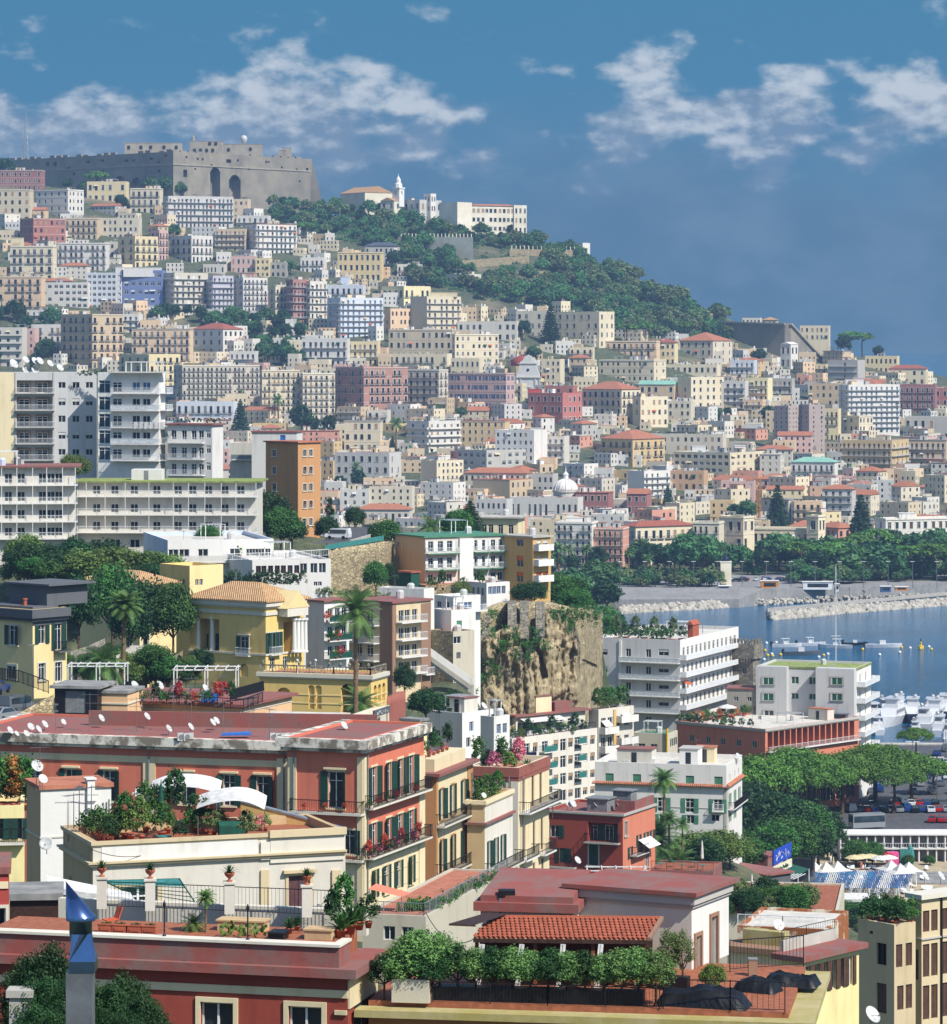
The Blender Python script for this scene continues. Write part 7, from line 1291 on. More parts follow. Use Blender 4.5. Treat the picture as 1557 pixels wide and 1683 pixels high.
SW=nhouse('house','white house with terracotta tile band, green shutters and cluttered flat roof',978,1194,1220,1258,1375,520,14,'white',D=13,roof='f',roofcol='roof_pale',par=.7,trimcol='trim_grey',shut='greenpaint',nclut=7,seed=5,plants=False,front=[(1271,1284,[1002,1047,1088,1134,1181],1.25,'c'),(1308,1331,[1002,1088,1134,1180],1.3,'fs'),(1339,1350,[1176],1.2,'f'),(1338,1352,[1090,1135],1.2,'fs')],right=[(1272,1284,[1200,1208,1214],.9,'f'),(1304,1326,[1200,1208,1215],.9,'fs'),(1336,1350,[1200,1208],.9,'fs')],bals=[('F',1172,1190,1332,.8,'rail',['white','rail_white']),('R',1196,1219,1330,1.0,'rail',['white','iron'])],courses=[(1330,.12,.06,'trim_grey')],panels=[('F',1190,1292,1194,1375,'trim_grey',.06),('R',1194,1292,1197,1375,'trim_grey',.06)])
zt2=SW.hit('F',1100,1290).z;tm=MB();tm.add([(0,-.55,0),(.22,-.55,0),(.22,.0,.28),(0,.0,.28),(.11,-.55,.07),(.11,0,.35)],[(0,1,2,3),(0,4,5,3),(4,1,2,5),(0,1,4)]);tme=tm.mesh('tile',['tile'])
tb=part(SW,MB().box(-.4,-.5,zt2-.12,SW.L+.5,0,zt2-.02).box(SW.L,0,zt2-.12,SW.L+.5,SW.D,zt2-.02),'tile_band','tile')
for i in range(int(SW.L/.27)):link('tile',tme,tb,(-.3+i*.27,0,zt2))
for i in range(int(SW.D/.27)):link('tile',tme,tb,(SW.L,i*.27,zt2),R(90))
for(u,v)in((1133,1238),(1213,1240)):dish((X(u,528),528,SW.z+SW.zr),1.4,1.0,25,30,'white dish on the cluttered roof of the tile-banded white house','dishes of the tile-banded house')
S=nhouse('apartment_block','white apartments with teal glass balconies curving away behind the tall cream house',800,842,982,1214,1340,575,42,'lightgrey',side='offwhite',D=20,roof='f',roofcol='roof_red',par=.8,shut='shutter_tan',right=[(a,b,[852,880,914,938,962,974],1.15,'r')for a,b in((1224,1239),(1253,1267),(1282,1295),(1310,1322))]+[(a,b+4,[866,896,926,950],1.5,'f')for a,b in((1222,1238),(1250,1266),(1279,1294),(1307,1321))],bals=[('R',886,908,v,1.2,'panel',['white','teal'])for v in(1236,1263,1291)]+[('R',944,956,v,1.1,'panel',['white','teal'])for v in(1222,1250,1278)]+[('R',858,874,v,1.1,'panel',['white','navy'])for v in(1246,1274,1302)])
railing([world_of(S,(S.L-.2,y,S.H))for y in(.3,S.D*.5,S.D-.3)],'dark railing of the terrace on top of the teal-balconied apartments',h=1.0,step=.35,r=.035,mat='navy')
SA=nhouse('roof_apartment','set-back roof apartment with dark red flat roof and white fringed awning',780,848,962,1178,1215,590,48,'offwhite',D=16,roof='p',roofcol='roof_red',ov=.8,right=[(1188,1206,[858,878,898,920,940],1.9,'f')],front=[(1190,1208,[796,816],1.3,'f',dict(pane='pane_blue'))],nclut=4,plants=False)
part(SA,MB().box(SA.L*.2,4,SA.zr,SA.L*.7,9,SA.zr+.9).box(SA.L*.8,9,SA.zr,SA.L,13,SA.zr+1.5),'roof_hut','roof_red')
part(SA,MB().add([(SA.L+.2,.5,SA.H-.3),(SA.L+.2,SA.D*.6,SA.H-.3),(SA.L+2.4,SA.D*.6,SA.H-.9),(SA.L+2.4,.5,SA.H-.9)],[(0,1,2,3)]),'awning','canvas')
for i in range(10):w=world_of(S,(S.L-.9,S.D*(.06+.09*i),S.zr));potted(w,('ball','wide','tall')[i%3],('leaf','leaf_bright','leaf_dark')[i%3],2.1,group='plants on the roof apartment terrace',label='large potted shrub on the terrace of the set-back roof apartment')
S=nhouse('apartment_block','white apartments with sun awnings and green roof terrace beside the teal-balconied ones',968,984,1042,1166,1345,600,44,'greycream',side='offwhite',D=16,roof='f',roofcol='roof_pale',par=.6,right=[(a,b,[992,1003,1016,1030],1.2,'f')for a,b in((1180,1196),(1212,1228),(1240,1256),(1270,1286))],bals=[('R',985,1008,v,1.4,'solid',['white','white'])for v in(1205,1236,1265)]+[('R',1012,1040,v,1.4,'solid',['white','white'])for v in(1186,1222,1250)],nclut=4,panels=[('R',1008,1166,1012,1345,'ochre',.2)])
for(u,v)in((994,1184),(1027,1172),(1034,1176)):p=S.hit('R',u,v);part(S,MB().add([(S.L+.05,p.y-1,p.z),(S.L+.05,p.y+1,p.z),(S.L+1.2,p.y+1,p.z-.9),(S.L+1.2,p.y-1,p.z-.9)],[(0,1,2,3)]),'awning','canvas')
for i in range(9):potted(world_of(S,(S.L-.8,S.D*(.05+.1*i),S.zr)),('tall','ball')[i%2],('leaf','leaf_bright')[i%2],2.4,group='roof terrace plants of the awninged apartments',label='bushy plant on the roof terrace of the awninged apartments')
S=nhouse('house','white house with roof stair and dishes before the foot of the cliff',700,760,812,1172,1250,480,38,'lightgrey',side='white',D=9,roof='f',roofcol='roof_pale',par=.5,right=[(1186,1202,[775,795],.9,'f',dict(pane='pane_blue')),(1212,1228,[770,788],.9,'f')],front=[(1200,1214,[720,740],.8,'f')],nclut=6)
for(u,v)in((770,1167),(779,1165),(795,1167),(714,1166)):dish((X(u,486),486,S.z+S.zr),1.3,.8,25,30,'white dish on the white house before the foot of the cliff','dishes before the cliff')
S=nhouse('house','small white house with awning roof left of the set-back roof apartment',790,812,838,1178,1260,470,40,'white',D=6,roof='f',roofcol='roof_red',par=.4,right=[(1190,1206,[820,830],.9,'f',dict(pane='pane_blue'))],nclut=4)
S=nhouse('house','lemon yellow house with flat dark roof next to the crumbling brick gable',660,690,702,1186,1260,400,30,'lemon',D=6,roof='p',roofcol='roof_grey',ov=.2,right=[(1190,1200,[697],.5,'f')])
stone_wall('brick_gable','crumbling brown brick gable overgrown with ivy beside the yellow terrace',[(636,1148,1215,440),(650,1140,1215,441),(667,1138,1215,442)],'brick',seed=21,th=2,amp=.12)
stone_wall('garden_wall','low pale stone wall with balustrade below the tall date palm',[(565,1180,1215,415),(610,1165,1215,418),(640,1160,1215,420)],'greycream',seed=22,amp=.08)
SC_=nhouse('villa','cream villa with long moulded parapet, purple door and lush roof garden',104,153,568,1384,1545,185,70,'tan',side='offwhite',D=14,roof='f',roofcol='deck',par=.5,cornice='beige',cor=(.18,.12),courses=[(1424,.22,.2,'beige'),(1420,.1,.3,'beige')],trimcol='beige',shut='purple',front=[(1440,1462,[116],.5,'f'),(1452,1520,[142],.8,'c',dict(shut='wood'))],right=[(1439,1520,[492],1.2,'ctk',dict(shut='purple')),(1456,1528,[228],2.0,'ft')],bals=[('R',452,524,1521,.7,'rail',['trim','rail_grey'])],panels=[('R',428,1430,442,1540,'beige',.12),('R',545,1430,560,1540,'beige',.14),('R',444,1368,565,1412,'offwhite',.1),('R',442,1365,570,1370,'beige',.25),('R',167,1388,424,1412,'white',.03),('R',428,1384,443,1412,'offwhite',.14)])  # tan front of the off-white villa: its shade is put into the wall colour
zv=SC_.z+SC_.zr
def onroof(S,u,v):p=S.hit(S.zr,u,v);return world_of(S,p)
SC_.zroof=SC_.zr
rg=random.Random(8)
for(u,v,k,m,s)in[(172,1372,'wide','leaf',3.4),(190,1368,'wide','leaf_bright',3.2),(205,1372,'tall','leaf',2.8),(215,1374,'ball','leaf_bright',3.0),(233,1374,'tall','leaf_bright',2.6),(240,1360,'tall','leaf',3.0),(266,1370,'ball','leaf',3.4),(288,1348,'tall','leaf_dark',3.4),(322,1360,'ball','leaf_dark',3.6),(338,1362,'wide','leaf',2.8),(352,1366,'ball','leaf_olive',2.4),(296,1378,'ball','leaf_dark',2.2),(404,1362,'ball','leaf_dark',2.2),(410,1374,'ball','leaf_olive',2.6),(428,1358,'ball','flower_pink',1.6),(437,1358,'ball','leaf_bright',1.6),(160,1362,'wide','leaf_dark',2.6),(258,1352,'tall','leaf_dark',2.6),(276,1362,'ball','leaf',2.6),(182,1376,'wide','leaf_dark',2.6)]:
 potted(onroof(SC_,u,v+8),k,m,s*.52,'box' if k=='wide' else 'round',group='roof garden of the cream villa',label='dense potted shrub in the roof garden of the cream villa')
def sail(label,u,v,Y,w,d,h,seed):
 p=P(u,v,Y);root=thing('sun_canopy',label,'canopy',(p.x,p.y,zv));zc=p.z-zv;n,m=14,8;V=[]
 for i in range(n+1):
  for j in range(m+1):a,b_=i/n,j/m;V.append((-w/2+w*a,-d/2+d*b_,zc-.2+h*.55*math.sin(math.pi*a)-.2*(2*a-1)**2+.42*b_-.1*math.sin(math.pi*b_)+.05*math.sin(7*a+seed)))
 f=[(i*(m+1)+j,(i+1)*(m+1)+j,(i+1)*(m+1)+j+1,i*(m+1)+j+1)for i in range(n)for j in range(m)]
 link('canvas',np_mesh('canvas',np.array(V),np.array(f),['canvas'],True),root);b=MB()
 for sx in(-1,1):
  for sy in(-1,1):MB().tube((sx*w*.47,sy*d*.47,0),(sx*w*.47,sy*d*.47,zc-.75+.38*(sy+1)),.03,.03,6).build('pole','galv',root)
 pass
sail('white arched sun canopy over the back of the villa roof garden',305,1290,197,3.9,2.6,.55,1);sail('white arched sun canopy over the front of the villa roof garden',381,1314,192,3.7,2.6,.6,2)
parasol((X(265,191),191,zv),.9,2.9,'canvas_green','closed dark green parasol in the villa roof garden',False,None)
o=thing('covered_sofa','garden furniture under a green cover on the villa roof','furniture',onroof(SC_,381,1376),.2);MB().prism([(-.7,-.3),(.7,-.3),(.7,.35),(-.7,.35)],0,[.65,.6,.8,.85]).build('cover','canvas_green',o)
o=thing('garden_table','low round teal table in the villa roof garden','table',onroof(SC_,270,1384));MB().lathe([(.42,.28),(.42,.33)],14).build('table_top','teal',o);MB().tube((0,0,0),(0,0,.28),.06,.06,8).build('leg','teal',o)
sw=thing('stair_wall','sloping ochre stair wall with grey coping beside the villa roof garden','wall',(X(400,188),188,zv));l0=Vector(sw.location);pa,pb=P(396,1318,196)-l0,P(566,1364,194.5)-l0;MB().add([pa,pb,(pb.x,pb.y,-.6),(pa.x,pa.y,-.6),pa+Vector((0,.3,0)),pb+Vector((0,.3,0))],[(0,1,2,3),(0,4,5,1)]).build('masonry','ochre',sw);MB().beam(pa+Vector((0,.15,.05)),pb+Vector((0,.15,.05)),.4,.1).build('coping','rail_grey',sw)
pergola('garden_pavilion','white-curtained garden pavilion at the back of the villa roof',224,262,1306,1345,198,1.6,'frame_white',4,'pavilion')
S=nhouse('house','white peeling block with red-brown roof and chimney behind the cream villa',44,67,183,1298,1420,232,70,'tan',side='white',D=6,roof='p',roofcol='roof_terra',ov=.15,right=[],courses=[(1378,.1,.06,'trim')]);SWB=S
part(S,MB().box(S.L-.5,3.1,S.H-1.4,S.L+.25,3.6,S.H+.55).box(S.L-.6,3.0,S.H+.55,S.L+.35,3.7,S.H+.65),'chimney','white')
for(u,v,d)in((60,1260,22),(70,1281,17)):dish((X(u,229),229,S.z+S.zr),d/F*229/.84,max(.4,Z(v,229)-S.z-S.zr),10,28,'big white dish on the mast of the peeling white block','dishes of the peeling white block')
aerial((X(66,229),229,S.z+S.zr),3.0,'aerial with dishes on the peeling white block');dish((X(77,205),205,Z(1404,205)),1.0,.6,-40,25,'round white dish on a grey pole between the villa and the peeling block')
for i,u in enumerate((112,118,124,130,137,144,150)):aerial((X(u,190),190+(i%3),zv-.2),2.2+(i%3)*.3,'thin bare aerial at the edge of the villa roof','aerials of the villa roof',i*.8,1)
S=nhouse('house','yellow balconied house with terrace pots at the edge of the peeling white block',-30,40,43,1324,1430,250,-7,'lemon',front=[(1345,1380,[8,32],.9,'fs')],bals=[('F',-20,42,1384,.7,'iron',['trim','iron'])],D=6,roof='f',par=.5,roofcol='roof_terra')
for i in range(7):potted((X(-2+i*7,251+i%2),251+i%2,S.z+S.zr),('tall','ball')[i%2],('leaf','leaf_rust','leaf_bright')[i%3],2.2,group='terrace pots of the yellow balconied house',label='terracotta pot with shrub on the yellow balconied house')
def cage():
 root=thing('pergola','dark green steel canopy frame before the villa door','frame',P(165,1540,178));o=Vector(root.location);b=MB();c=MB()
 A=[P(168,1447,178),P(295,1444,178)];B_=[P(205,1464,176),P(320,1482,174)]
 for i in range(6):k=i/5;c.beam(A[0].lerp(B_[0],k)-o,A[1].lerp(B_[1],k)-o,.035)
 for i in range(2):b.beam(A[i]-o,B_[i]-o,.05);b.beam(B_[i]-o,P([205,320][i],1540,175)-o,.05)
 b.beam(A[0]-o,P(168,1540,178)-o,.05);c.build('bars','boardgreen',root);b.build('posts','boardgreen',root)
 MB().quad(A[0]-o,A[1]-o,A[1].lerp(B_[1],.35)-o,A[0].lerp(B_[0],.35)-o).build('sheet','teal',root)
cage()
def strip_awning():
 p,q=P(82,1458,160),P(221,1478,160);root=thing('sun_canopy','long flat white awning behind the metal chimney flue','canopy',P(150,1545,160));o=Vector(root.location)
 MB().add([p-o,q-o,q-o+Vector((-.3,1.2,.12)),p-o+Vector((-.3,1.2,.35)),p-o-Vector((0,0,.25)),q-o-Vector((0,0,.25))],[(0,1,2,3),(0,4,5,1)]).build('canvas','canvas',root)
 MB().beam(q-o,P(219,1545,160)-o,.06).build('post','rail_white',root)
strip_awning()
for i in range(12):u=165+i*13;p=P(u,1548,168+(i%3)*2);plant(('bush_a','bush_c','bush_b')[i%3],p,1.0+(i%4)*.25,'leafy shrub in the little garden before the villa door','bush','shrubs before the villa door')
ST3=nhouse('house','dark red house with overhanging red slab roof and tiled terrace of pots',-60,572,618,1606,1760,106,14,'crimson',D=9.0,roof='p',roofcol='redslab',ov=.35,sep=True,trimcol='cream',shut='shutter_green',panels=[('F',-60,1611,572,1628,'cream',.06),('R',572,1611,618,1628,'cream',.06),('F',551,1660,571,1668,'cream',.08)],front=[(1647,1710,[357,502],1.05,'ft')],right=[(1645,1710,[596],.9,'fs')])
b=MB();zr=ST3.zr;b.box(.6,-.1,zr,ST3.L-.6,.25,zr+.62);b.box(ST3.L-.6,-.1,zr,ST3.L-.25,ST3.D-2,zr+.62);part(ST3,b,'parapet','redslab')
part(ST3,MB().box(.5,-.18,zr+.62,ST3.L-.5,.33,zr+.7).box(ST3.L-.5,-.18,zr+.62,ST3.L-.2,ST3.D-2,zr+.7),'coping','trim')
part(ST3,MB().box(.6,.25,zr,ST3.L-.6,ST3.D,zr+.6),'terrace_floor','deck')
zt3=ST3.z+zr+.6
def t3(u,y,dz=0.0):
 k=ST3;best=None
 for i in range(400):
  x=k.L*i/399;w=world_of(k,(x,y,0));uu=U0+w.x/w.y*F
  if best is None or abs(uu-u)<best[0]:best=(abs(uu-u),x)
 w=world_of(k,(best[1],y,0));return Vector((w.x,w.y,zt3+dz))
for u in(168,247,377,504):
 p=t3(u,5.2);o=thing('gate_pillar','white square terrace pillar topped by a terracotta urn plant','pillar',p,.1,'urn pillars of the red house terrace');MB().cbox(0,0,0,.32,.32,.95).build('shaft','offwhite',o);MB().cbox(0,0,.95,.4,.4,.07).build('cap','trim',o)
 potted(p+Vector((0,0,1.02)),'spike','leaf_dark',.62,'urn','terracotta urn with spiky plant on a white terrace pillar','urns on the terrace pillars')
railing([t3(u,5.25)for u in(165,300,440,560)],'thin dark railing between the urn pillars',h=.85,step=.12,r=.01)
part(ST3,MB().box(1,5.6,zr,ST3.L-1,5.9,zr+.8),'back_wall','trim')
for i,u in enumerate((175,198,223,247)):p=t3(u,.9);o=thing('planter_box','pinkish terracotta planter box with moulded front on the terrace','planter',p,-.24,'planter boxes on the red house terrace');MB().cbox(0,0,0,.44,.24,.24).cbox(0,0,.24,.47,.27,.035).cbox(0,-.13,.08,.3,.02,.09).build('trough','pot',o);link('foliage',foliage_mesh('wide','leaf_dark'),o,(0,0,.2),0,(.27,.3,.18))
plant('palm_fan',t3(338,1.6),1.35,'small fan palm with curved trunk on the red house terrace','palm');plant('palm_bush',t3(320,1.8),.55,'low bushy palm beside the small fan palm','palm')
for i,u in enumerate((366,374,383,392,402,412,422,434)):
 p=t3(u,.75+(i%3)*.2);o=thing('cactus','prickly pear cactus with flat green pads on the terrace','cactus',p,i*1.3,'prickly pears on the red house terrace');b=MB();rgx=random.Random(i)
 for k in range(7):
  a=rgx.uniform(-1.2,1.2);c=Vector((math.sin(a)*.14*(k%3),rgx.uniform(-.06,.06),.08+.09*(k%4)));r_=.075;d=Vector((math.sin(a),.2,math.cos(a)));s_=Vector((math.cos(a),0,-math.sin(a)))
  n8=[c+s_*(r_*.7*math.cos(t))+d*(r_*(1+math.sin(t)))for t in np.linspace(0,5.5,8)];off=Vector((0,.02,0));b.add([q-off for q in n8]+[q+off for q in n8],[tuple(range(8)),tuple(range(15,7,-1))]+[(i_,(i_+1)%8,8+(i_+1)%8,8+i_)for i_ in range(8)])
 b.build('pads','leaf_bright',o)
for(u,h)in((270,1.0),(407,1.0)):o=thing('lamp_post','short dark lamp post on the coping of the red house','lamp',t3(u,.12,.08),0,'lamp posts of the red house terrace');MB().lathe([(.07,0),(.05,.06),(.022,.1),(.022,h*.9)],8).build('post','iron',o);MB().lathe([(.03,h*.9),(.05,h*.93),(.045,h*1.02),(.01,h*1.1)],8).build('lantern','iron',o)
o=thing('deck_chair','orange folding chair on the red house terrace','chair',t3(182,1.9),.5);MB().beam((-.2,0,.22),(.2,0,.24),.4,.03).build('seat','chair_orange',o);MB().beam((.2,0,.24),(.34,0,.62),.4,.03).build('backrest','chair_orange',o);MB().beam((-.15,-.18,0),(.2,-.18,.24),.03).beam((.2,-.18,0),(-.15,-.18,.24),.03).build('legs','wood',o)
for(u,y,w,h)in((400,2.3,1.5,.3),(527,1.4,.85,.28),(458,1.0,.45,.2)):tag(MB().box(-w/2,-.3,0,w/2,.3,h).box(-w/2-.04,-.34,h,w/2+.04,.34,h+.05).build('plant_bed','tan' if w>.5 else 'black',None,t3(u,y),-.24),{1.5:'long low masonry bed behind the prickly pears',.85:'square stone slab bench on the terrace',.45:'small black trough on the terrace'}[w],'planter')
for i,(u,y,k,s)in enumerate([(476,2.0,'spike',1.0),(545,2.2,'tall',1.0),(560,1.6,'spike',1.6),(575,2.4,'spike',1.8),(590,3.2,'spike',1.6),(606,3.6,'ball',1.2),(565,3.4,'tall',1.2),(488,2.6,'spike',.9)]):potted(t3(u,y),k,('leaf','leaf_dark')[i%2],s*.8,'round','spiky plant in a pot at the terrace corner','corner pots of the red house terrace')
def flue():
 p=P(133,1760,46);root=thing('chimney_flue','shiny steel chimney flue with slanted cowl tinted like reflected sky','chimney',p,0);s=46/F;H=(1760-1595)*s;w=44*s/2
 MB().box(-w,-w,-3,w*.96,w,H).build('stack','galv',root);b=MB();h1=18*s;w2=w*1.06
 b.box(-w2*.72,-w2,H,w2*1.1,w2,H+h1);n=16;top=H+h1+44*s;rr=w*.86;V=[(-w2*.72,-w2,H+h1),(w2*1.1,-w2,H+h1),(w2*1.1,w2,H+h1),(-w2*.72,w2,H+h1)]
 V+=[(rr*math.cos(2*math.pi*i/n+math.pi/4+math.pi),rr*math.sin(2*math.pi*i/n+math.pi/4+math.pi),top)for i in range(n)]
 fs=[];
 for i in range(n):fs.append((int(round(i/4))%4,4+i,4+(i+1)%n))if False else fs.append((((i*4)//n)%4,4+i,4+(i+1)%n))
 for q in range(4):fs.append((q,(q+1)%4,4+((q+1)*4)%n))
 b.add(V,fs);b.build('transition','steel',root)
 t2=top+20*s;MB().lathe([(rr,top),(rr,t2),(rr*1.28,t2+.005),(rr*1.3,t2+3*s),(rr*1.26,t2+5*s),(rr*1.3,t2+8*s),(rr*1.24,t2+9*s)],28).build('collar','steel',root,smooth=True)
 rc=rr*1.3;z0=t2+7*s;hc=58*s;m=28;c=MB();ap=Vector((-rc,0,z0+hc));ring=[Vector((rc*math.cos(2*math.pi*i/m),rc*math.sin(2*math.pi*i/m),z0))for i in range(m)];k=len(c.v)
 c.add([ap]+ring,[(0,1+i,1+(i+1)%m)for i in range(m)]);c.build('cowl','steel',root,smooth=True)
flue()
S=nhouse('shed','dark timber shed with rusted roof and green curtain behind the flue',16,96,100,1478,1580,150,-6,'wood_dark',D=3,roof='p',roofcol='roof_grey',ov=.2,front=[(1517,1560,[40],.95,'f',dict(pane='greenpaint')),(1518,1560,[70],.6,'f')])
S=nhouse('house','narrow red-fronted house edge with cream frame and red parapet',-60,14,17,1436,1590,140,-7,'red',D=4,roof='p',roofcol='roof_red',ov=.1,front=[(1492,1545,[4],.7,'ft')],panels=[('F',-60,1450,14,1460,'cream',.06)])
S=nhouse('roof_terrace','red peeling terrace wall with mossy coping behind the dark shrubs',-40,60,66,1572,1700,118,-6,'redslab',D=3,roof='f',par=.2,roofcol='roof_green')
o=thing('gate_post','grey cement gatepost with capped top below the red terrace wall','gatepost',P(35,1760,60));MB().cbox(0,0,0,.36,.36,(1760-1636)/F*60).build('shaft','concrete',o);MB().cbox(0,0,(1760-1636)/F*60,.46,.46,.12).build('cap','concrete',o)
mk_round('ole',31,1.8,.62,.72,70,80,.036,'leaf_shrub',.3,'shrub',.3);mk_round('ole2',32,1.7,.6,.7,70,80,.034,'leaf_dark',.3,'shrub',.3);mk_round('oli',33,1.9,.45,.8,60,60,.032,'leaf_olive',.25,'shrub',.34);mk_round('box',34,1.0,.52,.5,80,80,.026,'leaf_bright',.1,'shrub',.25);mk_round('dense',35,2.0,.8,.9,150,120,.028,'leaf_dark',.2,'shrub',.22)
HT.update(ole=1.8,ole2=1.7,oli=1.9,box=1.0,dense=2.0)
for i,(u,vt,Y)in enumerate([(52,1560,68),(85,1535,66),(70,1590,60),(108,1600,58),(175,1600,66),(205,1585,68),(230,1622,64),(250,1640,66),(185,1650,58),(60,1640,56),(90,1650,55),(215,1660,58)]):
 p=P(u,1790,Y);plant('dense',p,Z(vt,Y)-p.z,'dense dark evergreen shrub around the steel flue','shrub','shrubs around the steel flue',sx=.72)
SD=nhouse('apartment_house','house whose tiled roof deck carries the cream penthouse and shrub planters',606,1296,1296,1680,1800,105,9,'orange',D=8,roof='p',roofcol='deck',ov=.0,side='tan');zd=SD.z+SD.zr
part(SD,MB().box(-.3,-.75,SD.H-.1,SD.L+.8,-.01,SD.H+.12).box(SD.L+.002,-.01,SD.H-.1,SD.L+.8,SD.D,SD.H+.12),'eaves','peelyellow')
SPH=nhouse('penthouse','cream penthouse with red slab roof and sunlit side doors',942,1137,1198,1472,1632,112.2,26,'offwhite',side='white',D=5,roof='p',roofcol='redslab',ov=.28,rt=.13,zbase=zd-.02,right=[(1538,1631,[1147],.42,'ct',dict(shut='shutter_brown',trim='brown')),(1506,1592,[1173],.5,'ct',dict(shut='shutter_grey',trim='brown'))],cornice='trim_grey',cor=(.28,.16))  # side wall whiter than the front: sunlight put into the wall colour
SPL=nhouse('penthouse_wing','low wing with dark red rounded slab roof beside the cream penthouse',790,942,946,1500,1632,112.6,10,'offwhite',D=4,roof='p',roofcol='redslab',ov=.2,zbase=zd-.02)
part(SPL,MB().prism([(0,0),(SPL.L,0),(SPL.L,SPL.D),(0,SPL.D)],SPL.zr,[SPL.zr+.2,SPL.zr+.2,SPL.zr+.5,SPL.zr+.5]),'roof_slope','redslab')
o=thing('roof_box','grey metal box flue on the low penthouse wing','chimney',P(833,1494,113.2));MB().cbox(0,0,-.1,.5,.4,.5).build('casing','galv',o);MB().cbox(0,0,.4,.54,.44,.22).build('cap','iron',o)
def porch():
 a,b_,c,d=P(778,1542,108.6),P(1066,1545,108.6),P(805,1508,110.9),P(1087,1510,111.2)
 root=thing('porch','timber porch with diamond-laid orange tile roof and dark beams','porch',(a.x,a.y,zd));o=Vector(root.location)
 n=Vector((0,0,.06));rf=MB().add([a-o,b_-o,d-o,c-o,a-o-n,b_-o-n,d-o-n,c-o-n],[(0,1,2,3),(4,7,6,5),(0,4,5,1),(1,5,6,2),(3,2,6,7),(0,3,7,4)]).build('roof','tile',root)
 w=.14;t=MB();t.add([(0,-.11,0),(w*.48,0,.0),(0,.17,.012),(-w*.48,0,.0),(0,-.11,.03),(w*.48,0,.03),(0,.17,.03),(-w*.48,0,.03)],[(4,5,6,7),(0,1,5,4),(3,0,4,7)]);me=t.mesh('tile',['tile_orange'])
 nx,ny=36,8
 for j in range(ny):
  for i in range(nx):
   s_,r_=(i+.5*(j%2)+.3)/(nx+.4),(j+.55)/ny;p=(a.lerp(b_,s_)).lerp(c.lerp(d,s_),r_)-o
   k=link('tile',me,rf,p+Vector((0,0,.012+.012*(1-0))));k.rotation_euler=(math.atan2((c-a).z,(c-a).y)-.05,0,0);k.scale=((b_-a).length/nx/w,(c-a).length/ny/.14,1)
 for p,q in((b_,d),):MB().beam(p-o+Vector((.02,0,.03)),q-o+Vector((.02,0,.03)),.12,.1).build('verge','brown',root)
 MB().beam(a-o+Vector((0,-.03,-.06)),b_-o+Vector((0,-.03,-.06)),.06,.12).build('fascia','wood_dark',root);MB().beam(c-o+Vector((0,0,.04)),d-o+Vector((0,0,.04)),.1,.07).build('ridge_cap','terracotta',root)
 for u in(784,880,975,1058):p=P(u,1545,108.75);MB().cbox(p.x-o.x,p.y-o.y,0,.12,.12,p.z-zd-.08).build('post','wood',root)
 MB().box(a.x-o.x+.2,2.0,0,d.x-o.x-.3,2.1,a.z-zd-.1).build('back_screen','wood_dark',root)
 e,f_=P(738,1518,108.4),P(800,1500,110.6);MB().add([e-o,P(782,1520,108.6)-o,P(835,1502,111)-o,f_-o,e-o-n,P(782,1520,108.6)-o-n],[(0,1,2,3),(0,4,5,1)]).build('side_canopy','wood_dark',root)
porch()
for i,(u,top)in enumerate(((785,1540),(850,1548),(918,1550),(980,1550))):
 p=P(u+8,1552,108.4);tag(MB().beam((0,0,0),(-.16,-.06,-1.5),.16,.05).beam((.02,0,0),(-.1,-.06,-1.5),.06,.09).build('curtain','canvas',None,p),'long white tied curtain hanging from the porch beam','curtain','porch curtains')
def dk(u,y):
 best=None
 for i in range(500):
  x=SD.L*i/499;w=world_of(SD,(x,y,0));uu=U0+w.x/w.y*F
  if best is None or abs(uu-u)<best[0]:best=(abs(uu-u),x)
 w=world_of(SD,(best[1],y,0));return Vector((w.x,w.y,zd))
for i,(u,y,k,h)in enumerate([(632,.15,'ole2',1.3),(655,.12,'ole',1.5),(672,.5,'ole',1.8),(690,.35,'ole',2.05),(708,.2,'ole2',1.5),(722,.7,'ole',1.9),(752,.55,'ole2',1.6),(782,.55,'ole',1.5),(812,.6,'ole2',1.55),(842,.55,'ole',1.55),(872,.6,'ole',1.45),(902,.55,'ole2',1.55),(932,.6,'ole',1.45),(962,.55,'ole2',1.5),(992,.6,'ole',1.4),(1022,.5,'ole',1.6),(1050,.5,'ole',1.65),(1078,.4,'ole',1.55)]):
 plant(k,dk(u,y)+Vector((0,0,.12)),h,'dense flowering shrub in the row of planters along the deck edge','shrub','shrub row on the penthouse deck',sx=1.3)
o=thing('planter_box','long dark planter trough holding the shrub row','planter',dk(860,.6),-SD.t);MB().cbox(0,0,0,7.4,.5,.42).build('trough','black',o)
o=thing('planter_box','square black planter with two slim olive shrubs by the penthouse corner','planter',dk(1110,3.2),-.3);MB().cbox(0,0,0,.85,.4,.42).build('trough','black',o)
plant('oli',dk(1100,3.2)+Vector((0,0,.2)),1.75,'slim silvery olive shrub in the square black planter','shrub','olive shrubs by the penthouse');plant('oli',dk(1122,3.2)+Vector((0,0,.2)),1.7,'slim silvery olive shrub in the square black planter','shrub','olive shrubs by the penthouse');plant('box',dk(1172,3.0),.95,'round clipped yellow-green bush by the penthouse side doors','shrub')
wl=MB().cbox(0,0,0,1.15,.25,.7).build('parapet_wall','greycream',None,dk(676,-.1),-SD.t);tag(wl,'short cream parapet wall at the corner of the shrub deck','wall')
railing([dk(712,.02),dk(900,.02),dk(1090,.02)],'black bar railing in front of the shrub row',h=.62,step=.1,r=.012)
railing([dk(1085,-.02),dk(1200,-.02),dk(1290,-.02)],'black steel railing round the open end of the deck',h=.9,step=.16,r=.012)
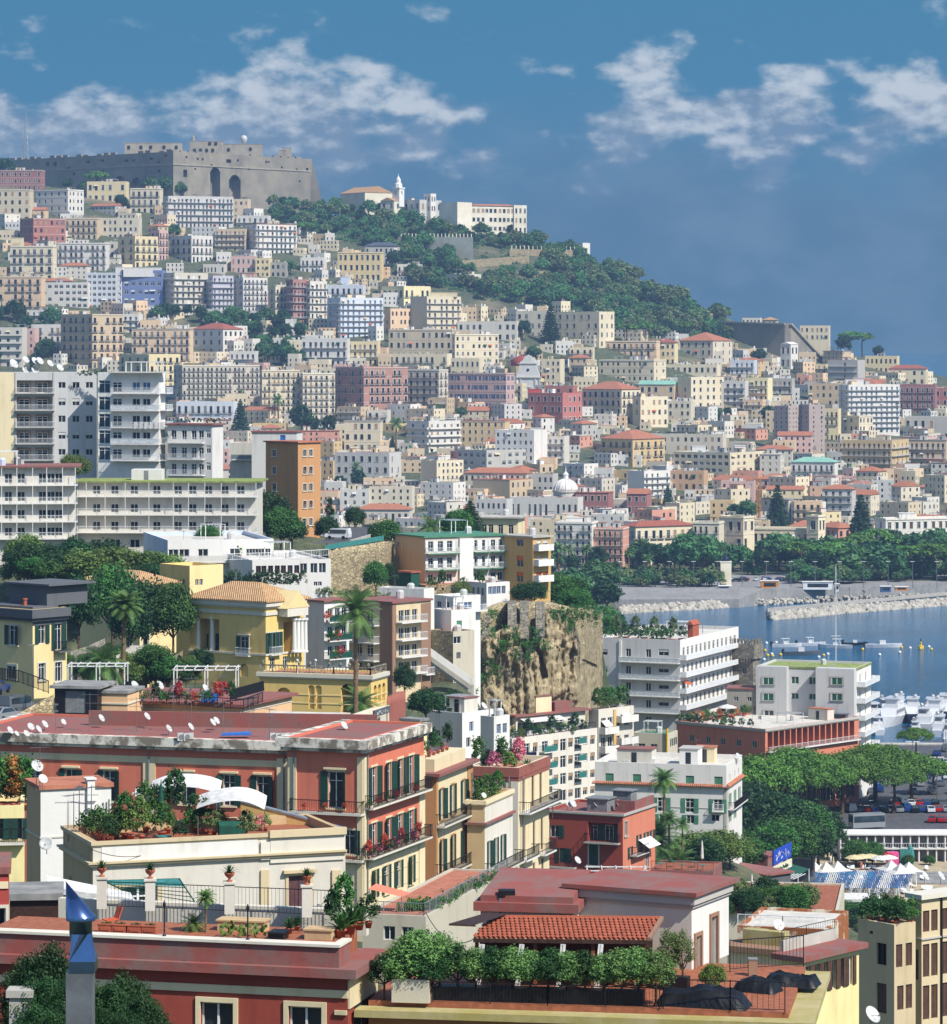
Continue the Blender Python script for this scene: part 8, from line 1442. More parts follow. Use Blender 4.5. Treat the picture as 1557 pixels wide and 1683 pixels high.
railing([dk(1200,6.5),world_of(SD,(SD.L-.05,SD.D-.2,SD.zr))],'black steel railing along the back of the deck',h=1.0,step=.12,r=.012)
def covered(label,u,y,w,d,h,rz,seed):
 rs=np.random.RandomState(seed);root=thing('covered_furniture',label,'furniture',dk(u,y),rz);n,m=16,8;V=[]
 for i in range(n+1):
  for j in range(m+1):
   a,b_=i/n*2-1,j/m*2-1;e=(1-abs(a)**14)*(1-abs(b_)**10);V.append((a*w/2*(1.1-.1*e)+rs.normal()*.01,b_*d/2*(1.12-.12*e)+rs.normal()*.015,max(0,h*e**.5*(.8+.14*math.sin(4*a+seed)+.1*b_)+rs.normal()*.03*e)))
 f=[(i*(m+1)+j,(i+1)*(m+1)+j,(i+1)*(m+1)+j+1,i*(m+1)+j+1)for i in range(n)for j in range(m)];link('cover',np_mesh('cover',np.array(V),np.array(f),['blackcloth'],True),root)
covered('long table under a draped black cover on the deck',1155,.75,2.6,.9,.6,-.3,1);covered('sofa under a black cover beside the deck railing',1245,3.4,1.3,.8,.42,-.5,2);covered('lounger under a black cover at the back of the deck',1300,4.6,1.6,.8,.36,-.3,3)
lb_=thing('bin','grey-brown litter bin standing on the deck edge','bin',dk(1238,6.0));MB().cbox(0,0,0,.28,.28,.5).build('body','brown',lb_);MB().cbox(0,0,.5,.31,.31,.05).build('lid','shutter_grey',lb_)
dish(P(1432,1690,98),.62,.35,15,30,'white satellite dish beside the yellow-green eaves of the deck house')
wl2=thing('wall_lamp','small black box lamp on the cream penthouse wall','lamp',P(1107,1538,111.4));MB().cbox(0,-.1,0,.14,.2,.1).build('housing','black',wl2)
S=nhouse('house','low cream house with brown eave and teal doors behind the deck',1196,1290,1316,1570,1680,185,30,'cream',D=5,roof='p',roofcol='brown',ov=.3,front=[(1585,1635,[1212,1226,1246],.6,'f',dict(pane='teal'))],right=[(1580,1630,[1300],.8,'f')])
part(S,MB().box(.5,.8,S.zr,S.L-.4,S.D-.5,S.zr+.75),'roof_parapet','peelyellow');dish((X(1279,187),187,S.z+S.zr),.8,.95,-10,30,'white dish on the low cream house behind the deck')
S=nhouse('house','low yellow house with long red roof and tall narrow doors behind the deck',1283,1318,1412,1580,1680,178,40,'lemon',D=12,roof='p',roofcol='redslab',ov=.35,right=[(1588,1636,[1328,1342,1356,1370,1384,1396],.55,'fs',dict(shut='shutter_brown'))],front=[(1590,1636,[1300],.6,'f')])
part(S,MB().box(S.L-1.6,.4,S.zr,S.L-1.4,S.D,S.zr+.55),'roof_wall','concrete')
railing([world_of(S,(S.L-1.5,y,S.zr+.55))for y in(.4,S.D*.5,S.D)],'dark ivy-grown railing along the red roof behind the deck',h=.5,step=.2,r=.012)
S=nhouse('terrace','rust-stained fenced roof terrace behind the low houses',1212,1360,1395,1528,1600,240,16,'rust',D=6,roof='f',par=.2,roofcol='roof_pale',cat='terrace')
railing([world_of(S,(x,.2,S.H))for x in(0,S.L*.5,S.L-.2)],'white post fence along the rust-stained terrace',h=.75,mat='rail_white',step=.5,r=.02)
S=nhouse('terrace','cream terrace wall with square stepped battlements',1170,1375,1388,1508,1560,330,8,'greycream',D=8,roof='f',par=.2,roofcol='deck',cat='terrace')
b=MB()
for i in range(8):b.box(S.L*i/8+.2,-.02,S.H-.0,S.L*i/8+S.L/13,.3,S.H+.35)
part(S,b,'battlements','greycream')
STB=nhouse('apartment_house','tall beige apartment house with narrow shuttered windows and corner downpipes',1497,1515,1640,1478,1800,208,52,'beige',D=12,roof='p',roofcol='trim',ov=.25,frame='wood_dark',shut='shutter_brown',right=[(1497,1532,[1521,1536,1553],.55,'c'),(1552,1606,[1535-14,1536,1553],.55,'c'),(1620,1676,[1521,1536,1553],.55,'c')],front=[(1560,1610,[1505],.5,'c')],courses=[(1545,.1,.1,'trim_grey')])
part(STB,MB().tube((STB.L+.08,1.6,0),(STB.L+.08,1.6,STB.H),.06,.06,8),'downpipe','iron');part(STB,MB().tube((STB.L+.08,5.5,0),(STB.L+.08,5.5,STB.H),.05,.05,8),'downpipe','brown')
S=nhouse('apartment_house','lower beige wing with one dark window and deep shade below the tall apartment house',1410,1470,1505,1520,1800,206,50,'beige',D=5,roof='f',par=.3,roofcol='roof_terra',frame='wood_dark',shut='shutter_brown',front=[(1550,1586,[1449],.8,'f'),(1616,1665,[1449],.8,'c'),(1530,1535,[1432],.3,'f')],right=[(1552,1590,[1478,1494],.55,'c'),(1620,1660,[1480,1494],.55,'c')])
for i in range(6):potted(world_of(S,(S.L*(i+.5)/6,.8+(i%2)*.8,S.zr)),('wide','ball')[i%2],('leaf_dark','leaf')[i%2],1.5,group='roof plants of the lower beige wing',label='leafy pot on the roof of the lower beige wing')
for(u,v)in((1520,1462),(1546,1456)):dish((X(u,212),212,STB.z+STB.zr),.75,.45,30,30,'white dish on the roof of the tall beige apartment house','dishes of the beige apartment house')
plant('oak_b',P(1185,1525,345),3.0,'leafy tree on the battlemented terrace behind the penthouse','tree',sx=1.3)
for i in range(14):u=1205+i*8.5;plant(('bush_a','bush_b')[i%2],P(u,1512+(i%3)*2,338+i%4),1.6+(i%3)*.6,'garden bush on the battlemented terrace','bush','bushes of the battlemented terrace',sx=1.2)
parasol(P(1236,1502,345),.5,4.0,'canvas','tall closed white parasol on the battlemented terrace',False,None)
for i in range(16):u=1196+i*9;Y=331.5+(i%4)*1.6;plant(('oak_a','oak_b','olive')[i%3],(X(u,Y),Y,50.8),1.7+(i*7%5)*.38,'garden tree screening the club house behind the battlemented terrace','tree','garden trees of the battlemented terrace',sx=1.1)
for S_,pts in((SQ,(('R',601),('F',484))),(SO,(('R',773),)),(ST2,(('R',856),('F',838))),(SP,(('F',246),('F',468))),(STB,()),(SWB,(('R',178),))):
 for f_,u in pts:
  p=S_.hit(f_,u,1400);q=(p.x,-.22,0)if f_=='F' else(S_.L+.22,p.y,0);part(S_,MB().tube(q,(q[0],q[1],S_.H-.8),.06,.06,7),'downpipe','shutter_grey')
def cable(u0,v0,Y0,u1,v1,Y1,sag,lb):
 a,b_=P(u0,v0,Y0),P(u1,v1,Y1);m=MB();pr=a
 for i in range(1,13):t=i/12;q=a.lerp(b_,t)-Vector((0,0,sag*4*t*(1-t)));m.tube(pr,q,.018,.018,5);pr=q
 o=m.build('cable','black');tag(o,lb,'cable')
cable(826,1493,113,700,1500,150,1.2,'black cable hanging from the box flue towards the palazzo garden');cable(148,1395,184,282,1390,187,.5,'thin wire slung along the parapet of the cream villa')
GT=nhouse('garden_terrace','planted garden terrace with pale railing at the foot of the corner palazzo',596,700,838,1506,1600,258,16,'greycream',D=9,roof='f',par=.15,roofcol='roof_terra',cat='terrace',front=[(1522,1545,[640,670],.9,'f')])
shrub_row([world_of(GT,(GT.L*.5,2.5,GT.zr)),world_of(GT,(GT.L*.9,4,GT.zr)),world_of(GT,(GT.L*.95,GT.D*.8,GT.zr))],'leafy garden hedge at the foot of the corner palazzo block',1.0,1.2,110,.08,'leaf')
railing([world_of(GT,p)for p in((0,.2,GT.H),(GT.L-.2,.2,GT.H),(GT.L-.2,GT.D,GT.H))],'pale bar railing round the planted garden terrace',h=.9,mat='rail_grey',step=.2,r=.02)
aw=thing('shade_awning','faded pink awning on the planted garden terrace','awning',world_of(GT,(GT.L*.25,1.5,GT.zr)),-.3);MB().add([(-1.3,0,1.7),(1.3,.2,1.2),(1.5,1.6,1.3),(-1.1,1.4,1.9)],[(0,1,2,3)]).build('canvas','salmon',aw);MB().tube((-1.2,.1,0),(-1.2,.1,1.7),.03,.03,6).tube((1.25,.25,0),(1.25,.25,1.2),.03,.03,6).build('stand','galv',aw)
# harbour side
WH=['white','rail_white']
SH=nhouse('hotel','large white stepped apartment hotel with wrap-around balconies and roof garden beside the cliff',971,1118,1214,1052,1345,770,23,'lightgrey',side='white',D=30,roof='f',roofcol='roof_pale',par=.8,shut='roller',front=[(a,b,[990],2.5,'r')for a,b in((1067,1076),(1095,1104),(1122,1131),(1150,1159))]+[(a-1,b+3,[1033,1066],1.2,'f')for a,b in((1067,1076),(1095,1104),(1122,1131),(1150,1159))]+[(a,b+1,[1091],2.4,'r')for a,b in((1067,1076),(1095,1104),(1122,1131),(1150,1159))]+[(1178,1186,[1066],1.4,'f')],right=[(a,b,[1124+i*7 for i in range(13)],1.5,'f')for a,b in((1064,1078),(1092,1106),(1119,1133),(1146,1160))],bals=[('F',1021,1119,v,1.6,'panel',WH)for v in(1086,1114,1141,1168)]+[('R',1117,1216,v,1.6,'solid',WH)for v in(1084,1112,1139,1166)],panels=[('F',1018,1052,1022,1200,'white',.25)],nclut=9,seed=12)  # front of the white hotel greyed: its dimmer light put into the colour
for i in range(12):potted(world_of(SH,(SH.L*(.15+.07*i),2+(i%3)*2,SH.zr)),('wide','tall','ball')[i%3],('leaf','leaf_olive','leaf_dark')[i%3],3.2,'box',group='roof garden of the white hotel',label='shrub trough in the roof garden of the stepped white hotel')
part(SH,MB().box(SH.L*.93,9,SH.zr,SH.L*.99,13,SH.zr+3.4).add([(SH.L*.92,8.6,SH.zr+3.4),(SH.L,8.6,SH.zr+3.4),(SH.L,13.4,SH.zr+3.4),(SH.L*.92,13.4,SH.zr+3.4),(SH.L*.96,8.6,SH.zr+4.4),(SH.L*.96,13.4,SH.zr+4.4)],[(0,4,5,3),(1,2,5,4),(0,1,4),(2,3,5)]),'roof_aedicule','terracotta')
for(u,v,w)in((1124,1119,2.6),(1158,1180,9)):p=SH.hit('R',u,v,-.1);part(SH,MB().add([(SH.L+.1,p.y-w/2,p.z),(SH.L+.1,p.y+w/2,p.z),(SH.L+1.9,p.y+w/2,p.z-.7),(SH.L+1.9,p.y-w/2,p.z-.7)],[(0,1,2,3)]),'awning','canvas' if w>5 else 'chair_orange')
ST4=nhouse('stone_tower','old stone tower with battlements and corbels beside the white hotel',1205,1238,1250,1060,1345,800,30,'greystone',D=6,roof='f',par=.6,roofcol='roof_grey',cat='tower',front=[(1062,1068,[1222],.9,'p'),(1098,1108,[1224],1.0,'f')])
b=MB();b.box(-.5,-.5,ST4.H-3.2,ST4.L+.5,ST4.D+.5,ST4.H)
for i in range(7):b.box(-.5+i*(ST4.L+1)/7,-.5,ST4.H,-.5+(i+.55)*(ST4.L+1)/7,-.1,ST4.H+1.3);b.box(i*ST4.L/7,-.5,ST4.H-3.9,i*ST4.L/7+.35,0,ST4.H-3.2)
for i in range(5):b.box(ST4.L+.1,i*ST4.D/5,ST4.H,ST4.L+.5,(i+.55)*ST4.D/5,ST4.H+1.3)
part(ST4,b,'battlements','greystone')
S=nhouse('house','dim stone house with red tin roof between the tower and the two white blocks',1195,1246,1250,1133,1345,775,10,'stonegrey',D=6,roof='p',roofcol='roof_red',ov=.3,front=[(1145,1152,[1210,1232],1.0,'f')])
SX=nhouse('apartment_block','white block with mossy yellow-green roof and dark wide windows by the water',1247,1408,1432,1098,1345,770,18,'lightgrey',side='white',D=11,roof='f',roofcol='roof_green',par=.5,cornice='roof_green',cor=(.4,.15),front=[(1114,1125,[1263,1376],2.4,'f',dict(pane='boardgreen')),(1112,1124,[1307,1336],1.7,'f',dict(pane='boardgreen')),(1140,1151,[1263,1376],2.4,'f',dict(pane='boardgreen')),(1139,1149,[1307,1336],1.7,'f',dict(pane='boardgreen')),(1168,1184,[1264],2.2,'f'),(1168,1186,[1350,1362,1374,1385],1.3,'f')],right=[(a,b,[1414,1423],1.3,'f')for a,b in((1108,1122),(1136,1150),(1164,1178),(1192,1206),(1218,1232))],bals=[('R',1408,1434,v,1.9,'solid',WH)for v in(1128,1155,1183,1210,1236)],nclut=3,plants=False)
p,q=SX.hit('F',1297,1098),SX.hit('F',1345,1172);part(SX,MB().box(0,-2.4,q.z-2,p.x,-.01,SX.H),'projecting_bay','lightgrey');part(SX,MB().box(q.x,-2.6,q.z-2,SX.L,-.01,SX.H),'projecting_bay','lightgrey')
for(u,v0,v1,w)in((1263,1114,1125,2.4),(1376,1114,1125,2.4),(1263,1140,1151,2.4),(1376,1140,1151,2.4),(1264,1168,1184,2.2)):a_,b_=SX.hit('F',u,v0,-2.6),SX.hit('F',u,v1,-2.6);link('window',win_mesh('ft',w,a_.z-b_.z,['boardgreen' if v0<1160 else 'pane','frame_white','roller','trim_grey'],.03),SX.root,(a_.x,-2.68 if u>1340 else-2.48,b_.z))
a_=SX.hit('F',1340,1172,-3);part(SX,MB().box(a_.x,-5,a_.z-2.6,a_.x+7.2,-2.62,a_.z).box(a_.x-.3,-5.3,a_.z,a_.x+7.5,-2.62,a_.z+.2),'veranda','glass')
SXR=nhouse('arcaded_house','long salmon house with roof terrace and a white pillared gallery',1112,1258,1412,1198,1350,742,42,'salmon',D=30,roof='f',roofcol='roof_pale',par=.5,cornice='trim_grey',cor=(.5,.3),front=[(1208,1219,[1137,1164,1188,1214,1240],1.2,'f',dict(pane='boardgreen')),(1236,1250,[1137,1164,1188,1214],1.2,'f')],right=[(1200,1238,[1266+i*9.6 for i in range(15)],1.75,'o',dict(dep=2.4)),(1258,1282,[1270+i*16 for i in range(9)],1.3,'fs'),(1300,1330,[1270+i*16 for i in range(9)],1.4,'fs')],bals=[('R',1259,1410,1236,.9,'rail',WH)],shut='shutter_green')
for i in range(14):potted(world_of(SXR,(1.2+(i%2),SXR.D*(.03+.066*i),SXR.zr)),('wide','ball')[i%2],('leaf','leaf_olive','leaf_rust')[i%3],2.3,'box',group='terrace plants of the salmon house',label='planter of shrubs on the roof terrace of the long salmon house')
for i in range(8):potted(world_of(SXR,(SXR.L*(.1+.1*i),1.2,SXR.zr)),'ball',('leaf','leaf_dark')[i%2],2.0,group='front terrace plants of the salmon house',label='pot at the front edge of the salmon house terrace')
clutter(random.Random(9),SXR.roof,SXR.L,SXR.D,SXR.zr,False,12)
parasol(world_of(SXR,(2,SXR.D*.45,SXR.zr)),2.2,3.0,'canvas','open white parasol on the salmon house terrace',True,None)
S=nhouse('apartment_house','peach tall house with shutters half hidden by the umbrella pines',1216,1240,1262,1250,1350,735,40,'peach',side='yellow',D=10,roof='f',roofcol='roof_terra',right=[(1262,1276,[1246,1255],1.0,'fs'),(1288,1302,[1246,1255],1.0,'fs')],front=[(1262,1276,[1226],1.0,'fs')])
S=nhouse('house','dull house with green roof terrace and yellow drainpipe left of the salmon house',1040,1098,1114,1206,1300,690,20,'greycream',D=10,roof='f',roofcol='greenpaint',par=.4,front=[(1222,1240,[1055,1075],1.4,'f')],right=[(1214,1226,[1104,1110],.9,'fs')],nclut=4);part(S,MB().tube((S.L-.1,-.2,0),(S.L-.1,-.2,S.H+1),.22,.22,8),'drainpipe','buoy_yellow')
def sheet(name,label,pts,mat,z,cat):tag(MB().add([(X(u,Y),Y,z)for u,Y in pts],[tuple(range(len(pts)))]).build(name,mat),label,cat,kind='structure')
sheet('car_park','grey asphalt car park and harbour road under the umbrella pines',[(1180,692),(1680,688),(1680,876),(1425,876),(1300,800)],'asphalt',4.6,'car park')
sheet('club_terrace','pale paved bathing-club terrace around the pools',[(1160,600),(1700,596),(1700,687),(1190,690)],'sand',4.4,'terrace')
tag(MB().box(X(1425,876),876,-2,190,879,4.9).build('quay','concrete'),'grey concrete quay edge along the marina','quay',kind='structure')
for n_,(lb,pts)in enumerate([('turquoise swimming pool in front of the cabins',[(1322,655),(1450,653),(1436,668),(1318,669)]),('bright blue swimming pool among the loungers',[(1335,617),(1480,615),(1470,633),(1325,633)])]):sheet('pool',lb,pts,'pool',4.5,'pool')
cb=thing('bathing_cabins','two-storey row of white bathing cabins with balcony below the car park','cabins',(X(1382,681),681,4.4));x0,x1=0,X(1640,681)-X(1382,681);zc=22/F*681
MB().box(0,3,0,x1,7,zc*2).build('back_wall','white',cb);MB().box(-.2,-.3,zc*.95,x1,3,zc*1.05).box(-.2,-.3,zc*2,x1,7,zc*2.08).build('slabs','white',cb)
for i in range(19):x=x1*i/18;MB().box(x-.12,0,0,x+.12,3,zc*.95).box(x-.12,0,zc*1.05,x+.12,2.9,zc*2).build('partition','white',cb)
for i in range(18):
 for k in(0,1):MB().box(x1*(i+.25)/18,2.9,zc*1.05*k,x1*(i+.75)/18,2.99,zc*1.05*k+zc*.75).build('cabin_door','lightgrey',cb)
b=MB();b.box(0,-.25,zc*1.05+.9,x1,-.2,zc*1.05+.97)
for i in range(60):b.box(x1*i/60,-.25,zc*1.05,x1*i/60+.05,-.2,zc*1.05+.9)
b.build('railing','rail_white',cb)
SCL=nhouse('club_house','low club house with red roof deck and grey front behind the penthouse',1160,1258,1300,1440,1520,520,50,'darkgrey',D=14,roof='p',roofcol='redslab',ov=.4,front=[(1462,1490,[1175,1200,1228],2.6,'f')],right=[(1460,1486,[1275],1.5,'f')])
S2c=nhouse('club_house','rear club wing with bright red flat roof and dark railing',1130,1262,1280,1408,1500,560,30,'redslab',D=14,roof='p',roofcol='redslab',ov=.2)
railing([world_of(S2c,(0,13.5,S2c.zr)),world_of(S2c,(S2c.L,13.5,S2c.zr))],'dark mesh railing along the rear club roof',h=1.2,step=.3,r=.03)
def sign(name,label,u0,v0,u1,v1,hpx,Y,mat,txt,tmat,size,ry):
 p,q=P(u0,v0,Y),P(u1,v1,Y+6);h=hpx/F*Y;root=thing(name,label,'sign',p,math.atan2(q.y-p.y,q.x-p.x));w=math.hypot(q.x-p.x,q.y-p.y);dz=q.z-p.z
 MB().add([(0,0,-h),(w,0,dz-h),(w,0,dz),(0,0,0),(0,.2,-h),(w,.2,dz-h),(w,.2,dz),(0,.2,0)],[(0,1,2,3),(4,7,6,5),(3,2,6,7),(0,3,7,4),(1,5,6,2),(0,4,5,1)]).build('board',mat,root)
 b=MB();b.tube((.2,.3,-h-3),(.2,.3,0),.06,.06,6).tube((w-.2,.3,-h-3),(w-.2,.3,dz),.06,.06,6);b.build('posts','galv',root)
 if not txt:
  rg_=random.Random(5);b=MB()
  for i in range(5):
   for j in range(4):x=w*(.14+.17*i)+rg_.uniform(-.06,.06)*w;z=dz*x/w-h*rg_.uniform(.3,.72);a_=rg_.uniform(-1.2,1.2);l=h*rg_.uniform(.08,.2);b.beam((x-l*math.cos(a_)*.5,-.03,z-l*math.sin(a_)),(x+l*math.cos(a_)*.5,-.03,z+l*math.sin(a_)),h*.05,.05)
  b.build('lettering',tmat,root);return
 c=bpy.data.curves.new('lettering','FONT');c.body=txt;c.size=1;c.extrude=.02;c.align_x='CENTER';c.align_y='CENTER';c.materials.append(M(tmat));o=link('lettering',c,root,(w/2,-.05,dz/2-h*.5));o.rotation_euler=(R(90),-math.atan2(dz,w),0)
 k=max(.2,len(txt)*(.52 if len(txt)>8 else 1));o.scale=(w*.86/k,h*size,1);bpy.context.view_layer.update();me=bpy.data.meshes.new_from_object(o.evaluated_get(bpy.context.evaluated_depsgraph_get()));n_=link('lettering',me,root,o.location);n_.rotation_euler=o.rotation_euler;n_.scale=o.scale;bpy.data.objects.remove(o);n_.name='lettering'
sign('billboard','blue billboard with bold white marks above the club house',1272,1399,1301,1384,24,545,'sign_blue','','frame_white',.7,0)
sign('name_board','cream name board with dark green lettering on the club house edge',1262,1430,1302,1411,13,530,'signcream','Circolo Nautico Posillipo','boardgreen',.75,0)
sign('wall_sign','dark name sign with white letters on the stone wall by the palm',617,1168,641,1160,11,412,'darkgrey','','frame_white',.7,0)
o=thing('shade_awning','green canvas awning on a white frame beside the club house','awning',P(1290,1455,560));l0=Vector(o.location);A=[P(1286,1430,560),P(1302,1420,575),P(1330,1428,590),P(1312,1440,570)];MB().add([a-l0 for a in A],[(0,1,2,3)]).build('canvas','canvas_green',o);b=MB()
for a in A:b.beam(a-l0,Vector((a.x-l0.x,a.y-l0.y,-4)),.12)
for i in range(8):b.beam(P(1262+i*6,1445,545)-l0,P(1282+i*6,1436,560)-l0,.1)
b.build('frame','frame_white',o)
S=nhouse('shed','dark grey sloping roofed hall behind the blue billboard',1296,1330,1340,1412,1450,640,25,'darkgrey',D=10,roof='p',roofcol='roof_grey',ov=.4)
def tent(p,w,lb='white peaked tent among the loungers',g='white peaked tents'):
 o=thing('tent',lb,'tent',p,.3,g);h=w*.28;V=[(-w/2,-w/2,2.4),(w/2,-w/2,2.4),(w/2,w/2,2.4),(-w/2,w/2,2.4),(-.25*w,-.25*w,2.4+h*.3),(.25*w,-.25*w,2.4+h*.3),(.25*w,.25*w,2.4+h*.3),(-.25*w,.25*w,2.4+h*.3),(0,0,2.4+h*1.3)]
 MB().add(V,[(0,1,5,4),(1,2,6,5),(2,3,7,6),(3,0,4,7),(4,5,8),(5,6,8),(6,7,8),(7,4,8)]).build('canopy','canvas',o);b=MB()
 for x in(-1,1):
  for y in(-1,1):MB().cbox(x*w*.48,y*w*.48,0,.12,.12,2.4).build('pole','frame_white',o)
for(u,Y)in((1338,655),(1358,654),(1377,655),(1465,656),(1494,654),(1325,657),(1480,652)):tent((X(u,Y),Y,4.4),4.6)
rg=random.Random(4)
for j,Y in enumerate((653,650,647,644,641,638,635)):
 for i in range(13):
  u=1312+i*15-j*2;o=thing('sunshade','blue-slatted sunshade frame over the loungers','sunshade',(X(u,Y),Y,4.4),rg.uniform(-.1,.1),'blue sunshade frames of the bathing club');b=MB()
  for k in range(6):b.beam((-.9+k*.36,-1.2,2.3),(-.75+k*.36,1.2,2.45),.2,.03)
  b.build('slats',('canvas_blue','canvas','canvas_blue')[i%3],o);c=MB()
  for x in(-.9,.9):
   for y in(-1.1,1.1):c.cbox(x,y,0,.07,.07,2.3)
  c.build('stand','frame_white',o)
lm=MB().box(-.32,-.95,.28,.32,.5,.36).add([(-.32,.5,.3),(.32,.5,.3),(.32,.95,.75),(-.32,.95,.75)],[(0,1,2,3)]).mesh('bed',['plastic_white']);lg=MB().cbox(-.26,-.8,0,.05,.05,.28).cbox(.26,-.8,0,.05,.05,.28).cbox(-.26,.45,0,.05,.05,.28).cbox(.26,.45,0,.05,.05,.28).mesh('legs',['galv'])
for i in range(130):
 u,Y=rg.uniform(1318,1530),rg.choice([608,611,613,615,634,642,646,650,658,671])+rg.uniform(-.6,.6);o=thing('sun_lounger','white sun lounger on the bathing-club terrace','sun lounger',(X(u,Y),Y,4.45),rg.uniform(-.5,.5),'sun loungers of the bathing club');link('bed',lm,o);link('legs',lg,o)
for(u,Y,m,lb)in[(1405,673,'canvas_tan','open sand-coloured parasol beside the round bushes'),(1418,674,'canvas_tan','open sand-coloured parasol beside the round bushes'),(1432,675,'canvas_tan','open sand-coloured parasol beside the round bushes'),(1452,677,'carred','open red parasol before the cabins'),(1447,672,'canvas','open white parasol before the cabins'),(1460,673,'canvas','open white parasol before the cabins')]:parasol((X(u,Y),Y,4.4),2.0,2.6,m,lb,True,lb)
for(u,Y)in((1357,682),(1363,682),(1368,683),(1335,673),(1341,673),(1370,672)):parasol((X(u,Y),Y,4.4),1,2.4,'canvas_tan','closed sand-coloured parasol on the bathing terrace',False,'closed parasols of the bathing club')
o=thing('play_castle','colourful inflatable play castle before the cabins','inflatable',(X(1478,678),678,4.4));MB().cbox(-1.2,0,0,2.2,1.6,2.4).build('bag','pinkblock',o);MB().cbox(1.2,0,0,2.2,1.6,2.9).lathe([(.6,0),(.8,1.6),(.5,3.2),(.05,3.8)],10,0,(2.2,0,0)).build('tower','teal',o)
MB().add([(-7.5,0,0),(7.5,0,0),(7.5,4,0),(-7.5,4,0),(-7.5,0,.5),(7.5,0,.5),(7.5,4,1.0),(-7.5,4,1.0)],[(0,1,5,4),(4,5,6,7),(3,7,6,2),(0,4,7,3),(1,2,6,5)]).build('awning_roof','canvas',thing('flat_awning','long flat white awning roof before the bright blue pool','awning',(X(1358,618),616,7.0)))
b=MB()
for x in(-7,0,7):b.cbox(x,.3,-2.6,.12,.12,2.6)
b.build('posts','frame_white',bpy.data.objects['flat_awning'])
for i in range(60):u,Y=1200+i*5.0,600+(i*37)%22;plant(('bush_a','bush_b','bush_c')[i%3],(X(u,Y),Y,4.2),2.2+(i%4)*.5,'leafy bush bordering the bathing club','bush','bushes round the bathing club',sx=1.3)
def person(p,top,legs,rz,lb):
 o=thing('person',lb,'person',p,rz,'people at the bathing club');me=bpy.data.meshes.new('body');V=[(0,0,.95),(0,0,1.2),(0,0,1.45),(0,0,1.62),(0,-.01,1.72),(-.19,0,1.4),(-.24,.02,1.12),(-.22,-.06,.88),(.19,0,1.4),(.25,.02,1.12),(.23,-.08,.9),(-.1,0,.9),(-.11,-.02,.48),(-.11,.02,.06),(-.11,-.12,.03),(.1,0,.9),(.12,.04,.48),(.12,.08,.06),(.12,-.06,.03)]
 E=[(0,1),(1,2),(2,3),(3,4),(2,5),(5,6),(6,7),(2,8),(8,9),(9,10),(0,11),(11,12),(12,13),(13,14),(0,15),(15,16),(16,17),(17,18)];me.from_pydata(V,E,[]);me.materials.append(M(top));b=link('body',me,o);b.modifiers.new('skin','SKIN');r=[.13,.13,.15,.06,.11,.07,.05,.04,.07,.05,.04,.09,.065,.045,.04,.09,.065,.045,.04]
 for i,sv in enumerate(me.skin_vertices[0].data):sv.radius=(r[i],)*2;sv.use_root=i==0
 b.modifiers.new('sub','SUBSURF').render_levels=1
for i,(u,Y)in enumerate(((1416,670),(1421,671),(1340,673),(1366,678))):person((X(u,Y),Y,4.4),('coral','navy','tan','white')[i],0,i*1.3,('person in red standing at the pool edge','person in dark blue standing at the pool edge','person in tan clothes walking by the pool','person in white near the closed parasols')[i])
_w=MB().lathe([(.1,-.1),(.33,-.1),(.33,.1),(.1,.1)],14).mesh('wheel',['tyre']);_hl=MB().cbox(0,0,0,.3,.06,.14).mesh('lamp',['lampwhite']);_cb={}
def car_body(mat,van=False):
 if(mat,van)not in _cb:
  b=MB();pr=[(-2.05,.35),(2.05,.35),(2.1,.62),(1.95,.85),(.95,.95),(.35,1.42),(-1.1,1.45),(-1.85,1.0),(-2.08,.9)]if not van else[(-2.2,.35),(2.2,.35),(2.25,.9),(1.7,1.1),(1.2,1.85),(-2.1,1.95),(-2.25,1.0)];n=len(pr)
  b.add([(x,-.82 if z<1.1 else-.66,z)for x,z in pr]+[(x,.82 if z<1.1 else .66,z)for x,z in pr],[tuple(range(n)),tuple(range(2*n-1,n-1,-1))]+[(i,(i+1)%n,n+(i+1)%n,n+i)for i in range(n)]);g=MB()
  if not van:g.add([(.9,-.7,.98),(.9,.7,.98),(.38,.6,1.4),(.38,-.6,1.4)],[(0,1,2,3)]).add([(-1.83,-.7,1.04),(-1.83,.7,1.04),(-1.14,.6,1.43),(-1.14,-.6,1.43)],[(0,1,2,3)]);[g.add([(.75,s*.835,.98),(-1.6,s*.835,.98),(-1.0,s*.69,1.38),(.3,s*.69,1.38)],[(0,1,2,3)])for s in(-1,1)];g.v=[(x*1.012,y,z+.015)for x,y,z in g.v]
  else:g.add([(1.76,-.7,1.12),(1.76,.7,1.12),(1.25,.6,1.8),(1.25,-.6,1.8)],[(0,1,2,3)]);[g.box(-1.8,s*.84-.01,1.12,1.3,s*.84+.01,1.7)for s in(-1,1)]
  _cb[(mat,van)]=(b.mesh('body',[mat]),g.mesh('glazing',['glass']))
 return _cb[(mat,van)]
def car(p,rz,mat,lb,grp=None,van=False,name='car'):
 o=thing(name,lb,'car',p,rz,grp);bd,gl=car_body(mat,van);link('body',bd,o);link('window_glass',gl,o)
 for x in(-1.3,1.3):
  for y in(-.75,.75):link('wheel',_w,o,(x,y,.33)).rotation_euler=(R(90),0,0)
 for y in(-.55,.55):link('headlight',_hl,o,(2.05,y,.62),R(90))
cn=dict(carwhite='white',carblack='black',cargrey='grey',carred='red',carblue='dark blue',carsilver='silver');ck=list(cn);rg=random.Random(6)
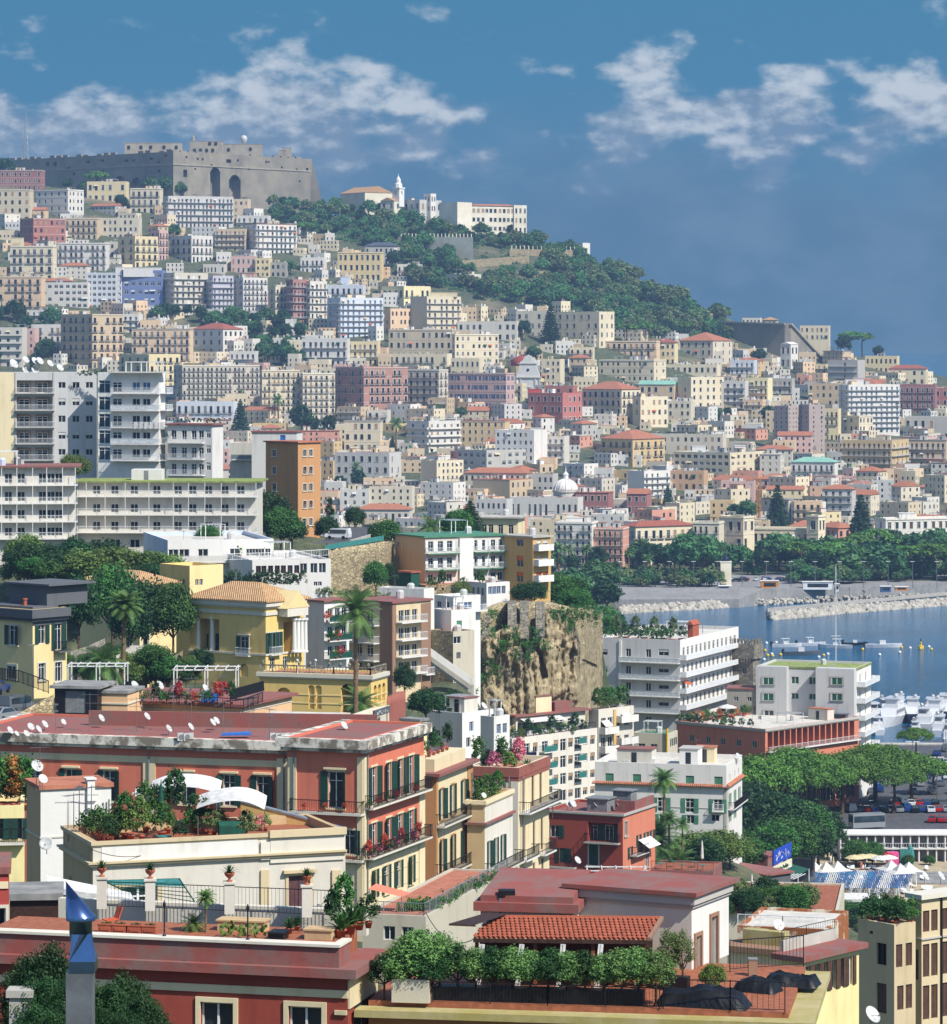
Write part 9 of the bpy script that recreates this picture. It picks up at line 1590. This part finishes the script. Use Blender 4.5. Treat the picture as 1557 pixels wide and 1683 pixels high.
spots=[(u,752+rg.uniform(-1,1),R(95))for u in range(1398,1560,13)]+[(u,762,R(95))for u in range(1470,1575,13)]+[(u,736,R(80))for u in(1533,1548,1562)]+[(u,782+(i%3)*14,R(95))for i,u in enumerate(range(1500,1600,11))]+[(1540+(i%3)*14,800+i*9,R(90))for i in range(9)]+[(1434,760+i*11,R(85))for i in range(5)]+[(1446,786+i*16,R(85))for i in range(5)]
for i,(u,Y,rz)in enumerate(spots):m=rg.choice(ck+['carwhite','carsilver','cargrey']);car((X(u,Y),Y,4.6),rz+rg.uniform(-.08,.08),m,f'{cn[m]} car parked in the harbour car park',f'{cn[m]} cars in the harbour car park',i%7==0)
p=P(556,887,619);car((p.x,p.y,p.z+.1),R(160),'carwhite','white car on the curving road above the rough stone wall',None,True);car(P(28,1172,362),R(60),'cargrey','grey car parked on the street beside the yellow house',None,True);car(P(8,1185,358),R(60),'carsilver','silver car parked on the street beside the yellow house');car(P(-4,1140,374),R(80),'carblue','dark blue car parked by the street railing');car(P(4,1168,366),R(60),'carblack','black car parked behind the silver one on the street')
bu=thing('bus','grey coach with dark windows parked on the harbour road','bus',(X(1425,726),726,4.6),R(18));MB().box(-3.6,-1.25,.4,3.6,1.25,3.2).build('body','carsilver',bu);MB().box(-3.4,-1.27,1.5,3.5,-1.26,2.8).box(-3.62,-1.1,1.5,-3.61,1.1,2.8).box(3.61,-1.1,1.5,3.62,1.1,2.8).build('window_glass','glass',bu)
for x in(-2.4,2.2):
 for y in(-1.1,1.1):link('wheel',_w,bu,(x,y,.45),0,1.35).rotation_euler=(R(90),0,0)
tr=thing('flatbed_container','long orange skip with colourful load at the edge of the harbour road','container',(X(1440,706),706,4.6));MB().add([(-4.5,-1,0),(4.2,-1,0),(4.2,1,0),(-4.5,1,0),(-5,-1.1,1.3),(4.9,-1.1,1.3),(4.9,1.1,1.3),(-5,1.1,1.3)],[(0,1,5,4),(1,2,6,5),(2,3,7,6),(3,0,4,7),(0,3,2,1)]).build('skip','craneorange',tr)
for i in range(8):MB().box(-4.4+i*1.15,-.8,.9,-3.4+i*1.15,.8,1.5).build('bale',('canvas_blue','wood','greenpaint','canvas','carred','buoy_yellow','teal','brown')[i],tr)
for(u,Y)in((1380,770),(1500,800),(1540,770),(1555,840)):o=thing('street_lamp','tall double street lamp in the harbour car park','street lamp',(X(u,Y),Y,4.6),0,'lamps of the harbour car park');MB().tube((0,0,0),(0,0,9.5),.12,.07,8).build('pole','galv',o);MB().box(-1.6,-.2,9.4,-.2,.2,9.6).box(.2,-.2,9.4,1.6,.2,9.6).build('lamp_head','lampwhite',o)
for(k,u,vt,Y,lb,sx)in[('pine_b',1246,1236,705,'slim umbrella pine leaning beside the tile-banded white house',.8),('pine_a',1305,1222,742,'broad umbrella pine next to the salmon house',1.0),('pine_c',1345,1238,736,'umbrella pine between the two broadest ones',.95),('pine_b',1385,1232,748,'umbrella pine with forked trunk over the harbour road',.9),('pine_a',1440,1218,760,'largest umbrella pine over the car park',1.2),('pine_c',1500,1232,765,'dense umbrella pine with low shaded crown in the car park',1.15),('pine_b',1505,1193,850,'umbrella pine beside the moored yachts',.95),('pine_b',1468,1250,750,'smaller umbrella pine beside the largest one',1.0),('pine_a',1535,1245,780,'umbrella pine at the far end of the car park',.9)]:
 plant(k,(X(u,Y),Y,4.2),Z(vt,Y)-4.2,lb,'tree',sx=sx)
for i,(k,u,vt,vb,Y)in enumerate([('oak_b',1262,1300,1400,640),('oak_b',1290,1310,1400,640),('oak_a',1320,1315,1400,650),('oak_b',1345,1325,1400,660),('oak_a',1300,1340,1412,620),('oak_b',1250,1345,1410,610),('oak_b',1335,1350,1412,640),('oak_a',1270,1350,1420,600),('oak_b',1362,1345,1400,690),('oak_a',1215,1360,1425,560),('oak_c',1150,1365,1420,500),('oak_c',1175,1362,1420,505),('oak_c',1200,1368,1420,510),('oak_c',1130,1370,1420,500),('oak_b',1160,1375,1425,495),('oak_a',1395,1362,1402,712),('oak_b',1240,1310,1400,660),('oak_b',1232,1285,1390,690),('oak_b',1280,1300,1395,700)]):p=P(u,vb,Y);plant(k,(p.x,p.y,p.z-1),Z(vt,Y)-p.z+1,'dense garden tree between the tile-banded white house and the bathing club','tree','garden trees above the bathing club',sx=1.25)
for(u,vt,vb,Y,k,lb)in[(1092,1266,1360,500,'palm_date','tall date palm in front of the tile-banded white house'),(1100,1335,1395,480,'palm_date','middle palm left of the garden trees before the white house'),(1122,1346,1395,478,'palm_date','shorter palm beside the two palms before the white house'),(1082,1340,1395,482,'palm_bush','bushy palm next to the deep red house'),(1112,1392,1430,440,'palm_bush','low palm on the terrace beside the deep red house')]:p=P(u,vb,Y);plant(k,(p.x,p.y,p.z-.6),Z(vt,Y)-p.z+.6,lb,'palm')
for(u,vt)in((1407,1378),(1434,1382),(1493,1404),(1528,1405)):plant('oak_a',(X(u,677),677,4.2),Z(vt,677)-4.2,'round clipped green tree before the white cabins','tree','clipped trees before the cabins',sx=1.2)
tb=nhouse('terrace','railed red terrace with tables beside the deep red house',1070,1172,1180,1432,1480,430,12,'redslab',D=8,roof='f',par=.2,roofcol='deck',cat='terrace');railing([world_of(tb,(x,.2,tb.H))for x in(0,tb.L*.5,tb.L)],'black railing of the red terrace beside the deep red house',h=1.0,step=.2,r=.02);parasol(world_of(tb,(tb.L*.75,4,tb.zr)),.5,3.4,'canvas','closed white parasol on the red terrace',False,None)
for i in range(5):o=thing('garden_table','small teal table on the red railed terrace','table',world_of(tb,(1+i*1.3,1.5+(i%2)*2,tb.zr)),0,'tables of the red railed terrace');MB().lathe([(.4,.7),(.4,.74)],12).build('table_top','teal',o);MB().tube((0,0,0),(0,0,.7),.04,.04,6).build('leg','galv',o)
# boats
def hull(b,L,w,h,m=0,keel=-.4):
 st=[(-.5,.8),(-.3,1),(0,1),(.25,.85),(.42,.45),(.5,.02)];V=[]
 for x,k in st:V+=[(x*L,-w/2*k,h*(1+.25*max(0,x*2))),(x*L*.96,-w/2*k*.7,keel),(x*L*.96,w/2*k*.7,keel),(x*L,w/2*k,h*(1+.25*max(0,x*2)))]
 fs=[(0,1,2,3)]
 for i in range(len(st)-1):a=i*4;fs+=[(a,a+4,a+5,a+1),(a+3,a+2,a+6,a+7),(a,a+3,a+7,a+4)]
 b.add(V,fs,m)
def yacht(u,v,L,rz,lb,hm='carwhite',grp='yachts moored in the marina'):
 Y=EYE*F/(v-VH);o=thing('motor_yacht',lb,'yacht',(X(u,Y),Y,0),rz,grp);b=MB();w=L*.26;hull(b,L,w,L*.11);b.build('hull',hm,o);d=L*.11
 MB().box(-L*.38,-w*.4,d,L*.2,w*.4,d+L*.1).add([(L*.2,-w*.4,d),(L*.2,w*.4,d),(L*.32,w*.2,d+.1),(L*.32,-w*.2,d+.1),(L*.2,-w*.4,d+L*.1),(L*.2,w*.4,d+L*.1)],[(4,5,2,3),(0,4,3),(1,2,5)]).build('cabin','carwhite',o)
 MB().box(-L*.3,-w*.405,d+L*.04,L*.18,w*.405,d+L*.08).build('window_band','glass',o);MB().box(-L*.3,-w*.34,d+L*.1,L*.05,w*.34,d+L*.13).box(-L*.12,-w*.3,d+L*.13,L*.02,w*.3,d+L*.2).build('flybridge','carwhite',o);MB().box(-L*.3,-w*.36,d+L*.2,L*.04,w*.36,d+L*.215).build('hardtop','carwhite',o)
 MB().tube((-L*.1,0,d+L*.2),(-L*.12,0,d+L*.33),.08,.05,6).beam((-L*.11,-.8,d+L*.28),(-L*.11,.8,d+L*.28),.1).build('mast','galv',o);MB().lathe([(.1,0),(.5,.3),(.5,.7),(.1,1.0)],10,0,(-L*.06,w*.15,d+L*.215)).build('radome','dish',o,smooth=True)
for i,(u,v,L,rz)in enumerate([(1432,1186,17,100),(1466,1190,22,250),(1500,1184,19,260),(1536,1188,20,255),(1452,1175,15,95),(1520,1196,18,80),(1555,1180,20,260),(1478,1168,14,260),(1545,1206,16,80),(1560,1220,16,85),(1438,1204,14,95),(1530,1176,15,260),(1505,1208,12,85),(1575,1200,18,80)]):yacht(u,v,L,R(rz),'white motor yacht moored stern-on in the marina','navy' if i in(2,6)else 'carwhite')if i not in(2,6)else yacht(u,v,L,R(rz),'motor yacht with dark blue hull in the marina','navy','dark-hulled yachts of the marina')
def boat(u,v,L,rz,lb,hm='carwhite',top=True):
 Y=EYE*F/(v-VH);o=thing('motorboat',lb,'boat',(X(u,Y),Y,0),rz);b=MB();hull(b,L,L*.28,L*.09);b.build('hull',hm,o);d=L*.09;MB().box(-L*.1,-L*.06,d,L*.06,L*.06,d+L*.1).build('console','carwhite',o);MB().cbox(-L*.49,0,d*.5,.7,.8,1.4).build('outboard_motor','rubber',o)
 if top:MB().box(-L*.18,-L*.1,d+L*.16,L*.08,L*.1,d+L*.175).beam((-L*.15,-L*.09,d),(-L*.12,-L*.09,d+L*.16),.12).beam((-L*.15,L*.09,d),(-L*.12,L*.09,d+L*.16),.12).beam((L*.06,-L*.09,d),(L*.04,-L*.09,d+L*.16),.12).build('shade_top','carwhite',o)
for row in[(1293,1063,11,.2,'white speedboat with shade arch beside the stone tower'),(1333,1061,11,.3,'white cuddy boat behind the speedboat with shade arch'),(1373,1065,12,3.0,'white pilot boat with blue windscreen in the line of moored boats'),(1406,1060,9,.1,'black rigid boat in the line of moored boats','carblack',False),(1452,1064,13,.05,'long low white boat at the end of the moored line','carwhite',False),(1318,1076,13,.1,'grey inflatable boat moored apart in front of the line','cargrey',False)]:boat(*row)
rg=random.Random(3)
for i,(u,v)in enumerate([(1258,1070),(1260,1058),(1268,1058),(1276,1057),(1262,1078),(1256,1085),(1270,1079),(1269,1076),(1283,1077),(1346,1081),(1354,1078),(1361,1076),(1418,1068),(1446,1077),(1482,1065),(1496,1066),(1531,1068),(1527,1064),(1513,1067),(1479,1073)]):Y=EYE*F/(v-VH);c=('buoy_yellow','frame_white')[i%2];o=thing('mooring_buoy',('yellow' if i%2==0 else 'white')+' round mooring buoy floating near the moored boats','buoy',(X(u,Y),Y,0),0,('yellow' if i%2==0 else 'white')+' mooring buoys');MB().lathe([(.1,-.3),(.5,0),(.55,.35),(.3,.65),(.05,.75)],10).build('float',c,o,smooth=True);MB().tube((0,0,.7),(0,0,1.1),.06,.06,6).build('ring','galv',o)
o=thing('channel_marker','tall yellow channel marker buoy past the moored boats','buoy',(X(1514,1205),1205,0));MB().lathe([(.3,-.3),(1.0,0),(1.0,.8),(.3,1.0),(.25,2.2),(.05,2.3)],12).build('float','buoy_yellow',o);MB().lathe([(.05,2.3),(.4,2.6),(.05,3.4)],8).build('topmark','iron',o)
o=thing('sailing_yacht','sailing yacht whose tall white mast rises behind the mossy-roofed block','yacht',(X(1384,890),905,0),.3);b=MB();hull(b,16,4.2,1.4);b.build('hull','carwhite',o);hm_=Z(930,905);MB().tube((0,0,1),(0,0,hm_),.16,.09,8).build('mast','frame_white',o);MB().tube((-.1,0,2.6),(-6,0,2.8),.12,.1,8).build('boom','frame_white',o);MB().beam((-1.4,0,hm_*.62),(1.4,0,hm_*.62),.1).beam((0,-1.2,hm_*.62),(0,1.2,hm_*.62),.1).build('spreader','frame_white',o);MB().beam((7.6,0,1.6),(0,0,hm_),.05).beam((-7.6,0,1.6),(0,0,hm_),.05).build('stays','galv',o)
# breakwaters and promenade
def rocks(name,label,line,w,n,seed,s0=1.2,s1=2.6):
 rs=np.random.RandomState(seed);V=[];Fq=[];base=np.array([(-1,-1,-1),(1,-1,-1),(1,1,-1),(-1,1,-1),(-1,-1,1),(1,-1,1),(1,1,1),(-1,1,1)],float);q=np.array([(0,3,2,1),(4,5,6,7),(0,1,5,4),(1,2,6,5),(2,3,7,6),(3,0,4,7)])
 for i in range(n):
  t=rs.rand()*(len(line)-1);k=int(t);a,b_=np.array(line[k]),np.array(line[k+1]);p=a+(b_-a)*(t-k);off=rs.uniform(-1,1);hgt=2.7*(1-abs(off)**1.3);s=rs.uniform(s0,s1)*.5
  th=rs.uniform(0,6.28,3);A=np.array(Matrix.Rotation(th[0],3,'X')@Matrix.Rotation(th[1],3,'Y')@Matrix.Rotation(th[2],3,'Z'));v=(base*rs.uniform(.6,1.15,(8,3))*s*np.array([1.2,.9,.8]))@A.T+np.array([p[0],p[1]+off*w,hgt*rs.uniform(.6,1.05)-.5]);Fq+=[f+len(V)*1 for f in q];V+=list(v)
 V=np.array(V);tag(link(name,np_mesh(name,V,np.array(Fq),['rock'])),label,'breakwater',kind='stuff')
def sp(u,v):Y=EYE*F/(v-VH);return(X(u,Y),Y)
rocks('breakwater_rocks','pale boulders of the long breakwater jutting into the bay',[sp(1266,1018),sp(1330,1013),sp(1400,1006),sp(1480,1000),sp(1600,990)],4.6,2200,3,1.0,2.2)
rocks('shore_rocks','pale boulders lining the shore below the seafront park',[sp(1018,1008),sp(1080,1004),sp(1150,1001),sp(1214,996)],4,1000,5,1.0,2.2);rocks('inner_rocks','broken stones along the inner basin wall',[sp(1214,996),sp(1300,992),sp(1420,988),sp(1600,982)],2,500,7,.8,1.5)
b=MB().add([(*sp(1255,1012),-2),(*sp(1610,984),-2),(*sp(1610,984),2.6),(*sp(1262,1013),1.6),(sp(1255,1005)[0],sp(1255,1005)[1],-2),(sp(1610,978)[0],sp(1610,978)[1],-2),(sp(1610,978)[0],sp(1610,978)[1],2.6),(sp(1262,1006)[0],sp(1262,1006)[1],1.6)],[(0,1,2,3),(3,2,6,7),(0,3,7,4)]);tag(b.build('breakwater_core','rock'),'rubble core of the long breakwater','breakwater',kind='structure')
Yp=1440;zp=4.7
o=thing('monument','pale stone monument pedestal with dark statue on the seafront promenade','monument',(X(1193,Yp),Yp,zp));h=(974-934)/F*Yp;MB().cbox(0,0,-.5,5.0,4.0,1.0).box(-2.2,-1.8,.5,2.2,1.8,h).cbox(0,0,h,4.8,4.0,.4).build('pedestal','ivory',o);MB().lathe([(.8,0),(1.0,1.0),(.7,2.0),(.35,2.3),(.4,2.8),(.1,3.1)],8,0,(0,0,h+.4)).box(-1.8,-.4,h+.4,1.6,.4,h+1.6).build('statue','navy',o)
for(u,v,w,h,m,lb)in[(1267,966,7,3.2,'craneorange','orange kiosk van on the promenade'),(1188,974,4,2,'canvas_blue','blue stall beside the monument'),(1345,968,12,3.0,'frame_white','white framed cafe pavilion on the promenade'),(1450,978,4,2.2,'canvas_blue','blue kiosk on the promenade'),(1480,972,5,1.4,'craneorange','low orange barrier hut on the promenade'),(1372,976,1.4,3.0,'canvas','white information pillar on the promenade')]:o=thing('kiosk',lb,'kiosk',(X(u,1425),1425+(970-v)*1.5,4.4));MB().cbox(0,0,0,w,3,h).build('body',m,o);MB().cbox(0,0,h,w+.6,3.6,.25).build('roof','white',o);MB().box(-w*.35,-1.52,h*.3,w*.35,-1.51,h*.8).build('counter_opening','pane',o)
rg=random.Random(11)
for i in range(30):u=rg.uniform(1130,1330);m=rg.choice(ck);car((X(u,1470),1466+rg.uniform(0,9),5.1),rg.choice([0,R(90),R(180)]),m,f'{cn[m]} car parked under the seafront park trees',f'{cn[m]} cars under the seafront park trees')
for i in range(14):u=1020+i*40;o=thing('street_lamp','slim tall lamp on the seafront promenade','street lamp',(X(u,1432),1432,4.4),0,'lamps of the seafront promenade');MB().tube((0,0,0),(0,0,11),.16,.1,6).build('pole','galv',o);MB().box(-.9,-.2,10.9,.9,.2,11.1).build('lamp_head','lampwhite',o)
o=thing('flagpole','bare wooden mast at the cliff edge before the seafront','pole',P(904,965,640));MB().tube((0,0,-2),(0,0,(965-875)/F*640),.22,.18,8).build('shaft','ochre',o)
sheet('covered_pool','grey covered pool beside the colourful play castle',[(1452,655),(1600,652),(1600,668),(1446,669)],'roof_grey',4.48,'pool')
for i in range(40):u,Y=1330+(i*47%190),606+(i*29%14);o=thing('garden_chair','white plastic chair crowded on the club terrace','chair',(X(u,Y),Y,4.45),i*1.1,'white chairs of the bathing club');MB().cbox(0,0,.4,.5,.5,.05).build('seat','plastic_white',o);MB().box(-.25,.22,.45,.25,.27,.95).build('backrest','plastic_white',o);MB().cbox(-.2,-.2,0,.05,.05,.4).cbox(.2,-.2,0,.05,.05,.4).cbox(-.2,.2,0,.05,.05,.4).cbox(.2,.2,0,.05,.05,.4).build('legs','plastic_white',o)
# the air over the bay
hz=MB().box(-1100,-60,-8,1100,3400,300).build('haze',[]);tag(hz,'thin pale blue haze lying over the bay and the far hill','haze',kind='stuff')
hm=bpy.data.materials.new('haze');hm.use_nodes=True;ht=hm.node_tree;ht.nodes.clear()
pvn=ht.nodes.new('ShaderNodeVolumePrincipled');pvn.inputs['Color'].default_value=(.36,.56,.86,1);pvn.inputs['Density'].default_value=1.02e-4;pvn.inputs['Anisotropy'].default_value=.1
hmo=ht.nodes.new('ShaderNodeOutputMaterial');ht.links.new(pvn.outputs[0],hmo.inputs['Volume']);hz.data.materials.append(hm)
for o in PROTO.values():
 for c in list(o.children):bpy.data.objects.remove(c)
 bpy.data.objects.remove(o)
